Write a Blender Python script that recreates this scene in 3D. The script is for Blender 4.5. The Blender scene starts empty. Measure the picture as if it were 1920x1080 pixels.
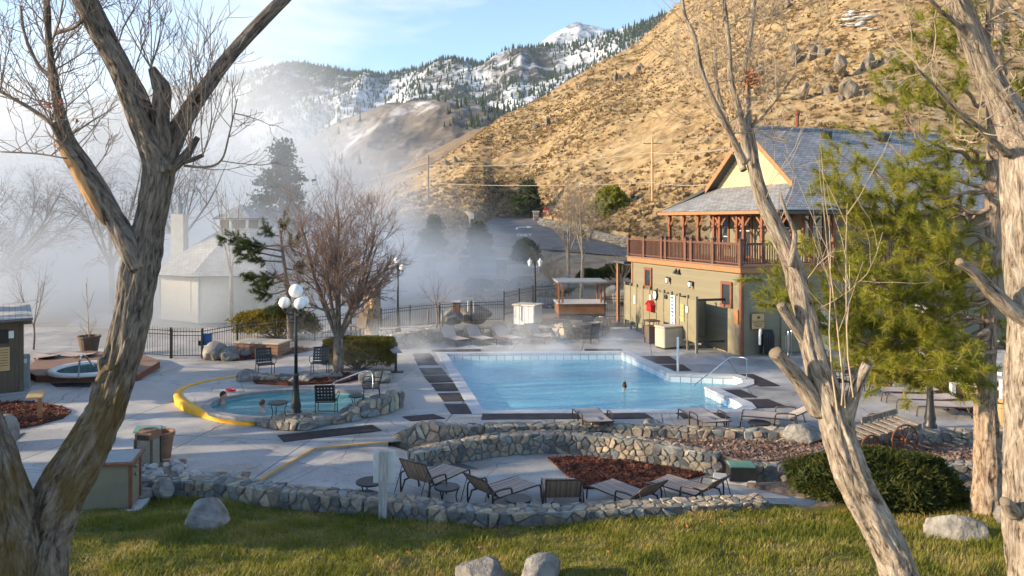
import bpy, bmesh, math, random
import numpy as np
from mathutils import Vector, Matrix
R = math.radians
SC = bpy.context.scene
COL = SC.collection
random.seed(7)
RNG = np.random.default_rng(7)

# ---------------------------------------------------------------- camera
F, HC, Y0 = 1400.0, 5.6, 415.0          # focal length in photo pixels, eye height, horizon row
cam_d = bpy.data.cameras.new('camera')
cam_d.sensor_width = 36.0
cam_d.lens = 36.0 * F / 1920.0
cam_d.shift_y = -(540.0 - Y0) / 1920.0
cam_d.clip_start = 0.1
cam_d.clip_end = 30000
cam = bpy.data.objects.new('camera', cam_d)
cam.location = (0, 0, HC)
cam.rotation_euler = (R(90), 0, 0)
COL.objects.link(cam)
SC.camera = cam

# ---------------------------------------------------------------- light
SUN_AZ = (-0.985, -0.17)                 # ground direction towards the sun
SUN_EL = 15.5
world = bpy.data.worlds.new('World')
SC.world = world
world.use_nodes = True
wn, wl = world.node_tree.nodes, world.node_tree.links
wn.clear()
w_out = wn.new('ShaderNodeOutputWorld')
w_bg = wn.new('ShaderNodeBackground')
w_bg.inputs['Strength'].default_value = 0.15
w_sky = wn.new('ShaderNodeTexSky')
w_sky.sky_type = 'NISHITA'
w_sky.sun_disc = False
w_sky.sun_elevation = R(SUN_EL)
w_sky.sun_rotation = math.atan2(SUN_AZ[0], SUN_AZ[1])
w_sky.altitude = 1400
w_sky.air_density = 1.0
w_sky.dust_density = 0.3
w_sky.ozone_density = 2.0
# thin streaky clouds, mixed over the sky by direction
w_tc = wn.new('ShaderNodeTexCoord')
w_map = wn.new('ShaderNodeMapping')
w_map.inputs['Rotation'].default_value = (R(8), R(-14), R(20))
w_map.inputs['Scale'].default_value = (1.6, 2.0, 9.0)
w_n = wn.new('ShaderNodeTexNoise')
w_n.inputs['Scale'].default_value = 1.5
w_n.inputs['Detail'].default_value = 8
w_n.inputs['Roughness'].default_value = 0.6
w_n.inputs['Distortion'].default_value = 0.6
w_r = wn.new('ShaderNodeValToRGB')
w_r.color_ramp.elements[0].position = 0.52
w_r.color_ramp.elements[1].position = 0.80
w_r.color_ramp.elements[1].color = (0.85, 0.85, 0.85, 1)
w_mix = wn.new('ShaderNodeMixRGB')
w_mix.inputs['Color2'].default_value = (3.6, 3.6, 3.8, 1)
wl.new(w_tc.outputs['Generated'], w_map.inputs['Vector'])
wl.new(w_map.outputs['Vector'], w_n.inputs['Vector'])
wl.new(w_n.outputs['Fac'], w_r.inputs['Fac'])
wl.new(w_r.outputs['Color'], w_mix.inputs['Fac'])
wl.new(w_sky.outputs['Color'], w_mix.inputs['Color1'])
wl.new(w_mix.outputs['Color'], w_bg.inputs['Color'])
wl.new(w_bg.outputs['Background'], w_out.inputs['Surface'])

sun_d = bpy.data.lights.new('sun', 'SUN')
sun_d.energy = 4.7
sun_d.angle = R(0.6)
sun_d.color = (1.0, 0.80, 0.54)
sun = bpy.data.objects.new('sun', sun_d)
ce = math.cos(R(SUN_EL))
to_sun = Vector((SUN_AZ[0] * ce, SUN_AZ[1] * ce, math.sin(R(SUN_EL)))).normalized()
sun.rotation_euler = (-to_sun).to_track_quat('-Z', 'Y').to_euler()
sun.location = (-60, -10, 40)
COL.objects.link(sun)

SC.view_settings.view_transform = 'Standard'
SC.view_settings.look = 'None'
SC.view_settings.exposure = 1.2
SC.view_settings.gamma = 1
SC.view_settings.use_curve_mapping = False
SC.cycles.use_denoising = True
SC.cycles.use_adaptive_sampling = True
SC.cycles.adaptive_threshold = 0.03
SC.cycles.max_bounces = 5
SC.cycles.diffuse_bounces = 2
SC.cycles.glossy_bounces = 3
SC.cycles.transmission_bounces = 4
SC.cycles.transparent_max_bounces = 12
SC.cycles.volume_bounces = 3
SC.cycles.volume_max_steps = 64
SC.cycles.sample_clamp_indirect = 6

# ---------------------------------------------------------------- pixel to place
def G(x, y, z=0.0):
    d = F * (HC - z) / (y - Y0)
    return Vector(((x - 960.0) * d / F, d, z))
def P(x, y, d):
    return Vector(((x - 960.0) * d / F, d, HC - (y - Y0) * d / F))
def zl(x):                               # level of the lower patio, which falls away to the right
    t = min(max((x - 690.0) / 170.0, 0), 1)
    return -.08 - .32 * t * t * (3 - 2 * t)
def GL(x, y):
    return G(x, y, zl(x))
def RP(x, y):                            # on the sloping drive
    d = 10.35 / (0.079 + (y - Y0) / F)
    return P(x, y, d)

# ---------------------------------------------------------------- noise
def _h(i, j, k, s):
    n = (i * 374761393 + j * 668265263 + k * 2147483647 + s * 1274126177) & 0xFFFFFFFF
    n = ((n ^ (n >> 13)) * 1274126177) & 0xFFFFFFFF
    n = n ^ (n >> 16)
    return (n & 0xFFFF) / 32767.5 - 1.0
def vn(p, seed=0):
    p = np.asarray(p, float)
    i = np.floor(p).astype(np.int64)
    f = p - i
    f = f * f * (3 - 2 * f)
    x, y, z = i[:, 0], i[:, 1], i[:, 2]
    r = 0
    for a in (0, 1):
        wx = f[:, 0] if a else 1 - f[:, 0]
        for b in (0, 1):
            wy = f[:, 1] if b else 1 - f[:, 1]
            for c in (0, 1):
                wz = f[:, 2] if c else 1 - f[:, 2]
                r = r + wx * wy * wz * _h(x + a, y + b, z + c, seed)
    return r
def fbm(p, octv=4, seed=0, ridged=False):
    p = np.asarray(p, float)
    r, a, t = 0, 1.0, 0
    for o in range(octv):
        n = vn(p * (2.03 ** o) + 17.3 * o, seed + o)
        if ridged:
            n = 1 - 2 * np.abs(n)
        r = r + a * n
        t += a
        a *= 0.5
    return r / t

# ---------------------------------------------------------------- mesh builder
class B:
    def __init__(s):
        s.V, s.F, s.UV, s.n = [], [], [], 0
    def add(s, VF, M=None, uv=None):
        V, Fs = VF[0], VF[1]
        if uv is None and len(VF) > 2:
            uv = VF[2]
        V = np.asarray(V, float).reshape(-1, 3)
        if M is not None:
            m = np.array(M)
            V = V @ m[:3, :3].T + m[:3, 3]
        if isinstance(Fs, np.ndarray):
            s.F.append(Fs + s.n)
        else:
            by = {}
            for f in Fs:
                by.setdefault(len(f), []).append(f)
            for k in by:
                s.F.append(np.array(by[k], dtype=np.int64) + s.n)
        s.V.append(V)
        s.UV.append(uv)
        s.n += len(V)
        return s
    def mesh(s, name, mat=None, smooth=False, off=None):
        V = np.concatenate(s.V)
        if off is not None:
            V = V - np.array(off)
        me = bpy.data.meshes.new(name)
        me.vertices.add(len(V))
        me.vertices.foreach_set('co', V.astype(np.float32).ravel())
        loops = np.concatenate([f.ravel() for f in s.F])
        cnt = np.concatenate([np.full(len(f), f.shape[1]) for f in s.F])
        start = np.concatenate(([0], np.cumsum(cnt)[:-1]))
        me.loops.add(len(loops))
        me.loops.foreach_set('vertex_index', loops.astype(np.int32))
        me.polygons.add(len(cnt))
        me.polygons.foreach_set('loop_start', start.astype(np.int32))
        me.polygons.foreach_set('use_smooth', np.full(len(cnt), bool(smooth)))
        if len(s.UV) and all(u is not None for u in s.UV):
            uvl = me.uv_layers.new(name='UVMap')
            uvl.data.foreach_set('uv', np.concatenate([np.asarray(u, float).reshape(-1, 2) for u in s.UV]).astype(np.float32).ravel())
        me.update(calc_edges=True)
        me.validate()
        if mat is not None:
            me.materials.append(mat)
        return me

def link(name, me, parent=None, loc=None, rot=None):
    o = bpy.data.objects.new(name, me)
    COL.objects.link(o)
    if parent is not None:
        o.parent = parent
    if loc is not None:
        o.location = loc
    if rot is not None:
        o.rotation_euler = rot
    return o
def tag(o, label, cat=None, group=None, kind=None):
    if label:
        o['label'] = label
    if cat:
        o['category'] = cat
    if group:
        o['group'] = group
    if kind:
        o['kind'] = kind
    return o
def thing(name, label, cat, loc=(0, 0, 0), rz=0, group=None):
    o = link(name, None, None, loc, (0, 0, rz))
    o.empty_display_size = 0.2
    return tag(o, label, cat, group)
def part(name, b, mat, parent, smooth=False, world=False, label=None, kind=None):
    off = None
    if world:
        q = parent
        while q.parent is not None:
            q = q.parent
        off = q.location
    o = link(name, b.mesh(name, mat, smooth, off), parent)
    return tag(o, label, None, None, kind)
def copy_tree(o, parent=None):
    c = o.copy()
    COL.objects.link(c)
    c.parent = parent
    for ch in list(o.children):
        copy_tree(ch, c)
    return c
def place(proto, used, loc, rz, label, group, scale=None):
    o = proto if not used else copy_tree(proto)
    o.location = loc
    o.rotation_euler = (0, 0, rz)
    if scale:
        o.scale = scale
    tag(o, label, None, group)
    return o
def struct(name, b, mat, smooth=False):
    o = link(name, b.mesh(name, mat, smooth))
    o['kind'] = 'structure'
    return o

# ---------------------------------------------------------------- primitives  (V, F)
def box(x0, x1, y0, y1, z0, z1, bev=0.0):
    if bev <= 0:
        V = [(x, y, z) for z in (z0, z1) for y in (y0, y1) for x in (x0, x1)]
        return V, [(0, 2, 3, 1), (4, 5, 7, 6), (0, 1, 5, 4), (2, 6, 7, 3), (0, 4, 6, 2), (1, 3, 7, 5)]
    b = min(bev, (x1 - x0) * .45, (y1 - y0) * .45, (z1 - z0) * .45)
    V, idx = [], {}
    X, Y, Z = (x0, x1), (y0, y1), (z0, z1)
    for i in (0, 1):
        for j in (0, 1):
            for k in (0, 1):
                sx, sy, sz = (1, -1)[i] * b, (1, -1)[j] * b, (1, -1)[k] * b
                idx[i, j, k, 0] = len(V); V.append((X[i], Y[j] + sy, Z[k] + sz))
                idx[i, j, k, 1] = len(V); V.append((X[i] + sx, Y[j], Z[k] + sz))
                idx[i, j, k, 2] = len(V); V.append((X[i] + sx, Y[j] + sy, Z[k]))
    q = idx
    Fs = []
    for i in (0, 1):
        f = [q[i, 0, 0, 0], q[i, 1, 0, 0], q[i, 1, 1, 0], q[i, 0, 1, 0]]
        Fs.append(f if i else f[::-1])
        f = [q[0, i, 0, 1], q[0, i, 1, 1], q[1, i, 1, 1], q[1, i, 0, 1]]
        Fs.append(f if i else f[::-1])
        f = [q[0, 0, i, 2], q[1, 0, i, 2], q[1, 1, i, 2], q[0, 1, i, 2]]
        Fs.append(f if i else f[::-1])
    for j in (0, 1):
        for k in (0, 1):
            s = (j == k)
            f = [q[0, j, k, 1], q[1, j, k, 1], q[1, j, k, 2], q[0, j, k, 2]]
            Fs.append(f if not s else f[::-1])
            f = [q[j, 0, k, 0], q[j, 1, k, 0], q[j, 1, k, 2], q[j, 0, k, 2]]
            Fs.append(f[::-1] if not s else f)
            f = [q[j, k, 0, 0], q[j, k, 1, 0], q[j, k, 1, 1], q[j, k, 0, 1]]
            Fs.append(f if not s else f[::-1])
    for i in (0, 1):
        for j in (0, 1):
            for k in (0, 1):
                f = [q[i, j, k, 0], q[i, j, k, 1], q[i, j, k, 2]]
                Fs.append(f if (i + j + k) % 2 else f[::-1])
    return V, Fs
def smooth_path(pts, n=6):
    pts = [np.array(p, float) for p in pts]
    if len(pts) < 3:
        return np.array(pts)
    out = []
    ext = [2 * pts[0] - pts[1]] + pts + [2 * pts[-1] - pts[-2]]
    for i in range(1, len(ext) - 2):
        p0, p1, p2, p3 = ext[i - 1], ext[i], ext[i + 1], ext[i + 2]
        for k in range(n):
            t = k / n
            out.append(.5 * ((2 * p1) + (-p0 + p2) * t + (2 * p0 - 5 * p1 + 4 * p2 - p3) * t * t + (-p0 + 3 * p1 - 3 * p2 + p3) * t ** 3))
    out.append(pts[-1])
    return np.array(out)
def frames(P_):
    P_ = np.asarray(P_, float)
    T = np.gradient(P_, axis=0)
    T /= (np.linalg.norm(T, axis=1)[:, None] + 1e-9)
    a = np.array([0, 0, 1.0]) if abs(T[0][2]) < .9 else np.array([1.0, 0, 0])
    N = [np.cross(T[0], np.cross(a, T[0]))]
    N[0] /= np.linalg.norm(N[0])
    for i in range(1, len(P_)):
        n = N[-1] - T[i] * np.dot(N[-1], T[i])
        N.append(n / (np.linalg.norm(n) + 1e-9))
    N = np.array(N)
    return T, N, np.cross(T, N)
def tube(path, rad, n=8, cap=True, disp=None):
    path = np.asarray(path, float)
    m = len(path)
    rad = np.broadcast_to(np.asarray(rad, float), (m,))
    T, N, Bn = frames(path)
    a = np.arange(n) * 2 * math.pi / n
    rr = np.repeat(rad[:, None], n, 1)
    L = np.concatenate(([0], np.cumsum(np.linalg.norm(np.diff(path, axis=0), axis=1))))
    if disp is not None:
        rr = rr + disp(L, a, rad)
    V = path[:, None, :] + rr[:, :, None] * (np.cos(a)[None, :, None] * N[:, None, :] + np.sin(a)[None, :, None] * Bn[:, None, :])
    V = V.reshape(-1, 3)
    i = np.arange(m - 1)[:, None] * n
    j = np.arange(n)[None, :]
    j2 = (j + 1) % n
    Fq = np.stack([i + j, i + j2, i + n + j2, i + n + j], -1).reshape(-1, 4)
    rm = max(float(rad.mean()), 1e-4)
    u0 = (j / n * 2 * math.pi * rm) + 0 * i
    u1 = ((j + 1) / n * 2 * math.pi * rm) + 0 * i
    v0 = np.repeat(L[:-1][:, None], n, 1)
    v1 = np.repeat(L[1:][:, None], n, 1)
    uv = np.stack([np.stack([u0, v0], -1), np.stack([u1, v0], -1), np.stack([u1, v1], -1), np.stack([u0, v1], -1)], 2).reshape(-1, 2)
    if not cap:
        return V, Fq, uv
    c0, c1 = len(V), len(V) + 1
    V = np.vstack([V, path[0], path[-1]])
    jj = np.arange(n)
    t0 = np.stack([np.full(n, c0), (jj + 1) % n, jj, jj], -1)[:, :3]
    b = (m - 1) * n
    t1 = np.stack([np.full(n, c1), b + jj, b + (jj + 1) % n], -1)
    FF = [tuple(f) for f in Fq] + [tuple(f) for f in t0] + [tuple(f) for f in t1]
    uvc = np.vstack([uv, np.zeros((6 * n, 2))])
    return V, FF, uvc
def cyl(p0, p1, r0, r1=None, n=10):
    return tube([p0, p1], [r0, r0 if r1 is None else r1], n)
def lathe(prof, n=16, c=(0, 0, 0)):
    V, Fs = [], []
    for (r, z) in prof:
        for k in range(n):
            a = 2 * math.pi * k / n
            V.append((c[0] + r * math.cos(a), c[1] + r * math.sin(a), c[2] + z))
    m = len(prof)
    for i in range(m - 1):
        for k in range(n):
            k2 = (k + 1) % n
            Fs.append((i * n + k, i * n + k2, (i + 1) * n + k2, (i + 1) * n + k))
    if prof[0][0] > 1e-4:
        Fs.append(tuple(range(n))[::-1])
    if prof[-1][0] > 1e-4:
        Fs.append(tuple((m - 1) * n + k for k in range(n)))
    return V, Fs
def prism(poly, z0, z1):
    n = len(poly)
    A = sum(poly[i][0] * poly[(i + 1) % n][1] - poly[(i + 1) % n][0] * poly[i][1] for i in range(n))
    if A < 0:
        poly = poly[::-1]
    V = [(p[0], p[1], z0) for p in poly] + [(p[0], p[1], z1) for p in poly]
    Fs = [tuple(range(n))[::-1], tuple(range(n, 2 * n))]
    for i in range(n):
        j = (i + 1) % n
        Fs.append((i, j, n + j, n + i))
    return V, Fs
def xf(loc=(0, 0, 0), rz=0, rx=0, ry=0, s=1):
    S = Matrix.Diagonal((s, s, s, 1)) if not hasattr(s, '__len__') else Matrix.Diagonal((*s, 1))
    return Matrix.Translation(loc) @ Matrix.Rotation(rz, 4, 'Z') @ Matrix.Rotation(ry, 4, 'Y') @ Matrix.Rotation(rx, 4, 'X') @ S
_ico = {}
def ico(sub):
    if sub not in _ico:
        bm = bmesh.new()
        bmesh.ops.create_icosphere(bm, subdivisions=sub, radius=1)
        _ico[sub] = (np.array([v.co[:] for v in bm.verts]), np.array([[v.index for v in f.verts] for f in bm.faces]))
        bm.free()
    return _ico[sub]
def rock(seed, size=(1, 1, 1), sub=3, cuts=7, rough=.12):
    V, Fs = ico(sub)
    V = V.copy()
    rg = np.random.default_rng(seed)
    for c in range(cuts):
        n = rg.normal(size=3); n /= np.linalg.norm(n)
        d = rg.uniform(.62, .9)
        e = V @ n - d
        V = V - np.where(e > 0, e * .92, 0)[:, None] * n
    nn = fbm(V * 1.7 + seed * 3.1, 4, seed)
    V = V * (1 + rough * nn)[:, None]
    return V * np.array(size), Fs
def uvsphere(c, r, n=16, m=10):
    prof = [(max(r * math.sin(math.pi * i / m), 1e-5), -r * math.cos(math.pi * i / m)) for i in range(m + 1)]
    return lathe(prof, n, c)
# ================================================================ materials
def newmat(name):
    m = bpy.data.materials.new(name)
    m.use_nodes = True
    nt = m.node_tree
    bs = nt.nodes['Principled BSDF']
    return m, nt, bs
def setin(n, k, v):
    if k in n.inputs:
        n.inputs[k].default_value = v
def ramp(nt, stops):
    r = nt.nodes.new('ShaderNodeValToRGB')
    e = r.color_ramp.elements
    while len(e) < len(stops):
        e.new(0.5)
    for i, (p, c) in enumerate(stops):
        e[i].position = p
        e[i].color = (*c, 1) if len(c) == 3 else c
    return r
def coords(nt, kind='Object', scale=(1, 1, 1), rot=(0, 0, 0)):
    tc = nt.nodes.new('ShaderNodeTexCoord')
    mp = nt.nodes.new('ShaderNodeMapping')
    mp.inputs['Scale'].default_value = scale
    mp.inputs['Rotation'].default_value = rot
    nt.links.new(tc.outputs[kind], mp.inputs['Vector'])
    return mp.outputs['Vector']
def noise(nt, vec, scale, detail=5, rough=.55, dist=0):
    n = nt.nodes.new('ShaderNodeTexNoise')
    n.inputs['Scale'].default_value = scale
    n.inputs['Detail'].default_value = detail
    n.inputs['Roughness'].default_value = rough
    n.inputs['Distortion'].default_value = dist
    nt.links.new(vec, n.inputs['Vector'])
    return n.outputs['Fac']
def mixc(nt, fac, a, b, mode='MIX'):
    n = nt.nodes.new('ShaderNodeMixRGB')
    n.blend_type = mode
    for s, v in ((n.inputs['Fac'], fac), (n.inputs['Color1'], a), (n.inputs['Color2'], b)):
        if hasattr(v, 'is_linked'):
            nt.links.new(v, s)
        elif isinstance(v, (int, float)):
            s.default_value = v
        else:
            s.default_value = (*v, 1)
    return n.outputs['Color']
def math_(nt, op, a, b=None, c=None, clamp=False):
    n = nt.nodes.new('ShaderNodeMath')
    n.operation = op
    n.use_clamp = clamp
    for i, v in enumerate((a, b, c)):
        if v is None:
            continue
        if hasattr(v, 'is_linked'):
            nt.links.new(v, n.inputs[i])
        else:
            n.inputs[i].default_value = v
    return n.outputs[0]
def bump(nt, bs, h, strength=.4, dist=.02):
    b = nt.nodes.new('ShaderNodeBump')
    b.inputs['Strength'].default_value = strength
    b.inputs['Distance'].default_value = dist
    nt.links.new(h, b.inputs['Height'])
    nt.links.new(b.outputs['Normal'], bs.inputs['Normal'])
def mat(name, c1, c2=None, scale=6, rough=.75, bmp=0.0, bscale=None, bdist=.01, stretch=(1, 1, 1), kind='Object',
        c3=None, metal=0, rnd=0.0, spec=.35, lo=.35, hi=.65, detail=6, rough2=None):
    m, nt, bs = newmat(name)
    bs.inputs['Roughness'].default_value = rough
    bs.inputs['Metallic'].default_value = metal
    setin(bs, 'Specular IOR Level', spec)
    vec = coords(nt, kind, stretch)
    if c2 is None:
        c2 = tuple(min(1, x * .78) for x in c1)
    f = noise(nt, vec, scale, detail)
    st = [(lo, c1), (hi, c2)] if c3 is None else [(lo, c1), ((lo + hi) / 2, c2), (hi, c3)]
    r = ramp(nt, st)
    nt.links.new(f, r.inputs['Fac'])
    out = r.outputs['Color']
    if rnd:
        oi = nt.nodes.new('ShaderNodeObjectInfo')
        k = math_(nt, 'MULTIPLY_ADD', oi.outputs['Random'], 2 * rnd, 1 - rnd)
        hsv = nt.nodes.new('ShaderNodeHueSaturation')
        nt.links.new(k, hsv.inputs['Value'])
        nt.links.new(out, hsv.inputs['Color'])
        out = hsv.outputs['Color']
    nt.links.new(out, bs.inputs['Base Color'])
    if rough2 is not None:
        rr = math_(nt, 'MULTIPLY_ADD', f, rough2 - rough, rough)
        nt.links.new(rr, bs.inputs['Roughness'])
    if bmp:
        h = noise(nt, vec, bscale or scale * 4, 6, .6)
        bump(nt, bs, h, bmp, bdist)
    return m
def stone_mat(name, cols, scale=7):
    m, nt, bs = newmat(name)
    bs.inputs['Roughness'].default_value = .85
    setin(bs, 'Specular IOR Level', .25)
    oi = nt.nodes.new('ShaderNodeObjectInfo')
    st = [((i + .0) / len(cols), c) for i, c in enumerate(cols)]
    r = ramp(nt, st)
    r.color_ramp.interpolation = 'CONSTANT'
    nt.links.new(oi.outputs['Random'], r.inputs['Fac'])
    vec = coords(nt)
    f = noise(nt, vec, scale, 7, .65)
    r2 = ramp(nt, [(.3, (.55, .55, .56)), (.5, (1, 1, 1)), (.72, (1.35, 1.32, 1.25))])
    nt.links.new(f, r2.inputs['Fac'])
    c = mixc(nt, 1.0, r.outputs['Color'], r2.outputs['Color'], 'MULTIPLY')
    nt.links.new(c, bs.inputs['Base Color'])
    bump(nt, bs, noise(nt, vec, scale * 4, 6, .65), .6, .02)
    return m
def bark_mat(name, dark, mid, light, moss=None, vs=1.0):
    m, nt, bs = newmat(name)
    bs.inputs['Roughness'].default_value = .95
    setin(bs, 'Specular IOR Level', .1)
    vec = coords(nt, 'UV', (1, .2, 1))
    f = noise(nt, vec, 34 * vs, 8, .68, 1.0)
    f2 = noise(nt, vec, 11 * vs, 6, .65, 1.6)
    s = math_(nt, 'MULTIPLY_ADD', f2, .55, math_(nt, 'MULTIPLY', f, .5))
    r = ramp(nt, [(.40, dark), (.5, mid), (.62, light)])
    nt.links.new(s, r.inputs['Fac'])
    out = r.outputs['Color']
    if moss:
        v2 = coords(nt, 'Object', (1, 1, .45))
        g = noise(nt, v2, 2.6, 6, .65)
        tc = nt.nodes.new('ShaderNodeTexCoord')
        sp = nt.nodes.new('ShaderNodeSeparateXYZ')
        nt.links.new(tc.outputs['Object'], sp.inputs[0])
        hm = nt.nodes.new('ShaderNodeMapRange')
        for k, v in (('From Min', moss[1]), ('From Max', moss[2]), ('To Min', .16), ('To Max', -.25)):
            hm.inputs[k].default_value = v
        nt.links.new(sp.outputs['Z'], hm.inputs['Value'])
        k = math_(nt, 'ADD', g, hm.outputs[0])
        rr = ramp(nt, [(.56, (0, 0, 0)), (.74, (1, 1, 1))])
        nt.links.new(k, rr.inputs['Fac'])
        out = mixc(nt, math_(nt, 'MULTIPLY', rr.outputs['Color'], .7), out, mixc(nt, f, (moss[0][0] * .5, moss[0][1] * .5, moss[0][2] * .5), moss[0]))
    nt.links.new(out, bs.inputs['Base Color'])
    bump(nt, bs, s, 1.0, .1)
    return m

MT = {}
MT['concrete'] = None
def concrete(name, a, b, c):
    m, nt, bs = newmat(name)
    setin(bs, 'Specular IOR Level', .35)
    vec = coords(nt)
    f = noise(nt, vec, .55, 8, .62, .5)
    g = noise(nt, vec, 14, 6, .7)
    s = math_(nt, 'MULTIPLY_ADD', g, .28, math_(nt, 'MULTIPLY', f, .74))
    r = ramp(nt, [(.36, a), (.5, b), (.66, c)])
    nt.links.new(s, r.inputs['Fac'])
    oi = nt.nodes.new('ShaderNodeObjectInfo')
    k = math_(nt, 'MULTIPLY_ADD', oi.outputs['Random'], .2, .9)
    hs = nt.nodes.new('ShaderNodeHueSaturation')
    nt.links.new(k, hs.inputs['Value'])
    st = ramp(nt, [(.58, (1, 1, 1)), (.66, (.72, .66, .6)), (.72, (.6, .55, .5))])      # rusty and damp stains
    nt.links.new(noise(nt, vec, 1.7, 7, .7, 1.0), st.inputs['Fac'])
    vo = nt.nodes.new('ShaderNodeTexVoronoi')                                            # hairline cracks
    vo.feature = 'DISTANCE_TO_EDGE'
    vo.inputs['Scale'].default_value = .33
    nv = nt.nodes.new('ShaderNodeTexNoise')
    nv.inputs['Scale'].default_value = 1.3
    nt.links.new(vec, nv.inputs['Vector'])
    nt.links.new(mixc(nt, .22, vec, nv.outputs['Color']), vo.inputs['Vector'])
    cr = ramp(nt, [(.0, (.45, .42, .4)), (.0035, (1, 1, 1))])
    nt.links.new(vo.outputs['Distance'], cr.inputs['Fac'])
    sc2 = mixc(nt, 1, mixc(nt, 1, r.outputs['Color'], st.outputs['Color'], 'MULTIPLY'), cr.outputs['Color'], 'MULTIPLY')
    nt.links.new(sc2, hs.inputs['Color'])
    nt.links.new(hs.outputs['Color'], bs.inputs['Base Color'])
    rr = ramp(nt, [(.4, (.38,) * 3), (.6, (.8,) * 3)])      # damp patches are glossier
    nt.links.new(f, rr.inputs['Fac'])
    nt.links.new(rr.outputs['Color'], bs.inputs['Roughness'])
    bump(nt, bs, g, .15, .004)
    return m
MT['concrete'] = concrete('concrete', (.205, .195, .185), (.35, .332, .312), (.48, .455, .425))
MT['concrete_dark'] = mat('joint_concrete', (.09, .085, .08), (.13, .12, .11), 8)
MT['kerb_yellow'] = mat('yellow_paint', (.82, .40, .01), (.74, .37, .02), 9, .55, .1, c3=(.5, .28, .06), lo=.4, hi=.75)
MT['orange_line'] = mat('orange_paint', (.62, .3, .06), (.5, .33, .15), 6, .6)
MT['mat_black'] = mat('rubber_mat', (.018, .016, .017), (.05, .035, .033), 3, .7, .2, 40, spec=.4)
MT['tile'] = mat('pool_tile', (.74, .78, .78), (.6, .68, .7), 5, .25, rnd=.08, spec=.5)
MT['grout'] = mat('grout', (.05, .09, .12), (.08, .12, .15), 9)
MT['basin'] = mat('pool_plaster', (.18, .72, .90), (.15, .68, .88), 1.2, .6)
MT['tub_basin'] = mat('tub_plaster', (.20, .50, .52), (.15, .42, .46), 2, .6)
MT['coping'] = mat('coping', (.42, .43, .45), (.55, .54, .53), 3, .6, .15, 30)
def water(name, tint, scale, dist, milk=(.2, .6, .8), mf=.4):
    m, nt, bs = newmat(name)
    nt.nodes.remove(bs)
    out = nt.nodes['Material Output']
    tr = nt.nodes.new('ShaderNodeBsdfTransparent')
    tr.inputs['Color'].default_value = (*tint, 1)
    df = nt.nodes.new('ShaderNodeBsdfDiffuse')      # light scattered back by the mineral water itself
    df.inputs['Color'].default_value = (*milk, 1)
    m0 = nt.nodes.new('ShaderNodeMixShader')
    m0.inputs[0].default_value = mf
    nt.links.new(tr.outputs[0], m0.inputs[1])
    nt.links.new(df.outputs[0], m0.inputs[2])
    gl = nt.nodes.new('ShaderNodeBsdfGlossy')
    gl.inputs['Roughness'].default_value = .04
    fr = nt.nodes.new('ShaderNodeFresnel')
    fr.inputs['IOR'].default_value = 1.33
    vec = coords(nt, 'Object', (1, 1.6, 1))
    h1 = noise(nt, vec, scale, 4, .55, .4)
    h2 = noise(nt, vec, scale * 3.1, 3, .5)
    h = math_(nt, 'MULTIPLY_ADD', h2, .3, h1)
    b = nt.nodes.new('ShaderNodeBump')
    b.inputs['Strength'].default_value = 1
    b.inputs['Distance'].default_value = dist
    nt.links.new(h, b.inputs['Height'])
    nt.links.new(b.outputs['Normal'], gl.inputs['Normal'])
    nt.links.new(b.outputs['Normal'], fr.inputs['Normal'])
    mx = nt.nodes.new('ShaderNodeMixShader')
    nt.links.new(fr.outputs[0], mx.inputs[0])
    nt.links.new(m0.outputs[0], mx.inputs[1])
    nt.links.new(gl.outputs[0], mx.inputs[2])
    nt.links.new(mx.outputs[0], out.inputs['Surface'])
    return m
MT['water'] = water('pool_water', (.55, .92, 1.0), 2.6, .05, (.20, .62, .77), .68)
MT['tub_water'] = water('tub_water', (.72, .90, .90), 4, .05, (.22, .52, .55), .5)
STONES = [(.31, .27, .21), (.19, .19, .18), (.38, .30, .21), (.24, .235, .20), (.43, .35, .25), (.14, .14, .135), (.33, .26, .20), (.26, .27, .25), (.27, .215, .155)]
MT['stone'] = stone_mat('fieldstone', STONES)
MT['mortar'] = mat('mortar', (.13, .125, .115), (.23, .22, .20), 9, .9, .5, 30)
MT['boulder'] = mat('boulder', (.12, .115, .11), (.24, .225, .20), 4.2, .9, 1.0, 12, .06, c3=(.33, .30, .26), rnd=.12, lo=.3, hi=.72)
MT['cobble'] = stone_mat('river_cobble', [(.45, .42, .38), (.34, .33, .32), (.5, .46, .4), (.28, .27, .26), (.4, .36, .33)], 9)
MT['mulch'] = mat('mulch', (.035, .013, .009), (.10, .033, .019), 34, .95, 1.0, 60, .03, c3=(.17, .065, .036), lo=.3, hi=.75)
MT['chip'] = mat('bark_chip', (.045, .015, .01), (.12, .038, .021), 3, .9, rnd=.3, c3=(.20, .08, .045))
MT['chip_dry'] = mat('dry_chip', (.15, .085, .06), (.25, .16, .12), 3, .9, c3=(.36, .27, .21))
MT['soil'] = mat('soil', (.13, .09, .07), (.22, .155, .12), 9, .95, .8, 30, .03, c3=(.30, .23, .18))
MT['lawn_soil'] = mat('lawn_soil', (.09, .10, .02), (.15, .14, .04), 2.5, .95, .8, 40, .04, c3=(.17, .13, .05))
MT['bark_grey'] = bark_mat('cottonwood_bark', (.028, .022, .018), (.17, .145, .125), (.33, .285, .24), ((.20, .13, .03), 2.2, 5.0))
MT['bark_pale'] = bark_mat('pale_bark', (.055, .04, .03), (.33, .265, .205), (.55, .47, .385))
MT['bark_mid'] = bark_mat('brown_bark', (.06, .045, .035), (.19, .15, .12), (.32, .26, .21))
MT['bark_pine'] = bark_mat('pine_bark', (.06, .035, .024), (.31, .225, .16), (.48, .38, .29), None, .8)
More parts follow.
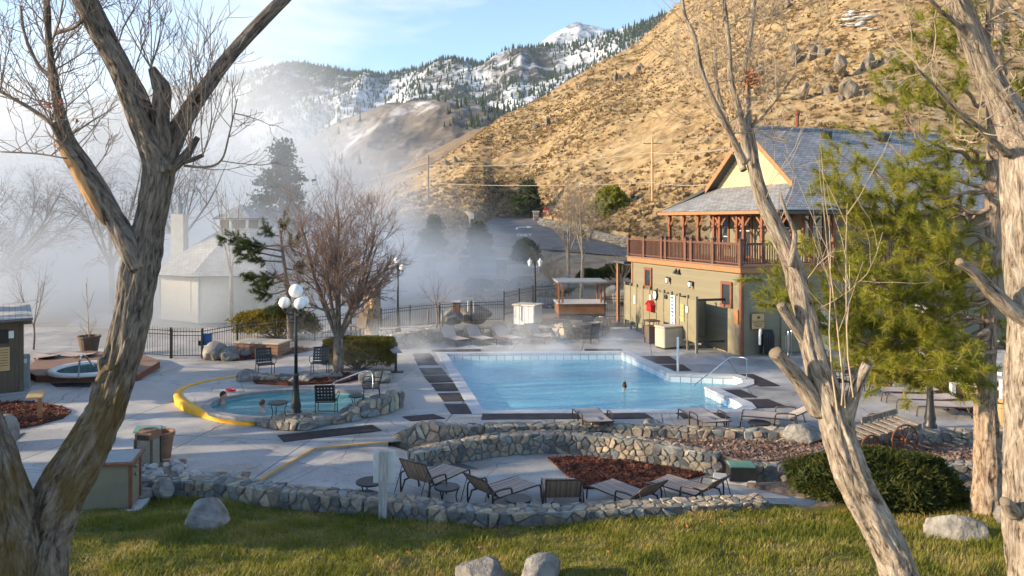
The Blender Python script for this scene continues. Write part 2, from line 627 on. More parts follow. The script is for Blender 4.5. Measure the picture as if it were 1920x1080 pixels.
MT['wood_raw'] = mat('split_wood', (.52, .30, .14), (.40, .22, .10), 5, .8, .5, 30, stretch=(4, 4, .4), c3=(.30, .18, .1))
MT['twig'] = mat('twig', (.16, .12, .10), (.26, .20, .16), 4, .9)
MT['twig_pale'] = mat('pale_twig', (.34, .26, .18), (.46, .36, .25), 4, .9)
MT['twig_red'] = mat('reddish_twig', (.21, .13, .10), (.30, .21, .16), 4, .9)
MT['dead_leaf'] = mat('dead_leaf', (.40, .15, .05), (.30, .11, .05), 9, .8)
MT['iron'] = mat('black_iron', (.012, .013, .014), (.025, .026, .028), 10, .45, spec=.5)
MT['bronze'] = mat('bronze_frame', (.045, .03, .022), (.07, .048, .036), 10, .45, spec=.5)
MT['chrome'] = mat('steel', (.62, .63, .64), (.5, .51, .52), 6, .22, metal=1)
MT['globe'] = None
m_, nt_, bs_ = newmat('opal_globe')
bs_.inputs['Base Color'].default_value = (.86, .84, .80, 1)
bs_.inputs['Roughness'].default_value = .3
setin(bs_, 'Subsurface Weight', .25)
setin(bs_, 'Subsurface Radius', (.1, .1, .1))
MT['globe'] = m_
MT['white'] = mat('white_paint', (.72, .71, .68), (.62, .6, .57), 5, .6, .1, 20)
MT['cream'] = mat('cream_paint', (.62, .56, .46), (.54, .48, .39), 3, .7, .15, 20)
MT['olive'] = mat('olive_siding', (.215, .19, .125), (.185, .163, .11), 4, .7, .2, 30, stretch=(1, 1, 6), rnd=.06)
MT['olive_panel'] = mat('olive_panel', (.24, .21, .135), (.205, .18, .115), 2.5, .6, .15, 20, rnd=.05)
MT['yellow_siding'] = mat('yellow_siding', (.50, .41, .24), (.45, .365, .21), 4, .7, .15, 30, rnd=.05)
MT['trim'] = mat('redwood_trim', (.22, .085, .045), (.17, .065, .036), 5, .6, .2, 25, rnd=.08)
MT['trim_light'] = mat('fascia_trim', (.38, .175, .075), (.31, .14, .065), 5, .6, .2, 25)
MT['rail_brown'] = mat('rail_brown', (.15, .07, .045), (.12, .055, .036), 5, .55, .1, 20, rnd=.08)
MT['deckboard'] = mat('deck_board', (.26, .15, .10), (.19, .11, .08), 3, .7, .3, 25, stretch=(1, 8, 1), rnd=.15)
MT['greywood'] = mat('weathered_wood', (.27, .22, .17), (.17, .135, .11), 4, .9, .7, 30, stretch=(5, 5, .5), c3=(.36, .30, .24))
MT['palewood'] = mat('bleached_wood', (.46, .43, .39), (.36, .33, .30), 4, .9, .6, 30, stretch=(5, 5, .5), c3=(.55, .52, .48))
MT['brownwood'] = mat('brown_wood', (.13, .095, .065), (.095, .07, .05), 4, .8, .3, 30, stretch=(4, 4, .5))
MT['rust'] = mat('rusty_iron', (.22, .075, .035), (.12, .045, .028), 14, .85, .4, 40)
MT['tan_plastic'] = mat('tan_plastic', (.46, .40, .31), (.42, .36, .28), 3, .55)
MT['dark_plastic'] = mat('dark_plastic', (.02, .02, .02), (.035, .033, .03), 6, .55)
MT['green_plastic'] = mat('green_plastic', (.13, .27, .20), (.10, .22, .17), 6, .5)
MT['red_plastic'] = mat('red_paint', (.50, .02, .02), (.42, .016, .018), 5, .4)
MT['grey_paint'] = mat('grey_paint', (.30, .31, .31), (.25, .26, .26), 5, .6, .1)
MT['agg'] = mat('aggregate', (.14, .12, .09), (.30, .26, .20), 60, .9, .8, 70, .01, c3=(.28, .24, .19))
MT['terracotta'] = mat('clay_pot', (.26, .14, .085), (.20, .105, .065), 6, .8, .2)
MT['glass'] = None
m_, nt_, bs_ = newmat('window_glass')
bs_.inputs['Base Color'].default_value = (.03, .04, .05, 1)
bs_.inputs['Roughness'].default_value = .05
setin(bs_, 'Specular IOR Level', .8)
MT['glass'] = m_
MT['asphalt'] = mat('asphalt', (.085, .085, .087), (.115, .113, .11), .5, .9, .4, 60, c3=(.15, .145, .14))
MT['road_paint'] = mat('road_paint', (.72, .72, .70), (.6, .6, .58), 4, .7)
MT['paper'] = mat('paper', (.75, .75, .74), (.68, .69, .70), 3, .7)
MT['blue_print'] = mat('blue_print', (.05, .10, .35), (.04, .08, .28), 5, .6)
MT['sign_tan'] = mat('tan_sign', (.55, .36, .17), (.48, .30, .13), 3, .6)
MT['ink'] = mat('ink', (.03, .022, .018), (.04, .03, .025), 5, .7)
MT['orange_wood'] = mat('orange_wood', (.55, .16, .035), (.45, .13, .03), 5, .5)
MT['blue_mesh'] = mat('blue_vinyl', (.04, .14, .34), (.03, .11, .28), 5, .5)
MT['skin'] = mat('skin', (.50, .28, .20), (.46, .25, .18), 8, .5)
MT['skin2'] = mat('fair_skin', (.58, .36, .28), (.53, .31, .24), 8, .5)
MT['hair'] = mat('dark_hair', (.02, .013, .010), (.05, .03, .02), 30, .6, .5, 60)
MT['hair_brown'] = mat('brown_hair', (.09, .05, .028), (.13, .075, .04), 30, .6, .5, 60)
MT['swim'] = mat('swimwear', (.03, .04, .08), (.025, .03, .06), 6, .7)
MT['snow'] = mat('snow_patch', (.78, .80, .84), (.6, .62, .66), 2, .6, .4, 8)
def stripes(name, cols, width):
    m, nt, bs = newmat(name)
    bs.inputs['Roughness'].default_value = .75
    tc = nt.nodes.new('ShaderNodeTexCoord')
    sp = nt.nodes.new('ShaderNodeSeparateXYZ')
    nt.links.new(tc.outputs['Object'], sp.inputs[0])
    k = math_(nt, 'FRACT', math_(nt, 'DIVIDE', sp.outputs['X'], width))
    r = ramp(nt, [(i / len(cols), c) for i, c in enumerate(cols)])
    r.color_ramp.interpolation = 'CONSTANT'
    nt.links.new(k, r.inputs['Fac'])
    f = noise(nt, tc.outputs['Object'], 25, 4)
    c = mixc(nt, .25, r.outputs['Color'], mixc(nt, f, (.2, .16, .13), (.75, .7, .65)))
    nt.links.new(c, bs.inputs['Base Color'])
    return m
MT['sling'] = stripes('striped_sling', [(.38, .26, .19), (.11, .06, .04), (.46, .35, .27), (.26, .12, .07), (.46, .37, .30), (.09, .05, .035), (.34, .19, .12)], .21)
MT['sling_back'] = stripes('striped_sling_back', [(.26, .12, .04), (.10, .05, .022), (.30, .145, .05), (.13, .065, .028), (.33, .17, .06)], .21)
MT['sling_pale'] = mat('pale_sling', (.42, .36, .32), (.34, .29, .26), 10, .75, stretch=(8, 1, 1))
def shingle(name, cols, rz=0):
    m, nt, bs = newmat(name)
    bs.inputs['Roughness'].default_value = .9
    setin(bs, 'Specular IOR Level', .2)
    vec = coords(nt, 'UV')
    br = nt.nodes.new('ShaderNodeTexBrick')
    br.inputs['Scale'].default_value = 1
    br.inputs['Brick Width'].default_value = .34
    br.inputs['Row Height'].default_value = .16
    br.inputs['Mortar Size'].default_value = .012
    br.inputs['Color1'].default_value = (*cols[0], 1)
    br.inputs['Color2'].default_value = (*cols[1], 1)
    br.inputs['Mortar'].default_value = (*[c * .35 for c in cols[0]], 1)
    nt.links.new(vec, br.inputs['Vector'])
    f = noise(nt, vec, 1.2, 6)
    r = ramp(nt, [(.35, (.8, .8, .8)), (.65, (1.15, 1.15, 1.15))])
    nt.links.new(f, r.inputs['Fac'])
    nt.links.new(mixc(nt, 1, br.outputs['Color'], r.outputs['Color'], 'MULTIPLY'), bs.inputs['Base Color'])
    # each course thins towards its upper edge
    sp = nt.nodes.new('ShaderNodeSeparateXYZ')
    nt.links.new(vec, sp.inputs[0])
    fr = math_(nt, 'FRACT', math_(nt, 'DIVIDE', sp.outputs['Y'], .16))
    h = math_(nt, 'MULTIPLY_ADD', fr, -1.0, math_(nt, 'MULTIPLY', br.outputs['Fac'], -.5))
    bump(nt, bs, h, .8, .03)
    return m
MT['shingle'] = shingle('grey_shingle', [(.25, .255, .265), (.36, .36, .365)])
MT['shingle_pale'] = shingle('pale_shingle', [(.40, .38, .36), (.48, .46, .43)])
def foliage(name, cols, sc=1.5):
    m, nt, bs = newmat(name)
    bs.inputs['Roughness'].default_value = .65
    setin(bs, 'Specular IOR Level', .25)
    f = noise(nt, coords(nt), sc, 6, .7)
    r = ramp(nt, [(.34, cols[0]), (.5, cols[1]), (.66, cols[2])])
    nt.links.new(f, r.inputs['Fac'])
    nt.links.new(r.outputs['Color'], bs.inputs['Base Color'])
    tl = nt.nodes.new('ShaderNodeBsdfTranslucent')
    nt.links.new(r.outputs['Color'], tl.inputs['Color'])
    mx = nt.nodes.new('ShaderNodeMixShader')
    mx.inputs[0].default_value = .45
    out = nt.nodes['Material Output']
    nt.links.new(bs.outputs[0], mx.inputs[1])
    nt.links.new(tl.outputs[0], mx.inputs[2])
    nt.links.new(mx.outputs[0], out.inputs['Surface'])
    return m
MT['needles'] = foliage('pine_needles', [(.14, .17, .022), (.28, .28, .034), (.42, .37, .065)], 2.2)
MT['needles_dark'] = foliage('dark_needles', [(.025, .045, .018), (.05, .075, .025), (.09, .11, .035)], 1.0)
MT['juniper'] = foliage('juniper_leaves', [(.03, .045, .010), (.07, .085, .018), (.13, .125, .03)], 2.5)
MT['hedge'] = foliage('hedge_leaves', [(.10, .085, .012), (.19, .155, .022), (.29, .22, .045)], 3.5)
MT['grass'] = foliage('grass_blades', [(.10, .13, .014), (.22, .22, .03), (.44, .34, .12)], .9)
MT['dry_grass'] = foliage('dry_grass', [(.30, .20, .09), (.46, .33, .16), (.58, .44, .24)], .12)
MT['sage'] = foliage('sage_brush', [(.15, .105, .065), (.25, .18, .105), (.36, .26, .14)], .1)
# ================================================================ terrain
def sstep(x, a, b):
    t = np.clip((x - a) / (b - a), 0, 1)
    return t * t * (3 - 2 * t)
def grid_faces(nr, nc):
    i = np.arange(nr - 1)[:, None] * nc
    j = np.arange(nc - 1)[None, :]
    return np.stack([i + j, i + j + 1, i + nc + j + 1, i + nc + j], -1).reshape(-1, 4)
def gz(X, Y):
    px = X / np.maximum(Y, 1) * F + 960
    zr = 1.96 + (np.clip(Y, 80, 140) - 85) * .079 - .12
    k = sstep(px, 1000, 1060)
    w = sstep(px, 800, 890) * sstep((Y - (81 - 13 * k)) / (8 + 4 * k), 0, 1)
    z = -.5 + (zr + .5) * w
    z = np.where(Y < 43, -2.6 + (2.1) * sstep(Y, 37.5, 42), z)
    return z
ys = np.array([-150, -60, -10, 10, 30, 37, 38, 39, 40, 41, 42, 44, 48, 54, 60, 66, 72, 76] + list(np.arange(79, 150, 2)) + [160, 180, 220, 300, 450, 700, 1200, 2500, 6000, 14000], float)
us = np.linspace(-2.2, 2.2, 150)
YY = np.repeat(ys[:, None], len(us), 1)
XX = us[None, :] * (45 + np.maximum(YY, 0) * 1.0)
ZZ = gz(XX.ravel(), YY.ravel()) + fbm(np.stack([XX.ravel() * .25, YY.ravel() * .25, 0 * XX.ravel()], 1), 3, 5) * .12
MT['ground'] = mat('bare_ground', (.24, .17, .11), (.34, .25, .16), .35, .95, .6, 3, .1, c3=(.16, .115, .08), lo=.3, hi=.7)
struct('ground', B().add((np.stack([XX.ravel(), YY.ravel(), ZZ], 1), grid_faces(len(ys), len(us)))), MT['ground'], True)

def ipl(x, pts, k=1):
    a = np.array(pts, float)
    return np.interp(x, a[:, 0], a[:, k])
# ---- the golden hill on the right
H_CR = [(540, 432, 108), (600, 424, 160), (650, 413, 225), (700, 401, 245), (760, 352, 256), (820, 308, 268), (880, 268, 282), (935, 233, 298), (1040, 168, 330), (1120, 122, 355), (1200, 78, 385), (1262, 18, 405), (1400, -95, 440), (1700, -330, 520), (2000, -560, 590), (2500, -800, 660)]
H_BS = [(540, 105, -.6), (700, 92, -.5), (800, 84, -.4), (850, 88, .3), (880, 100, 2.2), (905, 122, 5.0), (922, 143, 6.5), (1000, 145, 6.6), (1030, 138, 6.5), (1100, 111, 5.1), (1200, 92, 3.7), (1400, 70, 2.6), (1700, 70, 2.6), (2500, 80, 2.6)]
def hill(px, t):
    px = np.asarray(px, float); t = np.asarray(t, float)
    Yc = ipl(px, H_CR, 2)
    Zc = HC - (ipl(px, H_CR, 1) - Y0) * Yc / F
    Yb, Zb = ipl(px, H_BS, 1), ipl(px, H_BS, 2)
    tt = np.clip(t, 0, 1)
    Y = Yb + (Yc - Yb) * t
    Z = Zb + (Zc - Zb) * (.93 * tt + .07 * tt * tt)
    X = (px - 960) / F * Y
    over = np.clip(t - 1, 0, 9)
    Z = Z - over * (Yc - Yb) * .8 - np.clip(-t, 0, 1) * 900
    q = np.stack([X, Y, 0 * X], 1)
    amp = sstep(t, 0.01, .12)
    Z = Z + amp * (fbm(q / 48, 3, 11, True) * 3.6 + fbm(q / 13, 4, 12) * 2.0 + fbm(q / 3.5, 3, 14) * .5) * (1 - .55 * sstep(t, .9, 1.0))
    return np.stack([X, Y, Z], 1)
hx = np.concatenate([np.arange(540, 1500, 3.5), np.arange(1500, 2500, 10)])
ht = np.concatenate([[-.004], np.linspace(0, 1.0, 190), [1.05, 1.15, 1.3]])
PX, TT = np.meshgrid(hx, ht)
m_, nt_, bs_ = newmat('golden_hillside')
bs_.inputs['Roughness'].default_value = .95
setin(bs_, 'Specular IOR Level', .1)
v_ = coords(nt_)
f1 = noise(nt_, v_, .035, 6, .6, .6)
f2 = noise(nt_, v_, .33, 7, .68, .4)
r1 = ramp(nt_, [(.32, (.095, .062, .038)), (.44, (.235, .155, .08)), (.54, (.365, .255, .13)), (.68, (.47, .36, .21))])
nt_.links.new(math_(nt_, 'MULTIPLY_ADD', f2, .8, math_(nt_, 'MULTIPLY', f1, .28)), r1.inputs['Fac'])
r2 = ramp(nt_, [(.60, (0, 0, 0)), (.68, (1, 1, 1))])
nt_.links.new(noise(nt_, v_, .14, 5, .6, .3), r2.inputs['Fac'])
nt_.links.new(mixc(nt_, math_(nt_, 'MULTIPLY', r2.outputs['Color'], .75), r1.outputs['Color'], (.15, .105, .07)), bs_.inputs['Base Color'])
bump(nt_, bs_, f2, 1, 1.0)
struct('hill', B().add((hill(PX.ravel(), TT.ravel()), grid_faces(len(ht), len(hx)))), m_, True)

def blobs(pts, sizes, seed, sub=1, flat=.6, lean=0):
    V0, F0 = ico(sub)
    n, k = len(pts), len(V0)
    rg = np.random.default_rng(seed)
    V = np.repeat(V0[None], n, 0) * (1 + rg.uniform(-.38, .38, (n, k, 1)))
    a = rg.uniform(0, 6.28, n)
    ca, sa = np.cos(a), np.sin(a)
    Vx = V[:, :, 0] * ca[:, None] - V[:, :, 1] * sa[:, None]
    Vy = V[:, :, 0] * sa[:, None] + V[:, :, 1] * ca[:, None]
    V = np.stack([Vx, Vy, V[:, :, 2] * flat + flat * .45], -1) * sizes[:, None, None] + pts[:, None, :]
    Fs = (F0[None] + (np.arange(n) * k)[:, None, None]).reshape(-1, 3)
    return V.reshape(-1, 3), Fs
def tufts(pts, sizes, seed, k=11, flat=.8):
    rg = np.random.default_rng(seed)
    n = len(pts)
    a = rg.uniform(0, 6.28, (n, k)); e = rg.uniform(.15, 1.45, (n, k))
    L = sizes[:, None] * rg.uniform(.6, 1.15, (n, k))
    d = np.stack([np.cos(a) * np.cos(e), np.sin(a) * np.cos(e), np.sin(e) * flat], -1)
    w = np.stack([-np.sin(a), np.cos(a), 0 * a], -1) * (L * .26)[:, :, None]
    c = pts[:, None, :] + np.zeros((n, k, 3)) - np.array([0, 0, .1])
    tip = c + d * L[:, :, None]
    mid = c + d * (L * .45)[:, :, None]
    V = np.stack([c, mid + w, tip, mid - w], 2).reshape(-1, 3)
    return V, np.arange(len(V)).reshape(-1, 4)
# sagebrush and tussocks: uncountable
n = 62000
px = RNG.uniform(640, 2000, n); tt = RNG.uniform(.0, 1.0, n) ** 1.35
pt = hill(px, tt)
keep = fbm(np.stack([pt[:, 0] / 26, pt[:, 1] / 26, 0 * px], 1), 3, 21) > RNG.uniform(-.42, .38, n)
pt = pt[keep]
sz = (RNG.uniform(.2, .5, len(pt)) + .45 * RNG.uniform(0, 1, len(pt)) ** 4) * (1 + pt[:, 1] / 400)
half = RNG.uniform(size=len(pt)) < .45
o = link('sage_brush', B().add(tufts(pt[half], sz[half] * 1.2, 3, 8)).mesh('sage_brush', MT['sage']))
tag(o, 'brown sagebrush scattered all over the golden hillside', 'brush', None, 'stuff')
o = link('dry_grass', B().add(tufts(pt[~half], sz[~half] * 1.15, 4, 8, .7)).mesh('dry_grass', MT['dry_grass']))
tag(o, 'straw coloured dry grass tussocks covering the hillside', 'grass', None, 'stuff')

# rock outcrops on the hill
MT['outcrop'] = mat('outcrop_rock', (.10, .085, .07), (.20, .165, .125), .6, .95, 1, 3, .15, c3=(.28, .22, .15))
OUT = [(968, 258, 2.2, 'small dark rock outcrop just under the skyline of the golden hill'),
       (1033, 232, 4.2, 'twin rock outcrop on the hillside left of the tall wooden power pole'),
       (1005, 240, 2.6, 'low rock left of the twin outcrop on the hillside'),
       (1160, 150, 5.0, 'upright pillar of rock high on the hillside, above the power pole'),
       (1090, 165, 2.2, 'narrow rock near the hill skyline, left of the rock pillar'),
       (1205, 128, 4.0, 'dark rock high on the hill right of the rock pillar'),
       (1640, 118, 5.5, 'large block of rock high on the hillside above the lodge roof'),
       (1560, 175, 4.6, 'dark pointed rock on the hillside just above the lodge roof ridge'),
       (1608, 178, 4.2, 'dark wedge of rock right of the pointed rock above the lodge roof'),
       (1520, 110, 5.0, 'broad broken outcrop on the hillside above the lodge roof'),
       (1475, 15, 3.6, 'dark rock at the very top of the hillside in view'),
       (1420, 140, 3.0, 'low rock on the hillside behind the leaning bare tree'),
       (850, 305, 4.2, 'grey rock slab on the left foot of the golden hill')]
tg = np.linspace(.02, .98, 240)
for i, (x, y, s, lab) in enumerate(OUT):
    q = hill(np.full(240, float(x)), tg)
    yy = Y0 - (q[:, 2] - HC) * F / q[:, 1]
    k = int(np.argmin(np.abs(yy - y)))
    rg = np.random.default_rng(100 + i)
    o = thing('rock_outcrop', lab, 'rock', tuple(q[k]), 0, 'rock outcrops on the hillside')
    for c in range(6):
        b = B()
        d = rg.normal(size=3) * s * np.array([.5, .3, .12])
        b.add(rock(200 + i * 7 + c, np.array([.5, .4, .85]) * s * rg.uniform(.3, .62), 3, 16, .4), xf(tuple(d), rg.uniform(0, 6), rg.uniform(-.3, .3), rg.uniform(-.3, .3)))
        part('rock', b, MT['outcrop'], o)
# snow lingering in a gully near the top of the hill
b = B()
for k in range(26):
    x, y = random.uniform(1585, 1650), random.uniform(22, 58)
    q = hill(np.full(240, x), tg)
    j = int(np.argmin(np.abs(Y0 - (q[:, 2] - HC) * F / q[:, 1] - y)))
    b.add(rock(k, (random.uniform(.6, 1.9), random.uniform(.5, 1.2), .10), 3, 0, .9), xf(tuple(q[j] + np.array([0, 0, .25]))))
tag(link('snow_patch', b.mesh('snow_patch', MT['snow'], True)), 'patches of old snow high on the golden hillside', 'snow', None, 'stuff')

# ---- mountains
def snow_mat(name, snow, rock_, sc, lo, hi, grass=None):
    m, nt, bs = newmat(name)
    bs.inputs['Roughness'].default_value = .9
    setin(bs, 'Specular IOR Level', .1)
    v = coords(nt)
    f = noise(nt, v, sc, 9, .72, .5)
    g = noise(nt, v, sc * .13, 4, .6, .5)
    s = math_(nt, 'MULTIPLY_ADD', g, .55, math_(nt, 'MULTIPLY', f, .5))
    r = ramp(nt, [(lo, rock_), ((lo + hi) / 2, grass or tuple((a + b_) / 2 for a, b_ in zip(rock_, snow))), (hi, snow)])
    nt.links.new(s, r.inputs['Fac'])
    nt.links.new(r.outputs['Color'], bs.inputs['Base Color'])
    bump(nt, bs, f, .6, .25 / sc)
    return m
def ridge(name, sky, base, m, seed, amp, gscale, rows=70, step=5):
    xs = np.arange(sky[0][0], sky[-1][0], step, dtype=float)
    ts = np.concatenate([[-.1], np.linspace(0, 1, rows), [1.1, 1.4]])
    def f(px, t):
        Yc = ipl(px, sky, 2); Zc = HC - (ipl(px, sky, 1) - Y0) * Yc / F
        Yb = ipl(px, base, 2); Zb = HC - (ipl(px, base, 1) - Y0) * Yb / F
        tt = np.clip(t, 0, 1)
        Y = Yb + (Yc - Yb) * t
        Z = Zb + (Zc - Zb) * tt ** 1.25 - np.clip(t - 1, 0, 9) * (Yc - Yb) * .7 - np.clip(-t, 0, 1) * amp * 5
        X = (px - 960) / F * Y
        q = np.stack([X, Y * .55, 0 * X], 1)
        a = sstep(t, 0, .15) * (1 - .8 * sstep(t, .85, 1.0))
        Z = Z + a * amp * (fbm(q / gscale, 5, seed, True) * 1.0) + .12 * amp * fbm(q / (gscale * .16), 3, seed + 5)
        return np.stack([X, Y, Z], 1)
    PX, TT = np.meshgrid(xs, ts)
    struct(name, B().add((f(PX.ravel(), TT.ravel()), grid_faces(len(ts), len(xs)))), m, True)
    return f
SN = (.74, .77, .83)
MT['mt_far'] = snow_mat('far_snow', SN, (.16, .17, .2), .006, .30, .50)
MT['mt_snow'] = snow_mat('snowy_slopes', SN, (.06, .058, .055), .022, .47, .61)
MT['mt_low'] = snow_mat('dusted_foothill', (.60, .63, .70), (.11, .095, .085), .05, .44, .70, (.23, .195, .165))
MT['mt_brown'] = snow_mat('brown_foothill', (.50, .48, .47), (.17, .125, .085), .12, .46, .74, (.29, .21, .13))
ridge('far_peak', [(-500, 330, 6500), (-200, 262, 6500), (-60, 192, 6500), (0, 163, 6500), (25, 152, 6500), (46, 147, 6500), (80, 170, 6500), (120, 188, 6500), (220, 205, 6500), (330, 235, 6500), (480, 300, 6500)],
      [(-500, 400, 4600), (480, 400, 4600)], MT['mt_far'], 31, 160, 700)
ridge('snowy_peak', [(860, 190, 4400), (900, 132, 4400), (970, 112, 4400), (1005, 93, 4400), (1035, 68, 4400), (1065, 51, 4400), (1088, 44, 4400), (1110, 50, 4400), (1135, 57, 4400), (1180, 80, 4400), (1300, 130, 4400)],
      [(860, 300, 3300), (1300, 300, 3300)], MT['mt_snow'], 33, 90, 380, 60, 3)
f2m = ridge('snowy_mountain', [(-400, 300, 3200), (0, 240, 3100), (150, 196, 3000), (250, 176, 2900), (330, 166, 2850), (400, 152, 2800), (470, 137, 2750), (520, 124, 2700), (548, 121, 2680), (600, 128, 2650), (660, 139, 2600), (700, 147, 2550), (745, 136, 2500), (800, 122, 2450), (850, 115, 2400), (905, 126, 2350), (960, 109, 2250), (1010, 96, 2200), (1080, 80, 2100), (1150, 58, 2000), (1220, 34, 1950), (1300, 5, 1900), (1500, -70, 1800)],
      [(-400, 420, 1700), (400, 410, 1600), (800, 330, 1400), (1100, 300, 1200), (1500, 250, 1100)], MT['mt_snow'], 35, 75, 330, 110, 3.5)
f1m = ridge('dusted_foothill', [(-100, 418, 700), (200, 408, 1000), (350, 385, 1120), (480, 330, 1150), (560, 272, 1120), (600, 247, 1100), (650, 222, 1080), (700, 206, 1060), (740, 194, 1050), (800, 188, 1030), (850, 190, 1010), (900, 196, 1000), (960, 214, 980), (1040, 240, 960), (1200, 280, 900)],
      [(-100, 421, 640), (350, 421, 640), (700, 395, 620), (1200, 350, 560)], MT['mt_low'], 37, 20, 120, 80, 4)
f0m = ridge('brown_foothill', [(100, 422, 340), (420, 416, 480), (560, 400, 520), (640, 378, 520), (700, 345, 525), (760, 312, 530), (820, 278, 540), (880, 248, 550), (930, 232, 560), (1000, 225, 570), (1100, 220, 570)],
      [(100, 426, 330), (420, 428, 330), (1100, 400, 300)], MT['mt_brown'], 39, 6, 60, 60, 4)
def conifers(name, f, n, seed, hgt, cond, label):
    rg = np.random.default_rng(seed)
    px = rg.uniform(60, 1330, n); t = rg.uniform(.02, 1, n)
    keep = cond(px, t, rg.uniform(size=n))
    p = f(px[keep], t[keep])
    k = len(p)
    h = rg.uniform(.6, 1.25, k) * hgt
    a = np.arange(5) * 2 * math.pi / 5
    ring = np.stack([np.cos(a), np.sin(a), 0 * a], 1)
    V = np.concatenate([p[:, None, :] + ring[None] * (h * .19)[:, None, None], p[:, None, :] + np.array([0, 0, 1.])[None, None] * h[:, None, None]], 1)
    idx = np.arange(5)
    Fb = np.stack([idx, (idx + 1) % 5, np.full(5, 5)], 1)
    Fs = (Fb[None] + (np.arange(k) * 6)[:, None, None]).reshape(-1, 3)
    o = link(name, B().add((V.reshape(-1, 3), Fs)).mesh(name, MT['needles_dark']))
    tag(o, label, 'forest', None, 'stuff')
def nz(f, px, t, sc, sd):
    q = f(px, t)
    return fbm(q / sc, 3, sd)
conifers('mountain_forest', f2m, 26000, 51, 15, lambda px, t, u: u < np.clip(.30 + .55 * nz(f2m, px, t, 160, 61) + .55 * sstep(t, .82, .98) + .35 * sstep(px, 1080, 1250), 0, .95), 'dark conifer forest over the snowy mountain slopes')
conifers('foothill_forest', f1m, 5000, 52, 11, lambda px, t, u: u < np.clip(-.18 + .9 * nz(f1m, px, t, 55, 62) + .9 * sstep(px, 760, 960) * sstep(t, .2, .9), 0, .9), 'dark conifers on the snow dusted foothill')

# ================================================================ paving
def in_poly(p, poly):
    x, y = p[0], p[1]
    c = False
    n = len(poly)
    for i in range(n):
        a, b = poly[i], poly[i - 1]
        if (a[1] > y) != (b[1] > y) and x < (b[0] - a[0]) * (y - a[1]) / (b[1] - a[1]) + a[0]:
            c = not c
    return c
def slabs(name, poly, holes, z, size, ang, m, origin=(0, 0), gap=.028, thick=.14):
    bm = bmesh.new()
    xs = [p[0] for p in poly]; ysl = [p[1] for p in poly]
    vs = [bm.verts.new((x, y, z)) for x, y in ((min(xs) - 1, min(ysl) - 1), (max(xs) + 1, min(ysl) - 1), (max(xs) + 1, max(ysl) + 1), (min(xs) - 1, max(ysl) + 1))]
    bm.faces.new(vs)
    def cut(a, n):
        bmesh.ops.bisect_plane(bm, geom=bm.verts[:] + bm.edges[:] + bm.faces[:], dist=1e-5, plane_co=a, plane_no=n)
    for pl in [poly] + holes:
        for i in range(len(pl)):
            a, b = Vector(pl[i - 1][:2]), Vector(pl[i][:2])
            d = b - a
            if d.length < 1e-4:
                continue
            mid, rad = (a + b) / 2, d.length / 2 + .05
            # cut only faces near this edge
            nrm = Vector((-d.y, d.x, 0)).normalized()
            gf = []
            for f in bm.faces:
                xs_ = [v.co.x for v in f.verts]; ys_ = [v.co.y for v in f.verts]
                if max(min(a.x, b.x), min(xs_)) <= min(max(a.x, b.x), max(xs_)) + .01 and max(min(a.y, b.y), min(ys_)) <= min(max(a.y, b.y), max(ys_)) + .01:
                    gf.append(f)
            es = {e for f in gf for e in f.edges}; v2 = {v for f in gf for v in f.verts}
            bmesh.ops.bisect_plane(bm, geom=list(v2) + list(es) + gf, dist=1e-5, plane_co=(a.x, a.y, z), plane_no=nrm)
        kill = []
        for f in bm.faces:
            c = f.calc_center_median()
            if (pl is poly and not in_poly(c, pl)) or (pl is not poly and in_poly(c, pl)):
                kill.append(f)
        bmesh.ops.delete(bm, geom=kill, context='FACES')
    me = bpy.data.meshes.new(name)
    b2 = bm.copy()
    for v in b2.verts:
        v.co.z = z - .025
    b2.to_mesh(me); b2.free()
    me.materials.append(MT['concrete_dark'])
    base = link(name, me)
    base['kind'] = 'structure'
    c_, s_ = math.cos(ang), math.sin(ang)
    def uvw(p):
        dx, dy = p[0] - origin[0], p[1] - origin[1]
        return (dx * c_ + dy * s_) / size, (-dx * s_ + dy * c_) / size
    us_ = [uvw(v.co) for v in bm.verts]
    for ax in (0, 1):
        n_ = Vector((c_, s_, 0)) if ax == 0 else Vector((-s_, c_, 0))
        for k in range(math.floor(min(u[ax] for u in us_)), math.ceil(max(u[ax] for u in us_)) + 1):
            o_ = Vector((origin[0], origin[1], z)) + n_ * (k * size)
            cut(o_ - n_ * gap / 2, n_)
            cut(o_ + n_ * gap / 2, n_)
    cells, kill = {}, []
    for f in bm.faces:
        u = uvw(f.calc_center_median())
        fu = [abs(x - round(x)) * size for x in u]
        if min(fu) < gap / 2:
            kill.append(f)
        else:
            cells.setdefault((math.floor(u[0]), math.floor(u[1])), []).append(f)
    out = []
    for key, fs in cells.items():
        if sum(f.calc_area() for f in fs) < .02:
            continue
        b = bmesh.new()
        mp = {}
        for f in fs:
            nf = []
            for v in f.verts:
                if v not in mp:
                    mp[v] = b.verts.new(v.co + Vector((0, 0, 0)))
                nf.append(mp[v])
            try:
                q = b.faces.new(nf)
                q.normal_update()
                if q.normal.z < 0:
                    q.normal_flip()
            except ValueError:
                pass
        bd = [e for e in b.edges if len(e.link_faces) == 1]
        ex = bmesh.ops.extrude_edge_only(b, edges=bd)
        for v in ex['geom']:
            if isinstance(v, bmesh.types.BMVert):
                v.co.z -= thick if z > .1 else .024
        me = bpy.data.meshes.new('slab')
        b.to_mesh(me); b.free()
        me.materials.append(m)
        o = link('slab', me, base)
        out.append(o)
    bm.free()
    return base
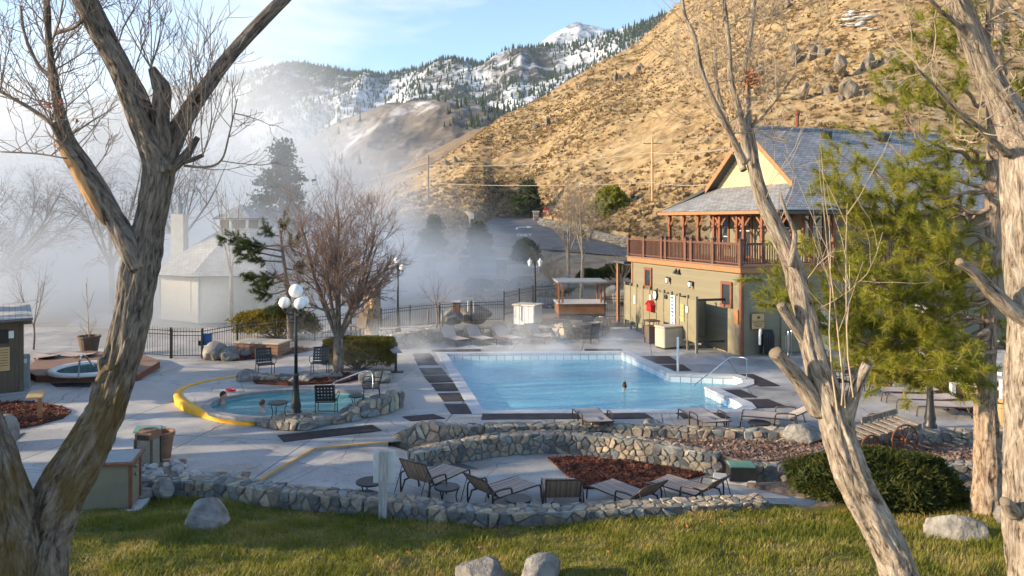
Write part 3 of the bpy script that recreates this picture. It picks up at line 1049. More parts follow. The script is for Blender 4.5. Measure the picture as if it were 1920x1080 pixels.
def offset_poly(poly, d):
    n = len(poly)
    A = sum(poly[i][0] * poly[(i + 1) % n][1] - poly[(i + 1) % n][0] * poly[i][1] for i in range(n))
    s = 1 if A > 0 else -1
    out = []
    for i in range(n):
        p0, p1, p2 = Vector(poly[i - 1][:2]), Vector(poly[i][:2]), Vector(poly[(i + 1) % n][:2])
        d1, d2 = (p1 - p0).normalized(), (p2 - p1).normalized()
        n1, n2 = Vector((d1.y, -d1.x)) * s, Vector((d2.y, -d2.x)) * s
        k = max(1 + n1.dot(n2), .3)
        out.append(p1 + (n1 + n2) / k * d)
    return out
XY = lambda v: (v[0], v[1])
POOL = [XY(G(x, y)) for x, y in ((905, 771), (1380, 769), (1394, 764), (1388, 757), (1322, 727), (1378, 724), (1394, 719), (1394, 713), (1376, 707), (1256, 702), (1166, 662), (836, 664))]
TUBC = G(555, 757, .2)
TUB = []
for k in range(28):
    a = 2 * math.pi * k / 28
    TUB.append((TUBC.x + 2.55 * math.cos(a), TUBC.y + .15 + 1.72 * math.sin(a)))
# raised terrace round the tub (kerb line), z = .2
TER_ARC = [(478, 784), (430, 780), (385, 770), (350, 758), (332, 745), (333, 733), (352, 723), (390, 713), (440, 706), (500, 703)]
TERR = [XY(G(x, y, .2)) for x, y in TER_ARC] + [XY(G(x, y, .2)) for x, y in ((560, 703), (640, 700), (700, 700), (745, 718), (757, 745), (730, 758), (690, 768), (640, 778), (600, 786), (540, 792))]
STEP = [XY(G(x, y)) for x, y in ((455, 922), (508, 887), (590, 840), (728, 828))]
WALLF = [XY(G(x, y)) for x, y in ((780, 822), (850, 826), (905, 812), (1000, 809), (1250, 813), (1560, 818), (1900, 822), (2300, 824))]
DECK = [(-34, 39.5), (-34, 12.2), XY(G(-330, 960)), XY(G(140, 955)), XY(G(240, 918)), XY(G(330, 912)), XY(G(420, 916))] + STEP + WALLF + [(36, 39.5)]
OCT = [XY(G(x, y)) for x, y in ((47, 706), (68, 717), (258, 715), (300, 689), (272, 677), (170, 669), (85, 674))]
slabs('pool_deck', DECK, [offset_poly(POOL, .36), TERR], 0.0, 3.0, R(-9), MT['concrete'], (1.2, 21.0))
slabs('tub_terrace', TERR, [TUB], .2, 2.6, R(25), MT['concrete'], (-7, 20.5), .014, .2)
LOW = STEP + [XY(GL(x, y)) for x, y in ((735, 836), (800, 858), (850, 852), (980, 838), (1060, 838), (1180, 848), (1345, 872), (1420, 892), (1560, 900), (1620, 930), (1500, 958), (1400, 965), (1200, 968), (1060, 974), (960, 978), (850, 976), (760, 965), (640, 952), (500, 940))]
lowp = slabs('lower_patio', LOW, [], -.15, 2.7, R(-22), MT['concrete'], (0.6, 15.3), .014)
def zl_w(X, Y):
    t = np.clip((X / Y * F + 270.0) / 170.0, 0, 1)
    return .07 - .32 * t * t * (3 - 2 * t)
for o in [lowp] + list(lowp.children):
    bm = bmesh.new(); bm.from_mesh(o.data)
    bmesh.ops.triangulate(bm, faces=bm.faces[:])
    for k in range(2):
        bmesh.ops.subdivide_edges(bm, edges=[e for e in bm.edges if e.calc_length() > .5], cuts=1, use_grid_fill=False)
        bmesh.ops.triangulate(bm, faces=bm.faces[:])
    for v in bm.verts:
        v.co.z += float(zl_w(v.co.x, v.co.y))
    bm.to_mesh(o.data); bm.free()
# far side paving right of the pool is part of the deck; a soil sheet lies under the beds
W2 = [(778, 886), (850, 871), (900, 862), (980, 853), (1060, 852), (1120, 857), (1180, 864), (1240, 873), (1300, 885), (1345, 892)]
W2B = [(G(x, y, -.4).x, G(x, y, -.4).y + .22) for x, y in W2]
W6B = [(G(x, y, -.4).x, G(x, y, -.4).y + .2) for x, y in ((1412, 909), (1480, 909), (1600, 915), (1750, 912), (1900, 905), (2300, 900))]
struct('bed_soil', B().add(prism([XY(G(x, y, -.02)) for x, y in ((790, 828), (850, 829), (905, 815), (1250, 816), (1560, 821), (2300, 826))] + W6B[::-1] + W2B[::-1], -.7, -.03)), MT['soil'])
struct('verge_soil', B().add(prism([XY(G(x, y, -.3)) for x, y in ((1400, 905), (1900, 890), (2300, 890), (2300, 990), (1500, 1000), (1470, 968), (1560, 935))], -.6, -.3)), MT['soil'])

# ---- painted step edge
b = B()
for a, c in zip(STEP[:-1], STEP[1:]):
    a, c = Vector((*a, 0)), Vector((*c, 0))
    d = (c - a).normalized(); n_ = Vector((d.y, -d.x, 0))
    b.add(([a + n_ * .005 + Vector((0, 0, .004)), c + n_ * .005 + Vector((0, 0, .004)), c - n_ * .07 + Vector((0, 0, .004)), a - n_ * .07 + Vector((0, 0, .004)),
            a + n_ * .005 + Vector((0, 0, -.03)), c + n_ * .005 + Vector((0, 0, -.03))], [(0, 1, 2, 3), (4, 5, 1, 0)]))
struct('step_marking', b, MT['orange_line'])
b = B()
for a, c in zip(STEP[:-1], STEP[1:]):
    a, c = Vector((*a, 0)), Vector((*c, 0))
    d = (c - a).normalized(); n_ = Vector((d.y, -d.x, 0)) * .002
    b.add(([(a + n_)[:], (c + n_)[:], (c + n_ - Vector((0, 0, .6)))[:], (a + n_ - Vector((0, 0, .6)))[:]], [(0, 1, 2, 3)]))
struct('step_riser', b, MT['concrete'])

# ---- main pool
pool = thing('swimming_pool', 'large blue heated swimming pool with white tile band', 'pool', (2, 26, 0))
b = B()
n = len(POOL)
V = [(p[0], p[1], .0) for p in POOL] + [(p[0], p[1], -.8) for p in POOL]
b.add((V, [(i, (i + 1) % n, n + (i + 1) % n, n + i) for i in range(n)] + [tuple(range(n, 2 * n))]))
part('basin', b, MT['basin'], pool, world=True)
b = B().add(([(p[0], p[1], -.27) for p in offset_poly(POOL, -.004)], [tuple(range(n))]))
part('water', b, MT['water'], pool, world=True)
OUTER = offset_poly(POOL, .355)
cnt = 0
tile_me = B().add(box(-.5, .5, 0, .012, -.5, .5, .0)).mesh('tile', MT['tile'])
for i in range(n):
    a, c = Vector((*POOL[i], 0)), Vector((*POOL[(i + 1) % n], 0))
    oa, oc = Vector((*OUTER[i], 0)), Vector((*OUTER[(i + 1) % n], 0))
    L = (c - a).length
    k = max(1, round(L / 1.25))
    for j in range(k):
        t0, t1 = j / k + (.006 / L), (j + 1) / k - (.006 / L)
        q = [a.lerp(c, t0), a.lerp(c, t1), oa.lerp(oc, t1), oa.lerp(oc, t0)]
        nrm = (q[3] - q[0]).normalized()
        q[0] = q[0] - nrm * .03; q[1] = q[1] - nrm * .03
        part('coping_stone', B().add(prism([XY(v) for v in q], -.06, .035)), MT['coping'], pool, world=True)
    k = max(1, round(L / .355))
    d = (c - a).normalized()
    nn = Vector((-d.y, d.x, 0))
    if not in_poly(a.lerp(c, .5) + nn * .05, POOL):
        nn = -nn
    for j in range(k):
        pos = a.lerp(c, (j + .5) / k) + nn * .001
        ang = math.atan2(d.y, d.x)
        if (Matrix.Rotation(ang, 3, 'Z') @ Vector((0, 1, 0))).dot(nn) < 0:
            ang += math.pi
        o = link('tile', tile_me, pool, pos - Vector(pool.location) + Vector((0, 0, -.225)), (0, 0, ang))
        o.scale = (L / k - .022, 1, .30)
def strip(poly, z0, z1, inset, m, name, parent):
    q = offset_poly(poly, -inset)
    n = len(q)
    part(name, B().add(([(p[0], p[1], z) for z in (z0, z1) for p in q], [(i, (i + 1) % n, n + (i + 1) % n, n + i) for i in range(n)])), m, parent, world=True)
strip(POOL, -.40, -.055, .0008, MT['grout'], 'grout_band', pool)

# ---- tub
tub = thing('hot_tub', 'oval hot tub sunk in a raised terrace behind the lamp post', 'hot tub', (TUBC.x, TUBC.y, .2))
n = len(TUB)
b = B().add(([(p[0], p[1], .2) for p in TUB] + [(p[0], p[1], -.9) for p in offset_poly(TUB, -.1)], [(i, (i + 1) % n, n + (i + 1) % n, n + i) for i in range(n)] + [tuple(range(n, 2 * n))]))
part('basin', b, MT['tub_basin'], tub, world=True)
part('water', B().add(([(p[0], p[1], .08) for p in TUB], [tuple(range(n))])), MT['tub_water'], tub, world=True)
MT['tub_rim'] = mat('tub_rim', (.20, .20, .20), (.28, .27, .26), 6, .6)
rim_o, rim_i = offset_poly(TUB, .22), offset_poly(TUB, -.03)
for k in range(n):
    j = (k + 1) % n
    part('coping_stone', B().add(prism([XY(rim_i[k]), XY(rim_i[j]), XY(Vector(rim_o[j]).lerp(Vector(rim_o[k]), .03)), XY(rim_o[k])], .12, .225)), MT['tub_rim'], tub, world=True)
# yellow kerb along the terrace edge
arc = smooth_path([(*XY(G(x, y, .2)), 0) for x, y in TER_ARC], 5)
Tk = np.gradient(arc, axis=0); Tk /= np.linalg.norm(Tk, axis=1)[:, None]
Nk = np.stack([-Tk[:, 1], Tk[:, 0], 0 * Tk[:, 0]], 1)
if np.dot(Nk[10], np.array([TUBC.x, TUBC.y, 0]) - arc[10]) > 0:
    Nk = -Nk
prof = [(.06, -.02), (.075, .17), (.05, .215), (-.17, .215), (-.17, .1)]
V = np.concatenate([arc + Nk * a + np.array([0, 0, z]) for a, z in prof])
m = len(arc)
Fk = [(p * m + i, p * m + i + 1, (p + 1) * m + i + 1, (p + 1) * m + i) for p in range(4) for i in range(m - 1)] + [tuple(p * m for p in range(5)), tuple(p * m + m - 1 for p in range(5))][::-1]
kb = thing('kerb', 'curved yellow painted kerb round the left of the hot tub', 'kerb', (arc[20][0], arc[20][1], 0))
part('kerb_stone', B().add((V, Fk)), MT['kerb_yellow'], kb, True, world=True)

# ---- lawn
W1 = [(-200, 990), (60, 985), (140, 968), (240, 936), (330, 934), (420, 940), (500, 952), (600, 962), (700, 970), (760, 977), (850, 988), (960, 990), (1060, 985), (1180, 975), (1300, 968), (1440, 958), (1520, 962), (1620, 955), (1750, 940), (1900, 925), (2200, 915)]
W1P = np.array([G(x, y, -.15)[:] for x, y in W1])
lx = np.linspace(-14, 17, 400); ly = np.linspace(2.5, 18, 240)
LX, LY = np.meshgrid(lx, ly)
def lawn_z(X, Y):
    yw = np.interp(X, W1P[:, 0], W1P[:, 1])
    d = yw - Y
    q = np.stack([X, Y, 0 * X], 1)
    return np.where(d > -.35, -.14 + np.clip(d, 0, 20) * .15 + .02 * np.clip(d, 0, 4) ** 1.3, -.5) + .05 * fbm(q * .8, 3, 3) + .05 * fbm(q * 2.6, 3, 4)
LZ = lawn_z(LX.ravel(), LY.ravel())
struct('lawn', B().add((np.stack([LX.ravel(), LY.ravel(), LZ], 1), grid_faces(240, 400))), MT['lawn_soil'], True)
# grass blades
n = 90000
gx = RNG.uniform(-9, 12, n * 2); gy = RNG.uniform(8.0, 16.5, n * 2)
yw = np.interp(gx, W1P[:, 0], W1P[:, 1])
k = (gy < yw - .02) & (np.abs(gx) < gy * .72 + .5)
gx, gy = gx[k][:n], gy[k][:n]
g = np.stack([gx, gy, lawn_z(gx, gy)], 1)
q = np.stack([gx, gy, 0 * gx], 1)
hh = (.04 + .08 * np.clip(fbm(q * 1.6, 3, 8) + .45, 0, 1)) * RNG.uniform(.6, 1.4, len(gx))
a = RNG.uniform(0, 6.28, len(gx))
ln = RNG.uniform(.2, 1.1, len(gx))[:, None] * hh[:, None] * np.stack([np.cos(a), np.sin(a), 0 * a], 1)
wv = np.stack([-np.sin(a), np.cos(a), 0 * a], 1) * RNG.uniform(.006, .013, len(gx))[:, None]
V = np.stack([g - wv, g + wv, g + ln + np.stack([0 * a, 0 * a, hh], 1)], 1).reshape(-1, 3)
o = link('grass', B().add((V, np.arange(len(V)).reshape(-1, 3))).mesh('grass', MT['grass']))
tag(o, 'short patchy green and straw grass of the foreground lawn', 'grass', None, 'stuff')

# ---- drive with markings
rd = [RP(x, y) for x, y in ((921, 409), (1003, 409), (1008, 418), (1100, 441), (1210, 470), (1235, 477), (1170, 480), (1080, 473), (1000, 466), (930, 463), (905, 450))]
nR = len(rd)
struct('road', B().add(([v[:] for v in rd], [tuple(range(nR))[::-1]])), MT['asphalt'])
def flat_text(name, body, mat_, parent, size, M):
    cu = bpy.data.curves.new(name, 'FONT')
    cu.body = body
    cu.size = size
    cu.align_x = 'CENTER'; cu.align_y = 'CENTER'
    cu.extrude = .002
    tmp = bpy.data.objects.new(name, cu)
    dg = bpy.context.evaluated_depsgraph_get()
    COL.objects.link(tmp)
    dg.update()
    me = bpy.data.meshes.new_from_object(tmp.evaluated_get(dg))
    bpy.data.objects.remove(tmp)
    me.transform(M)
    me.materials.clear()
    me.materials.append(mat_)
    return link(name, me, parent)
c0, c1 = RP(983, 441), RP(983, 428)
ey = (c1 - c0).normalized(); ex_ = Vector((1, 0, 0)); ez = ex_.cross(ey).normalized()
def plane_m(o, sx, sy):
    m = Matrix((ex_ * sx, ey * sy, ez)).transposed().to_4x4()
    m.translation = o + ez * .02
    return m
rm = thing('road_marking', 'white ONLY lettering and turn arrow painted on the drive', 'road marking', c0)
t = flat_text('lettering', 'ONLY', MT['road_paint'], rm, 1.0, Matrix.Translation(-c0) @ plane_m(c0, .8, 5.5))
a0 = RP(980, 427)
m4 = Matrix.Translation(-c0) @ plane_m(a0, 1, 1)
arrow = [(-1.1, -3.2), (-.75, -3.2), (-.75, -.6), (-.3, .3), (.7, .5), (.7, -.8), (1.6, 1.0), (.7, 2.9), (.7, 1.6), (-.5, 1.4), (-1.1, .2)]
part('arrow', B().add(([(x, y, 0) for x, y in arrow], [tuple(range(len(arrow)))]), m4), MT['road_paint'], rm)
# ================================================================ trees and shrubs
def bark_disp(seed, amp=.13, fr=13, fl=2.0):
    def f(L, a, rad):
        m, n = len(L), len(a)
        r = np.maximum(rad, .06)[:, None]
        q = np.stack([(np.cos(a)[None] * r * fr).ravel(), (np.sin(a)[None] * r * fr).ravel(), np.repeat(L[:, None] * fl, n, 1).ravel()], 1)
        q = q + .45 * np.stack([vn(q * 1.3, seed + 9), vn(q * 1.3, seed + 10), vn(q * 1.3, seed + 11)], 1)
        h = np.clip(1 - 1.6 * np.abs(vn(q, seed)), -.6, 1) * .6 + np.abs(vn(q * 2.1, seed + 2)) * .4 + fbm(q * np.array([.25, .25, .22]), 2, seed + 4) * .8
        return (h - .35).reshape(m, n) * np.minimum(rad[:, None] * amp * 2.0, .055)
    return f
def limb(b, pts, n=36, step=.05, seed=1, amp=.12, d=None):
    """pts: (px, py, width_px, depth) traced in the photograph"""
    P3 = [P(p[0], p[1], p[3]) for p in pts]
    rr = [p[2] * .5 * p[3] / F for p in pts]
    path = smooth_path([(*q, r) for q, r in zip(P3, rr)], 14)
    seg = np.linalg.norm(np.diff(path[:, :3], axis=0), axis=1)
    L = np.concatenate(([0], np.cumsum(seg)))
    m = max(4, int(L[-1] / step))
    s = np.linspace(0, L[-1], m)
    pa = np.stack([np.interp(s, L, path[:, k]) for k in range(3)], 1)
    pa[:, :3] += .25 * np.interp(s, L, path[:, 3])[:, None] * np.stack([vn(np.stack([s * 1.2, 0 * s, 0 * s], 1), seed + k) for k in range(3)], 1)
    ra = np.interp(s, L, path[:, 3])
    b.add(tube(pa, ra, n, True, bark_disp(seed, amp)))
    return pa, ra
def sprig(b, p, d, L, r, lev, rg, up=.35, wig=.18, nch=(3, 6), ratio=.5, sides=4):
    p = np.array(p, float); d = np.array(d, float); d /= np.linalg.norm(d)
    k = 5 if lev > 0 else 4
    pts = [p]
    for i in range(k):
        d = d + rg.normal(size=3) * wig + np.array([0, 0, up]) / k
        d /= np.linalg.norm(d)
        pts.append(pts[-1] + d * L / k)
    pts = np.array(pts)
    b.add(tube(pts, np.linspace(r, max(r * .35, .0022), k + 1), sides, False))
    if lev > 0:
        for c in range(rg.integers(*nch)):
            t = rg.uniform(.2, .95)
            i = min(int(t * k), k - 1)
            q = pts[i] + (pts[i + 1] - pts[i]) * (t * k - i)
            dd = (pts[i + 1] - pts[i]); dd = dd / np.linalg.norm(dd)
            s = rg.normal(size=3); s -= dd * np.dot(s, dd); s /= np.linalg.norm(s)
            ang = rg.uniform(.4, .95)
            sprig(b, q, dd * math.cos(ang) + s * math.sin(ang), L * ratio * rg.uniform(.6, 1.2), max(r * .5, .003), lev - 1, rg, up, wig, nch, ratio, 3)
def sprigs_on(b, pa, ra, n, Lr, rad, lev, rg, t0=.2, t1=1.0, up=.5, out=.8, **kw):
    for k in range(n):
        i = int(rg.uniform(t0, t1) * (len(pa) - 1))
        s = rg.normal(size=3) * np.array([1, .8, .6]); s /= np.linalg.norm(s)
        d = s * out + np.array([0, 0, up])
        sprig(b, pa[i] + s * ra[i] * .7, d, rg.uniform(*Lr), rad * rg.uniform(.6, 1.3), lev, rg, **kw)
def leaf_cards(pts, size, rg, el=1.0):
    n = len(pts)
    d = rg.normal(size=(n, 3)); d /= np.linalg.norm(d, axis=1)[:, None]
    s = rg.normal(size=(n, 3)); s -= d * np.sum(s * d, 1)[:, None]; s /= np.linalg.norm(s, axis=1)[:, None]
    L = size * rg.uniform(.6, 1.4, n)[:, None]
    V = np.stack([pts - s * L * .28, pts + s * L * .28, pts + d * L * el], 1).reshape(-1, 3)
    return V, np.arange(3 * n).reshape(-1, 3)

# ---- big forked cottonwood, left foreground
T = thing('cottonwood_tree', 'huge forked bare cottonwood with mossy trunk at left foreground', 'tree', P(40, 1190, 8.0))
b = B()
main = limb(b, [(40, 1190, 130, 7.9), (72, 1070, 96, 7.95), (93, 985, 82, 8.0), (116, 905, 84, 8.0), (152, 840, 74, 8.0), (185, 778, 64, 8.0), (218, 700, 60, 8.0), (241, 640, 60, 8.0), (255, 560, 60, 8.0), (266, 490, 64, 8.0), (282, 420, 50, 8.0), (297, 350, 50, 8.0), (303, 300, 54, 8.0)], 130, .022, 2, .14)
part('trunk', b, MT['bark_grey'], T, True, world=True)
stem2 = B()
limb(stem2, [(20, 1190, 150, 7.7), (14, 1080, 112, 7.7), (6, 980, 104, 7.7), (-8, 900, 98, 7.72), (-32, 830, 90, 7.75), (-80, 700, 80, 7.8), (-130, 560, 70, 7.8)], 110, .022, 5, .16)
part('trunk', stem2, MT['bark_grey'], T, True, world=True, label='second trunk leaning out of the picture at left')
lw = B()
l1 = limb(lw, [(262, 505, 40, 7.95), (235, 455, 38, 7.9), (203, 400, 33, 7.86), (172, 345, 34, 7.82), (140, 290, 31, 7.78), (122, 250, 27, 7.76), (108, 190, 17, 7.72), (100, 140, 15, 7.7), (92, 80, 13, 7.7), (90, 30, 12, 7.7), (86, -30, 10, 7.7)], 72, .024, 7, .14)
part('limb', lw, MT['bark_grey'], T, True, world=True)
l2b = B()
l2 = limb(l2b, [(300, 325, 50, 8.0), (282, 270, 46, 7.95), (255, 200, 42, 7.85), (222, 120, 36, 7.75), (190, 55, 36, 7.65), (160, -5, 37, 7.55), (125, -80, 36, 7.5)], 72, .024, 9, .14)
part('limb', l2b, MT['bark_grey'], T, True, world=True)
l3b = B()
l3 = limb(l3b, [(302, 325, 48, 8.0), (322, 272, 42, 8.05), (345, 230, 34, 8.12), (375, 185, 32, 8.2), (415, 125, 28, 8.3), (440, 92, 26, 8.35), (490, 40, 24, 8.45), (530, 2, 23, 8.5), (570, -40, 20, 8.55)], 72, .024, 12, .14)
part('limb', l3b, MT['bark_grey'], T, True, world=True)
for pts, sd in (([(304, 315, 26, 8.0), (302, 262, 27, 7.95), (298, 215, 25, 7.88), (300, 170, 25, 7.84), (290, 145, 18, 7.82), (283, 128, 11, 7.8)], 15), ([(293, 165, 14, 7.82), (287, 140, 11, 7.8), (286, 124, 9, 7.78)], 16),
                ([(312, 332, 18, 8.0), (345, 298, 18, 8.0), (356, 282, 14, 8.0), (370, 258, 10, 8.0)], 17), ([(345, 302, 12, 8.0), (362, 298, 10, 7.95), (380, 291, 8, 7.9)], 18),
                ([(140, 296, 12, 7.74), (112, 258, 9, 7.68), (97, 230, 9, 7.62)], 19), ([(190, 712, 14, 7.75), (200, 690, 12, 7.7), (212, 688, 10, 7.65)], 20), ([(196, 705, 14, 7.75), (190, 685, 12, 7.7), (189, 672, 11, 7.68)], 21)):
    st = B()
    limb(st, pts, 24, .025, sd, .2)
    part('broken_stub', st, MT['bark_grey'], T, True, world=True)
# torn strip of bright wood on the left limb
sp = B()
limb(sp, [(103, 262, 4, 7.72), (122, 288, 13, 7.71), (142, 322, 17, 7.72), (162, 358, 16, 7.74), (182, 396, 12, 7.77), (196, 422, 4, 7.82)], 14, .03, 77, .25)
part('torn_wood', sp, MT['wood_raw'], T, world=True, label='strip of raw orange wood where a limb tore off')
tw = B()
rg = np.random.default_rng(5)
sprigs_on(tw, *l1, 26, (.5, 1.5), .009, 2, rg, .35, 1, .5, .7)
sprigs_on(tw, *l2, 10, (.5, 1.3), .008, 1, rg, .3, 1, .7, .5)
sprigs_on(tw, *l3, 14, (.4, 1.1), .006, 1, rg, .0, .45, 1.6, .35, wig=.08)
sprigs_on(tw, main[0], main[1], 9, (.5, 1.2), .006, 1, rg, .86, 1, 1.4, .6, wig=.1)
for (x, y, n_) in ((95, 228, 5), (283, 128, 7), (357, 282, 6), (380, 292, 4), (0, 175, 3)):
    for k in range(n_):
        sprig(tw, P(x, y, 7.75), (rg.uniform(-.6, .6), rg.uniform(-.4, .4), 1), rg.uniform(.6, 1.4), .007, 2, rg, .6, .12)
# long whippy side branches reaching left
for pts in ([(98, 232, 8, 7.6), (60, 205, 7, 7.6), (20, 182, 6, 7.6), (-20, 160, 5, 7.6)], [(100, 140, 9, 7.7), (78, 130, 7, 7.7), (58, 95, 6, 7.7), (45, 60, 5, 7.7), (38, 10, 4, 7.7)], [(125, 297, 3, 7.6), (70, 288, 3, 7.6), (0, 284, 3, 7.6)],
            [(345, 310, 5, 8), (385, 313, 4, 8), (415, 300, 4, 8), (430, 250, 3, 8), (445, 185, 2, 8)], [(105, 60, 9, 7.7), (140, 50, 6, 7.6), (160, 30, 4, 7.5)]):
    q = limb(tw, pts, 8, .05, 3, .05)
    sprigs_on(tw, *q, 12, (.25, .8), .005, 1, rg, .1, 1, .4, .7)
part('twigs', tw, MT['twig'], T, True, world=True)
lv = B()
for (x, y) in ((97, 202), (105, 210), (110, 190), (104, 186), (140, 222), (112, 198), (92, 196)):
    q = np.array(P(x, y, 7.55)[:]) + rg.normal(size=(5, 3)) * .02
    lv.add(leaf_cards(q, .05, rg))
part('dead_leaves', lv, MT['dead_leaf'], T, world=True)

# ---- pale leaning tree right of centre
T = thing('leaning_tree', 'pale bare tree leaning left in front of the lodge', 'tree', P(1712, 1150, 8.0))
b = B()
m1 = limb(b, [(1726, 1175, 68, 7.9), (1673, 1060, 63, 7.92), (1640, 985, 60, 7.95), (1594, 880, 57, 7.97), (1572, 830, 56, 8.0), (1550, 770, 52, 8.0), (1531, 700, 42, 8.0), (1515, 630, 36, 8.0), (1499, 560, 36, 8.0), (1486, 500, 34, 8.0), (1456, 430, 29, 8.0), (1430, 370, 24, 8.0), (1414, 310, 22, 8.0), (1402, 240, 20, 8.0)], 96, .022, 22, .14)
part('trunk', b, MT['bark_pale'], T, True, world=True)
for pts, sd in (([(1535, 775, 34, 8.0), (1500, 716, 28, 7.9), (1475, 686, 26, 7.8), (1452, 661, 24, 7.72)], 24), ([(1512, 640, 22, 8.0), (1492, 610, 21, 7.95), (1474, 588, 19, 7.9), (1463, 570, 17, 7.88)], 25), ([(1578, 800, 30, 8.0), (1594, 752, 22, 7.9), (1610, 712, 19, 7.85), (1626, 680, 16, 7.8)], 26)):
    b = B()
    limb(b, pts, 44, .024, sd, .13)
    part('sawn_stub', b, MT['bark_pale'], T, True, world=True)
ul = []
for pts, sd in (([(1402, 300, 20.3, 8.0), (1385, 215, 17.2, 7.95), (1370, 150, 11.7, 7.9), (1366, 80, 10.1, 7.85), (1360, 20, 8.6, 7.8), (1352, -40, 7.0, 7.8)], 30),
                ([(1402, 260, 18.7, 8.0), (1400, 190, 14.0, 8.1), (1398, 120, 10.9, 8.2), (1408, 60, 9.4, 8.3), (1415, 0, 7.8, 8.3), (1418, -40, 6.2, 8.3)], 31),
                ([(1398, 305, 13.3, 7.9), (1352, 215, 10.9, 7.7), (1318, 140, 9.4, 7.6), (1302, 70, 8.6, 7.5), (1284, 30, 7.0, 7.5), (1275, -30, 6.2, 7.5)], 32),
                ([(1395, 320, 12.5, 8.0), (1370, 250, 9.4, 8.2), (1345, 170, 7.8, 8.4), (1340, 90, 6.2, 8.5)], 33),
                ([(1408, 238, 7.0, 8.0), (1440, 205, 5.5, 7.9), (1475, 160, 4.7, 7.8), (1492, 130, 3.1, 7.8), (1490, 85, 2.3, 7.8)], 34),
                ([(1480, 500, 10.9, 7.9), (1490, 440, 8.6, 7.85), (1474, 400, 6.2, 7.8), (1462, 362, 4.7, 7.8)], 35)):
    b = B()
    ul.append(limb(b, pts, 16, .04, sd, .1))
    part('limb', b, MT['bark_pale'], T, True, world=True)
tw = B(); rg = np.random.default_rng(15)
for q in ul[:5]:
    sprigs_on(tw, *q, 17, (.3, 1.1), .006, 2, rg, .2, 1, .6, .7)
sprigs_on(tw, *m1, 7, (.5, 1.3), .005, 1, rg, .6, 1, .9, .6)
for (x, y) in ((1578, 760), (1570, 770), (1585, 765), (1600, 745)):
    sprig(tw, P(x, y, 7.8), (rg.uniform(-.35, .1), 0, 1), rg.uniform(1.4, 2.6), .010, 1, rg, .5, .05)
part('twigs', tw, MT['twig_pale'], T, True, world=True)
lv = B()
for k in range(38):
    q = np.array(P(rg.normal(1408, 9), rg.normal(150, 11), 7.9)[:])[None] + rg.normal(size=(2, 3)) * .02
    lv.add(leaf_cards(q, .05, rg))
part('dead_leaves', lv, MT['dead_leaf'], T, world=True, label='small clump of orange dead leaves')

# ---- tree at the right edge
T = thing('edge_tree', 'stout pale tree trunk at the right edge of the picture', 'tree', P(1935, 1300, 6.6))
b = B()
m1 = limb(b, [(1935, 1310, 84, 6.6), (1926, 1080, 72, 6.6), (1922, 900, 66, 6.6), (1919, 700, 72, 6.6), (1921, 520, 66, 6.6), (1920, 380, 64, 6.6), (1912, 265, 58, 6.6), (1885, 200, 47, 6.6), (1852, 140, 42, 6.55), (1825, 75, 41, 6.5), (1800, 20, 42, 6.45), (1780, -40, 40, 6.4)], 110, .022, 42, .13)
part('trunk', b, MT['bark_pale'], T, True, world=True)
ul = []
def elimb(pts, n_, st_, sd, am):
    b = B()
    r_ = limb(b, pts, n_, st_, sd, am)
    part('limb', b, MT['bark_pale'], T, True, world=True)
    return r_
ul.append(elimb([(1925, 600, 35.2, 6.5), (1890, 575, 32.0, 6.45), (1858, 545, 27.2, 6.4), (1825, 510, 20.8, 6.3), (1797, 491, 16.0, 6.25)], 28, .03, 44, .13))
ul.append(elimb([(1890, 290, 17.6, 6.5), (1862, 265, 12.8, 6.4), (1830, 235, 9.6, 6.3), (1785, 200, 7.2, 6.2), (1750, 160, 5.6, 6.1), (1715, 125, 4.0, 6.0)], 16, .04, 45, .1))
ul.append(elimb([(1825, 90, 12.0, 6.5), (1800, 50, 9.6, 6.4), (1770, 25, 8.0, 6.3), (1735, -10, 6.4, 6.2)], 16, .04, 46, .1))
ul.append(elimb([(1850, 80, 11.2, 6.5), (1852, 30, 9.6, 6.4), (1856, -30, 8.0, 6.3)], 14, .04, 47, .1))
ul.append(elimb([(1925, 220, 14.4, 6.7), (1960, 120, 12.8, 6.8), (1930, 60, 9.6, 6.9), (1890, 10, 8.0, 6.9), (1862, -20, 6.4, 6.9)], 14, .04, 48, .1))
elimb([(1905, 960, 27.2, 6.5), (1892, 945, 20.8, 6.42), (1886, 938, 14.4, 6.38)], 18, .02, 49, .2)
tw = B(); rg = np.random.default_rng(25)
for q in ul[1:]:
    sprigs_on(tw, *q, 9, (.25, .8), .006, 2, rg, .2, 1, .3, .8, wig=.25)
part('twigs', tw, MT['twig_pale'], T, True, world=True)

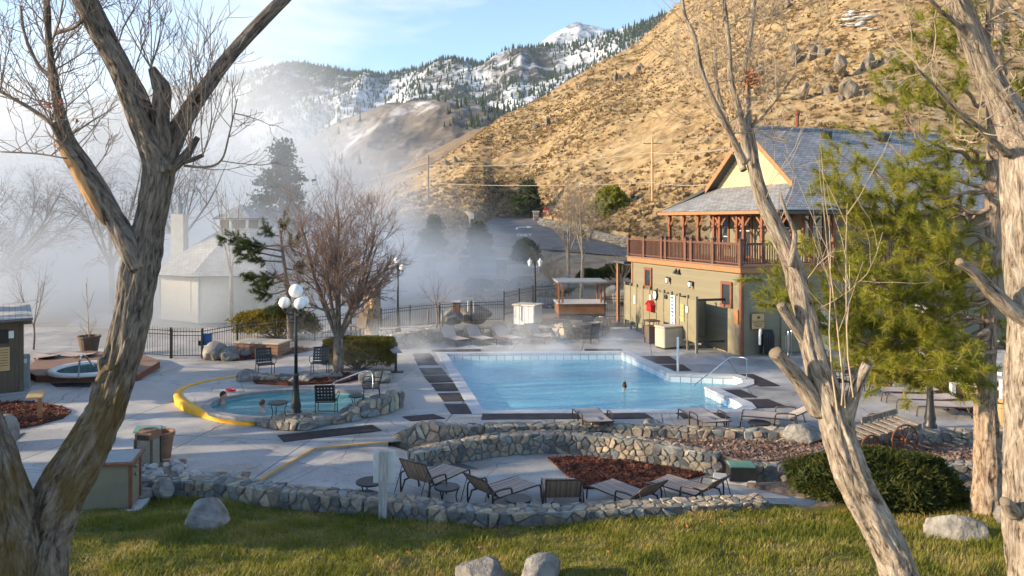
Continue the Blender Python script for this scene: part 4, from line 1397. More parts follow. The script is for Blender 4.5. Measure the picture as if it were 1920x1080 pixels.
# ---- long needled pine on the right
PD = 14.2
T = thing('pine_tree', 'tall pine with long yellow green needles in front of the lodge', 'tree', P(1845, 975, PD))
b = B()
tr = limb(b, [(1846, 1000, 56, PD), (1845, 950, 46, PD), (1846, 870, 40, PD), (1846, 800, 37, PD), (1850, 700, 31, PD), (1857, 560, 27, PD), (1860, 400, 24, PD), (1866, 200, 20, PD), (1872, 0, 16, PD), (1880, -200, 10, PD)], 80, .035, 62, .13)
part('trunk', b, MT['bark_pine'], T, True, world=True)
brs = [(620, 1425, 560, -.5), (600, 1440, 515, .6), (575, 1455, 545, 1.5), (450, 1512, 312, .3), (420, 1545, 330, -.4), (400, 1590, 295, .8), (470, 1560, 390, -.6), (540, 1600, 470, .9), (600, 1555, 610, -.3), (640, 1575, 690, .5), (680, 1640, 700, -.7), (660, 1600, 640, 1.0), (480, 1640, 360, -1.0), (350, 1640, 250, .5),
       (300, 1655, 180, -.5), (250, 1680, 110, .3), (200, 1715, 70, -.4), (150, 1740, 40, .4), (350, 1690, 330, -1.2), (450, 1690, 430, 1.2), (560, 1690, 560, -1.3), (620, 1730, 650, -1.2), (300, 1760, 200, -.8), (560, 1500, 470, 0), (520, 1620, 530, -1.6), (560, 1960, 540, -.3), (450, 1970, 400, .4), (350, 1960, 280, 0), (250, 1950, 150, .2), (640, 1940, 640, .5), (150, 1930, 60, 0),
       (690, 1690, 690, 1.1), (650, 1760, 700, -1.6), (500, 1760, 470, -1.8), (400, 1770, 380, 1.6), (330, 1790, 300, 1.2), (120, 1790, 10, .2), (585, 1640, 600, 1.8)]
wb, nb = B(), B(); rg = np.random.default_rng(35)
tips = []
for (y0, x1, y1, dd) in brs:
    a = np.array(P(1858, y0, PD)[:]); c = np.array(P(x1, y1, PD + dd)[:])
    mid = (a + c) / 2 + np.array([0, 0, -.12 * np.linalg.norm(c - a)])
    path = smooth_path([a, mid, c], 10)
    L = np.linalg.norm(c - a)
    path = path + np.stack([vn(np.stack([np.arange(len(path)) * .4, np.full(len(path), y0), 0 * path[:, 0]], 1), k) for k in range(3)], 1) * .10
    wb.add(tube(path, np.linspace(.018 + .012 * L, .008, len(path)), 7, False))
    for k in range(int((10 + L * 8) * (1 if y1 > 340 else .55))):
        t = rg.uniform(.28, 1.0)
        i = int(t * (len(path) - 1))
        d = path[min(i + 1, len(path) - 1)] - path[max(i - 1, 0)]
        d = d / np.linalg.norm(d) * .7 + rg.normal(size=3) * .55 + np.array([0, 0, .18])
        d /= np.linalg.norm(d)
        l2_ = rg.uniform(.3, .85)
        e = path[i] + d * l2_ + np.array([0, 0, .08])
        sub = smooth_path([path[i], path[i] + d * l2_ * .5 - np.array([0, 0, .03]), e], 4)
        wb.add(tube(sub, np.linspace(.009, .004, len(sub)), 4, False))
        for s in (1.0, .78, .55):
            if rg.uniform() < (1 if s == 1 else .75):
                q = sub[0] + (e - sub[0]) * s
                tips.append((q, (d + rg.normal(size=3) * .35)))
part('branches', wb, MT['bark_pine'], T, True, world=True)
def needle_tufts(tips, K, lo, hi, wd, rg):
    tp = np.array([t[0] for t in tips]); td = np.array([t[1] for t in tips])
    td[:, 2] += .25
    td /= np.linalg.norm(td, axis=1)[:, None]
    n = len(tp)
    dirs = td[:, None, :] * 1.0 + rg.normal(size=(n, K, 3)) * .72
    dirs /= np.linalg.norm(dirs, axis=2)[:, :, None]
    base = tp[:, None, :] - td[:, None, :] * rg.uniform(0, hi * .8, (n, K, 1))
    Ln = rg.uniform(lo, hi, (n, K, 1))
    wv = np.cross(dirs, rg.normal(size=(n, K, 3))); wv /= np.linalg.norm(wv, axis=2)[:, :, None]
    wv *= wd
    tip = base + dirs * Ln - np.array([0, 0, 1.]) * (Ln ** 2) * .7
    V = np.stack([base - wv, base + wv, tip], 2).reshape(-1, 3)
    return V, np.arange(len(V)).reshape(-1, 3)
nb.add(needle_tufts(tips, 66, .12, .23, .005, rg))
part('needles', nb, MT['needles'], T, world=True)

# ---- generic bare tree
def bare_tree(name, label, base, height, spread, seed, m, levels=3, stems=6, trunk_h=.18, r=.12, dense=(5, 8), group=None, ratio=.55, up=.35, stem_t=(.9, 1.0), stem_lo=.12):
    rg = np.random.default_rng(seed)
    base = np.array(base[:])
    T = thing(name, label, 'tree', tuple(base), 0, group)
    tb, cb = B(), B()
    top = np.array([rg.normal() * .05, rg.normal() * .05, 1]) * height * trunk_h
    path = smooth_path([np.array([0, 0, -.15]), top * .5 + rg.normal(size=3) * .03, top], 5)
    tb.add(tube(path, np.linspace(r * 1.25, r, len(path)), 14, False, bark_disp(seed, .12)))
    for k in range(stems):
        a = 2 * math.pi * k / stems + rg.uniform(-.4, .4)
        o = rg.uniform(.35, 1.0) * spread
        end = np.array([math.cos(a) * o, math.sin(a) * o, height * rg.uniform(.72, 1.0)])
        st = top * rg.uniform(*stem_t)
        mid = st + (end - st) * .5 + np.array([math.cos(a), math.sin(a), 0]) * o * .12
        pp = smooth_path([st, mid, end], 8)
        rr = np.linspace(r * .62, r * .07, len(pp))
        (tb if levels else cb).add(tube(pp, rr, 8, False))
        for c in range(rg.integers(*dense) * 2):
            i = int(rg.uniform(stem_lo, .97) * (len(pp) - 1))
            d = pp[min(i + 1, len(pp) - 1)] - pp[i]
            d = d / (np.linalg.norm(d) + 1e-6) + rg.normal(size=3) * .55
            sprig(cb, pp[i], d, height * .26 * rg.uniform(.6, 1.2), max(rr[i] * .5, r * .05), levels - 1, rg, up, .13, dense, ratio, 4)
    part('trunk', tb, m[0], T, True)
    part('crown', cb, m[1], T, True)
    return T
BM = (MT['bark_mid'], MT['twig_red'])
bare_tree('bare_tree', 'dense round bare tree with many twigs beside the green hedge', G(634, 706), 6.3, 1.78, 71, BM, 3, 9, .22, .16, (6, 9), None, .55, .3, stem_lo=.26)
STEAM_D = 46
bare_tree('bare_tree', 'grey bare tree with long drooping twigs at the left edge in the steam', G(-20, 585, -.4), 9.5, 7.0, 72, (MT['bark_mid'], MT['twig']), 3, 11, .2, .22, (5, 8), None, .6, -.05)
bare_tree('bare_tree', 'bare willow like tree rising behind the forked trunk in the steam', G(212, 590, -.4), 10.5, 3.8, 73, (MT['bark_mid'], MT['twig']), 3, 8, .3, .16, (4, 7), None, .6, -.25)
bare_tree('bare_tree', 'slim white stemmed bare tree in front of the pavilion wall', G(432, 610, -.3), 8.5, 1.6, 74, (MT['bark_pale'], MT['twig']), 2, 3, .35, .10, (3, 5), None, .6, .5)
bare_tree('bare_tree', 'bare tree behind the forked trunk, right of its fork', G(338, 570, -.4), 11.0, 3.6, 75, (MT['bark_mid'], MT['twig']), 3, 7, .4, .15, (3, 6), None, .6, .1)
bare_tree('young_tree', 'small leafless tree by the cabin at far left', G(62, 660, -.1), 4.0, 1.0, 76, (MT['twig'], MT['twig']), 2, 4, .3, .035, (3, 5))
bare_tree('young_tree', 'thin staked leafless tree by the iron fence behind the loungers', G(817, 622, 0), 2.9, .9, 77, (MT['twig'], MT['twig_red']), 2, 4, .45, .035, (3, 5))
bare_tree('bare_tree', 'pale slender bare tree behind the kiosk, the left of two', G(1068, 552, 0), 10.2, 2.6, 78, (MT['bark_pale'], MT['twig_pale']), 3, 4, .3, .13, (4, 7), 'pale trees behind the kiosk', .55, .4)
bare_tree('bare_tree', 'pale slender bare tree behind the kiosk, the right of two', G(1090, 556, 0), 9.0, 2.2, 79, (MT['bark_pale'], MT['twig_pale']), 3, 4, .35, .12, (4, 7), 'pale trees behind the kiosk', .55, .4)
bare_tree('bare_shrub', 'pale twiggy shrub on the bank left of the two slender trees', G(1040, 545, 0), 3.6, 2.6, 80, (MT['twig_pale'], MT['twig_pale']), 3, 9, .06, .06, (4, 7), None, .55, .2)
bare_tree('bare_shrub', 'reddish bare shrub beside the terrace railing of the lodge', P(1240, 500, 62), 3.6, 3.0, 81, (MT['twig'], MT['twig_red']), 3, 8, .06, .07, (4, 6), None, .55, .1)
bare_tree('bare_shrub', 'bare shrub on the bank between kiosk and lodge', P(1165, 535, 58), 3.0, 1.5, 82, (MT['twig_pale'], MT['twig_pale']), 3, 6, .06, .04, (3, 5), None, .55, .3)

# ---- conifers in the middle distance
def conifer(name, label, base, height, width, seed, mt='needles_dark', dense=1.0, start=.12, group=None, shape=1.0, card=.38):
    rg = np.random.default_rng(seed)
    base = np.array(base[:])
    T = thing(name, label, 'tree', tuple(base), 0, group)
    tb = B().add(tube(np.array([[0, 0, -.3], [.05, 0, height * .5], [0, .03, height]]), [width * .045 + .05, width * .03 + .03, .02], 8, False))
    pts = []
    nb_ = int(70 * dense)
    for k in range(nb_):
        h = start + (1 - start) * (k + rg.uniform()) / nb_
        L = width * .5 * min(1, (1 - h) * 1.5 + .10) ** shape * rg.uniform(.55, 1.12)
        a = rg.uniform(0, 6.28)
        d = np.array([math.cos(a), math.sin(a), rg.uniform(-.05, .35)])
        p0 = np.array([0, 0, h * height])
        tb.add(tube(np.array([p0, p0 + d * L * .95]), [.03, .012], 4, False))
        m = int(26 * L / width * 2 + 12)
        t = rg.uniform(.3, 1.02, m)
        q = p0 + d * L * t[:, None] + rg.normal(size=(m, 3)) * np.array([.09, .09, .06]) * width * .5
        pts.append(q)
    pts = np.concatenate(pts)
    pts = np.repeat(pts, 5, 0) + rg.normal(size=(len(pts) * 5, 3)) * card * .35
    part('trunk', tb, MT['bark_mid'], T, True)
    part('crown', B().add(leaf_cards(pts, card, rg, .9)), MT[mt], T)
    return T
conifer('pine_tree', 'tall dark pine standing behind the pavilion in the steam', P(528, 590, 62), 14.2, 7.6, 91, dense=1.15, start=.22, shape=1.0, card=.34)
def bough_pine(label, base, trunk, ends, seed, mt, K, ln, wd):
    rg = np.random.default_rng(seed)
    base = np.array(base[:])
    T = thing('pine_tree', label, 'tree', tuple(base))
    wb, tips = B(), []
    wb.add(tube(smooth_path([np.array(t, float) for t in trunk], 5), np.linspace(.16, .05, 5 * (len(trunk) - 1) + 1), 8, False))
    for (z0, x, y, z) in ends:
        p0 = np.array([np.interp(z0, [t[2] for t in trunk], [t[0] for t in trunk]), 0, z0]); p1 = np.array([x, y, z])
        path = smooth_path([p0, (p0 + p1) / 2 - np.array([0, 0, .15]), p1], 8)
        wb.add(tube(path, np.linspace(.05, .012, len(path)), 5, False))
        for k in range(int(6 + 7 * np.linalg.norm(p1 - p0))):
            i = int(rg.uniform(.4, 1) * (len(path) - 1))
            d = rg.normal(size=3) * .7 + (p1 - p0) / np.linalg.norm(p1 - p0); d /= np.linalg.norm(d)
            e = path[i] + d * rg.uniform(.2, .6)
            wb.add(tube(np.array([path[i], e]), [.012, .006], 3, False))
            for s_ in (1, .6):
                tips.append((path[i] + (e - path[i]) * s_, d + rg.normal(size=3) * .3))
    part('trunk', wb, MT['bark_mid'], T, True)
    part('needles', B().add(needle_tufts(tips, K, ln * .6, ln, wd, rg)), MT[mt], T)
bough_pine('dark pine with open boughs between the pavilion and the round bare tree', G(545, 640), [(0, 0, -.1), (-.1, 0, 2.0), (-.3, 0, 3.6), (-.5, 0, 5.2)],
           [(2.1, -.7, -.3, 1.7), (2.4, -1.6, .1, 2.3), (2.9, -1.7, .3, 2.7), (3.2, -1.2, -.5, 3.1), (3.7, -2.6, .2, 4.2), (3.9, -3.3, -.1, 4.9), (4.2, -2.9, .4, 5.0), (4.5, -2.0, -.4, 4.7), (4.9, -1.4, .3, 5.4), (5.0, -.3, 0, 5.6), (4.4, .4, -.3, 4.9), (3.4, .5, .4, 3.6), (2.6, .4, -.4, 2.5), (3.0, -2.2, -.2, 3.2), (2.0, -1.2, .4, 1.5)], 92, 'needles_dark', 46, .26, .009)
conifer('pine_tree', 'round dark pine on the hillside left of the stop sign', P(990, 408, 142), 6.6, 5.4, 93, dense=1, start=.12, shape=.6, card=.6)
conifer('pine_tree', 'bushy green pine on the slope above the stone roadside wall', P(1144, 412, 112), 4.6, 5.2, 94, 'needles', .9, .2, shape=.45, card=.5)
conifer('pine_tree', 'hazy pine behind the white fence at the foot of the hill', P(812, 500, 84), 5.6, 4.0, 95, 'juniper', .8, shape=.8, card=.32)
conifer('pine_tree', 'hazy pine left of the drive, behind the stone pillar', P(897, 492, 86), 4.4, 3.8, 96, 'juniper', .8, shape=.8, card=.32)
conifer('pine_tree', 'small dark pine right of the stone pillar of the white fence', P(984, 492, 82), 2.3, 2.8, 97, shape=.6, card=.35)

# ---- shrubs
def shrub(name, label, base, size, seed, mt, n, box_=False, card=.07, lump=.22, stems=True, M=None, el=1.2):
    rg = np.random.default_rng(seed)
    base = np.array(base[:])
    T = thing(name, label, 'shrub', tuple(base))
    u = rg.normal(size=(n, 3)); u /= np.linalg.norm(u, axis=1)[:, None]
    u[:, 2] = np.where(u[:, 2] < -.25, -u[:, 2], u[:, 2])
    if box_:
        u = u / np.max(np.abs(u), axis=1)[:, None] ** .75
    rr = 1 - np.abs(rg.normal(size=n)) * .16 + lump * fbm(u * 2.6 + seed, 4, seed)
    p = u * rr[:, None] * np.array(size) * np.array([.5, .5, 1.0])
    p[:, 2] = p[:, 2] * .62 + size[2] * .36
    p[:, 2] = np.maximum(p[:, 2], rg.uniform(0, .12, n))
    if stems:
        tb = B()
        for k in range(14):
            a = rg.uniform(0, 6.28)
            e = np.array([math.cos(a) * size[0] * .38, math.sin(a) * size[1] * .38, size[2] * rg.uniform(.3, .8)])
            tb.add(tube(smooth_path([np.array([0, 0, -.05]), e * .5 + rg.normal(size=3) * .08, e], 4), np.linspace(.03, .008, 9), 5, False))
        part('stems', tb, MT['twig'], T, True)
    part('foliage', B().add(leaf_cards(p, card, rg, el)), MT[mt], T)
    return T
shrub('juniper_bush', 'big spreading dark juniper bush behind the leaning tree', G(1664, 962, -.1) + Vector((0, .5, 0)), (3.35, 1.9, 1.08), 101, 'juniper', 70000, False, .07, .34, el=1.8)
shrub('hedge_bush', 'clipped yellow green hedge beside the pool deck', G(668, 697) + Vector((0, .5, 0)), (2.75, 1.3, 1.25), 102, 'hedge', 60000, True, .055, .12)
shrub('juniper_bush', 'loose juniper bush behind the hot tub by the iron fence', G(520, 634), (4.2, 2.0, 1.5), 103, 'hedge', 15000, False, .11, .35)
shrub('juniper_bush', 'low spreading juniper above the stone roadside wall', P(1150, 452, 104), (9.5, 3.0, 1.9), 104, 'hedge', 9000, False, .28, .4, False)
shrub('juniper_bush', 'dark rounded bush on the bank behind the kiosk, near the lodge', G(1156, 528, 0), (3.6, 2.0, 1.7), 105, 'juniper', 6000, False, .16, .3, False)
shrub('juniper_bush', 'small dark bush on the bank behind the kiosk', G(1106, 530, 0), (2.6, 1.6, 1.3), 106, 'juniper', 5000, False, .15, .3, False)
# ================================================================ lodge
LC = G(1390, 668)
LRZ = math.atan2(.316, .949)
lodge = thing('lodge', 'two storey olive lodge with railed terrace and grey shingle roof', 'building', LC, LRZ)
LM = Matrix.Translation(LC) @ Matrix.Rotation(LRZ, 4, 'Z')
LI = LM.inverted()
def onleft(x, y, off=0.0):
    """lodge-local point where the sight line through a photo pixel meets the left wall (local x = -off)"""
    o = LI @ Vector((0, 0, HC)); q = LI @ P(x, y, 30)
    t = (-off - o.x) / (q.x - o.x)
    return o + (q - o) * t
def onfront(x, y, off=0.0, yp=0.0):
    o = LI @ Vector((0, 0, HC)); q = LI @ P(x, y, 30)
    t = (yp - off - o.y) / (q.y - o.y)
    return o + (q - o) * t
LW, LD, LH = 16.0, 9.7, 3.45
part('wall', B().add(box(.03, LW, .03, LD, -.05, LH)), MT['olive'], lodge)
nb_ = 21
hb = LH / nb_
# lapped boards, one object each
V = [(0, 0, 0), (0, 1, 0), (0, 1, 1), (0, 0, 1), (-.024, 0, 0), (-.024, 1, 0), (-.004, 1, 1), (-.004, 0, 1)]
bl = B().add((V, [(4, 7, 6, 5), (0, 4, 5, 1), (3, 2, 6, 7), (0, 3, 7, 4), (1, 5, 6, 2)])).mesh('board', MT['olive'])
for k in range(nb_):
    o = link('board', bl, lodge, (.03, .1, k * hb)); o.scale = (1, LD - .1, hb * .985)
    o = link('board', bl, lodge, (LW, .03, k * hb), (0, 0, R(90))); o.scale = (1, LW - .1, hb * .985)
part('corner_trim', B().add(box(-.03, .12, -.03, .12, 0, LH, .01)), MT['trim'], lodge)
part('corner_trim', B().add(box(-.03, .1, LD - .1, LD + .03, 0, LH, .01)), MT['trim_light'], lodge)
part('fascia', B().add(box(-.18, -.06, -.18, LD + .2, LH, LH + .24, .01)).add(box(-.06, LW, -.18, -.06, LH, LH + .24, .01)), MT['trim_light'], lodge)
part('terrace_floor', B().add(box(-.25, LW, -.25, LD + .25, LH + .243, LH + .3, .01)), MT['deckboard'], lodge)
TZ = LH + .3
def window(x, y, w, h, side, zc=None, grid=False, parent=lodge, m='trim'):
    if side == 'L':
        M = Matrix.Translation((x, y, zc)) @ Matrix.Rotation(R(-90), 4, 'Z')
    else:
        M = Matrix.Translation((x, y, zc))
    f = B()
    t = .13
    for q in (box(-w / 2 - t, w / 2 + t, -.07, .03, h / 2, h / 2 + t, .008), box(-w / 2 - t, w / 2 + t, -.09, .03, -h / 2 - t, -h / 2, .008), box(-w / 2 - t, -w / 2, -.065, .03, -h / 2, h / 2, .008), box(w / 2, w / 2 + t, -.065, .03, -h / 2, h / 2, .008)):
        f.add(q, M)
    fr = part('window', f, MT[m], parent)
    part('pane', B().add(box(-w / 2, w / 2, -.022, .02, -h / 2, h / 2), M), MT['glass'], fr)
    if grid:
        g = B().add(box(-.02, .02, -.035, -.023, -h / 2, h / 2), M)
        for z in (-h / 6, h / 6):
            g.add(box(-w / 2, w / 2, -.034, -.024, z - .02, z + .02), M)
        part('glazing_bar', g, MT['white'], fr)
q = onleft(1216, 521); window(0, q.y, .5, .8, 'L', q.z)
q = onleft(1363, 552); window(0, q.y, .55, .85, 'L', q.z)
def sconce(q, side, m=lodge):
    M = Matrix.Translation(q) @ Matrix.Rotation(R(-90) if side == 'L' else 0, 4, 'Z')
    s = part('wall_lamp', B().add(box(-.06, .06, -.03, 0, -.1, .14, .01), M).add(tube([(0, -.03, .1), (0, -.12, .16), (0, -.17, .12)], .012, 6), M).add(lathe([(.09, .1), (.07, .13), (.01, .17)], 8, (0, -.17, 0)), M).add(lathe([(.07, -.14), (.06, -.12), (.02, -.17)], 8, (0, -.17, 0)), M), MT['bronze'], m)
    part('lamp_glass', B().add(lathe([(.05, -.12), (.08, 0), (.075, .1)], 8, (0, -.17, 0)), M), MT['globe'], s)
for (x, y) in ((1256, 525), (1299, 533)):
    sconce(onleft(x, y), 'L')
for (x, y) in ((1268, 508), (1274, 509)):
    q = onleft(x, y)
    M = Matrix.Translation(q) @ Matrix.Rotation(R(-90), 4, 'Z')
    part('vent_hood', B().add(([(-.12, 0, -.12), (.12, 0, -.12), (0, 0, .14), (-.12, -.16, -.12), (.12, -.16, -.12)], [(0, 2, 3), (1, 4, 2), (2, 4, 3), (0, 3, 4, 1)]), M), MT['dark_plastic'], lodge)
# terrace railing
post_me = B().add(box(-.08, .08, -.08, .08, 0, 1.06, .008)).mesh('railing_post', MT['rail_brown'])
cap_me = B().add(box(-.11, .11, -.11, .11, 1.06, 1.10, .008)).add(([(-.09, -.09, 1.10), (.09, -.09, 1.10), (.09, .09, 1.10), (-.09, .09, 1.10), (0, 0, 1.16)], [(0, 1, 4), (1, 2, 4), (2, 3, 4), (3, 0, 4)])).mesh('post_cap', MT['bronze'])
bal_me = B().add(box(-.02, .02, -.02, .02, .12, .86)).mesh('baluster', MT['rail_brown'])
def rpost(x, y):
    p = link('railing_post', post_me, lodge, (x, y, TZ))
    link('post_cap', cap_me, p)
ysp = [-.1, 1.75, 3.2, 4.9, 5.35, 7.0, 8.5, 9.85]
ysp = [-.1, 1.85, 3.6, 4.1, 5.9, 6.3, 8.1, 9.85]
for y in ysp:
    rpost(-.1, y)
for x in (1.9, 3.7, 5.6, 7.5, 9.4, 11.3, 13.2):
    rpost(x, -.1)
def railrun(a, c, axis):
    for z0, z1, w in ((.86, .92, .045), (.92, .95, .07), (.07, .12, .035)):
        bx = box(-.1 - w, -.1 + w, a, c, TZ + z0, TZ + z1, .006) if axis == 'y' else box(a, c, -.1 - w, -.1 + w, TZ + z0, TZ + z1, .006)
        part('rail', B().add(bx), MT['rail_brown'], lodge)
    k = round((c - a) / .125)
    for i in range(1, k):
        t = a + (c - a) * i / k
        link('baluster', bal_me, lodge, (-.1, t, TZ) if axis == 'y' else (t, -.1, TZ))
for a, c in zip(ysp[:-1], ysp[1:]):
    railrun(a + .08, c - .08, 'y')
xs_ = [-.1, 1.9, 3.7, 5.6, 7.5, 9.4]
for a, c in zip(xs_[:-1], xs_[1:]):
    railrun(a + .08, c - .08, 'x')
# upper storey
UX, UY0, UY1, EZ, GZ = 4.5, 1.25, 9.15, 6.1, 7.4
part('upper_wall', B().add(box(UX, LW, UY0, UY1, TZ, EZ + .9)), MT['olive'], lodge)
for k in range(15):
    o = link('board', bl, lodge, (LW, UY0, TZ + k * hb), (0, 0, R(90))); o.scale = (1, LW - UX, hb * .985)
for yy in (3.0, 6.0, 7.9):
    window(UX, yy, .9 if yy != 6.0 else 1.0, 1.5 if yy != 6 else 1.9, 'L', TZ + (1.3 if yy != 6 else 1.05), True)
for q in (onfront(1525, 430, 0, UY0), onfront(1690, 440, 0, UY0)):
    window(q.x, UY0, .95, 1.5, 'F', TZ + 1.35, True)
part('upper_trim', B().add(box(UX + 2.5, UX + 2.66, UY0 - .06, UY0 - .03, TZ, EZ, .005)), MT['trim'], lodge)
part('upper_trim', B().add(box(UX - .05, UX + .12, UY0 - .06, UY0 + .1, TZ, EZ, .005)), MT['trim'], lodge)
q = onfront(1563, 411, 0, UY0); sconce(q, 'F')
pc = B().add(box(-.075, .075, -.075, .075, 0, EZ - TZ - .2, .008)).add(box(-.12, .12, -.12, .12, 0, .12, .01)).add(box(-.11, .11, -.11, .11, .95, 1.03, .01)).add(box(-.12, .12, -.12, .12, 1.55, 1.68, .01)).mesh('porch_post', MT['trim'])
br_me = B().add(tube([(0, .07, 1.62), (0, .2, 1.82), (0, .42, 2.02)], [.045, .05, .045], 4)).mesh('brace', MT['trim_light'])
PY = [.55, 1.75, 3.1, 3.6, 5.0, 5.5, 6.9, 8.3, 9.75]
for y in PY:
    p = link('porch_post', pc, lodge, (2.35, y, TZ))
    for r_ in (0, R(180)):
        link('brace', br_me, p, (0, 0, 0), (0, 0, r_))
for x in (5.2, 8.2, 11.2):
    p = link('porch_post', pc, lodge, (x, .55, TZ))
    for r_ in (R(90), R(-90)):
        link('brace', br_me, p, (0, 0, 0), (0, 0, r_))
part('porch_beam', B().add(box(2.25, 2.45, .4, 9.9, EZ - .2, EZ - .02, .01)).add(box(2.45, LW, .45, .65, EZ - .2, EZ - .02, .01)), MT['trim'], lodge)
def slab_poly(pts, th, u, v):
    pts = [Vector(p) for p in pts]
    n = len(pts)
    u, v = Vector(u).normalized(), Vector(v).normalized()
    nn = u.cross(v)
    V = [p[:] for p in pts] + [(p - nn * th)[:] for p in pts]
    Fs = [tuple(range(n)), tuple(range(2 * n - 1, n - 1, -1))] + [(i, n + i, n + (i + 1) % n, (i + 1) % n) for i in range(n)]
    uv = [(p.dot(u), p.dot(v)) for p in pts] + [(0, 0)] * n + [(0, 0)] * (4 * n)
    # builder groups faces by size: keep order n-gons first only when n != 4
    return V, Fs, uv
def roof_part(name, pts, th, u, v, m, parent):
    V, Fs, uv = slab_poly(pts, th, u, v)
    b = B()
    n = len(pts)
    if n == 4:
        b.add((V, Fs), uv=uv)
    else:
        b.add((V, Fs), uv=uv)
    return part(name, b, m, parent)
RY, RZ_ = 5.2, 10.3
sl = (RZ_ - EZ) / (RY - .1)
yv = .1 + (GZ - EZ) / sl
VX = UX - .55
near = [(2.0, .1, EZ), (LW + .5, .1, EZ), (LW + .5, RY, RZ_), (VX, RY, RZ_), (VX, yv, GZ)]
far = [(2.0, 2 * RY - .1, EZ), (VX, 2 * RY - yv, GZ), (VX, RY, RZ_), (LW + .5, RY, RZ_), (LW + .5, 2 * RY - .1, EZ)]
rf = roof_part('roof', near, .14, (1, 0, 0), (0, 1, sl), MT['shingle'], lodge)
roof_part('roof', far, .14, (-1, 0, 0), (0, -1, sl), MT['shingle'], lodge)
roof_part('porch_roof', [(2.0, 2 * RY - .1, EZ), (2.0, .1, EZ), (UX, yv + .3, GZ + .0), (UX, 2 * RY - yv - .3, GZ + .0)], .12, (0, -1, 0), (UX - 2.0, 0, GZ - EZ), MT['shingle'], lodge)
rid = part('ridge_cap', B().add(tube([(VX, RY, RZ_ + .02), (LW + .5, RY, RZ_ + .02)], .09, 8)), MT['shingle'], rf)
for x, y in ((1546, 243), (1655, 243)):
    q = onfront(x, y, 0, RY - .35)
    part('roof_vent', B().add(box(q.x - .25, q.x + .25, RY - .65, RY - .3, RZ_ - .5, RZ_ - .12, .03)), MT['dark_plastic'], rf)
q = onfront(1495, 215, 0, RY + 1.5)
part('flue_pipe', B().add(cyl((q.x, RY + 1.5, RZ_ - 1.5), (q.x, RY + 1.5, RZ_ + 1.05), .09)).add(lathe([(.14, 0), (.14, .18), (.02, .26)], 10, (q.x, RY + 1.5, RZ_ + 1.0))), MT['rust'], rf)
part('gutter', B().add(box(2.0, LW + .5, -.02, .11, EZ - .2, EZ - .05, .02)), MT['iron'], rf)
part('eave_board', B().add(box(1.88, 1.99, .1, 2 * RY - .1, EZ - .17, EZ - .02, .01)), MT['trim_light'], rf)
part('soffit', B().add(box(2.02, UX, .2, 2 * RY - .2, EZ - .02, EZ + .0)), MT['trim'], rf)
# gable
part('gable_wall', B().add(([(UX + .02, yv + .1, GZ - .1), (UX + .02, 2 * RY - yv - .1, GZ - .1), (UX + .02, RY, RZ_ - .15)], [(0, 2, 1)])), MT['yellow_siding'], lodge)
z = GZ - .02
while z < RZ_ - .35:
    y0 = .1 + (z + .17 - EZ) / sl + .12
    y1 = 2 * RY - y0
    part('gable_board', B().add(([(UX - .03, y0, z), (UX - .03, y1, z), (UX - .005, y1, z + .168), (UX - .005, y0, z + .168), (UX, y0, z), (UX, y1, z)], [(0, 3, 2, 1), (0, 1, 5, 4)])), MT['yellow_siding'], lodge)
    z += .17
gv = B()
for k in range(7):
    gv.add(box(UX - .09, UX - .04, RY - .3, RY + .3, GZ + .35 + k * .13, GZ + .35 + k * .13 + .09, .005), None)
part('gable_vent', gv.add(box(UX - .07, UX - .035, RY - .38, RY - .3, GZ + .28, GZ + 1.3)).add(box(UX - .07, UX - .035, RY + .3, RY + .38, GZ + .28, GZ + 1.3)), MT['yellow_siding'], lodge)
for s in (1, -1):
    def yy(y):
        return RY + s * (RY - y)
    V = [(VX - .05, yy(RY), RZ_ - .02), (VX - .05, yy(yv), GZ - .02), (VX - .05, yy(yv), GZ - .3), (VX - .05, yy(RY), RZ_ - .36)]
    V2 = [(VX + .0, v[1], v[2]) for v in V]
    part('barge_board', B().add((V + V2, [(0, 1, 2, 3), (7, 6, 5, 4), (0, 4, 5, 1), (1, 5, 6, 2), (2, 6, 7, 3), (3, 7, 4, 0)])), MT['trim_light'], lodge)
# back porch at the far end
part('side_porch', B().add(box(-.35, 1.2, LD + .25, LD + 1.6, LH - .15, LH - .02, .01)), MT['shingle'], lodge)
part('porch_post', B().add(box(-.2, -.05, LD + 1.3, LD + 1.45, 0, LH - .15, .008)), MT['trim_light'], lodge)
# lower front: doors and trim
for (x0, x1) in ((2.05, 3.0), (3.05, 4.0)):
    d = part('service_door', B().add(box(x0, x1, -.03, .0, .05, 2.2, .005)), MT['olive_panel'], lodge)
part('door_trim', B().add(box(1.95, 2.05, -.045, 0, .05, 2.32, .005)).add(box(4.0, 4.1, -.045, 0, .05, 2.32, .005)).add(box(1.95, 4.1, -.05, 0, 2.2, 2.32, .005)), MT['olive_panel'], lodge)
q = onfront(1550, 640)
dr = part('door', B().add(box(q.x - .33, q.x + .33, -.05, 0, .05, 2.1, .008)), MT['white'], lodge, label='white door in the shaded front wall')
part('handle', B().add(uvsphere((q.x - .25, -.1, 1.0), .04, 8, 6)), MT['chrome'], dr)
part('door_trim', B().add(box(q.x + .34, q.x + .5, -.06, 0, .0, 2.3, .005)), MT['trim'], lodge)
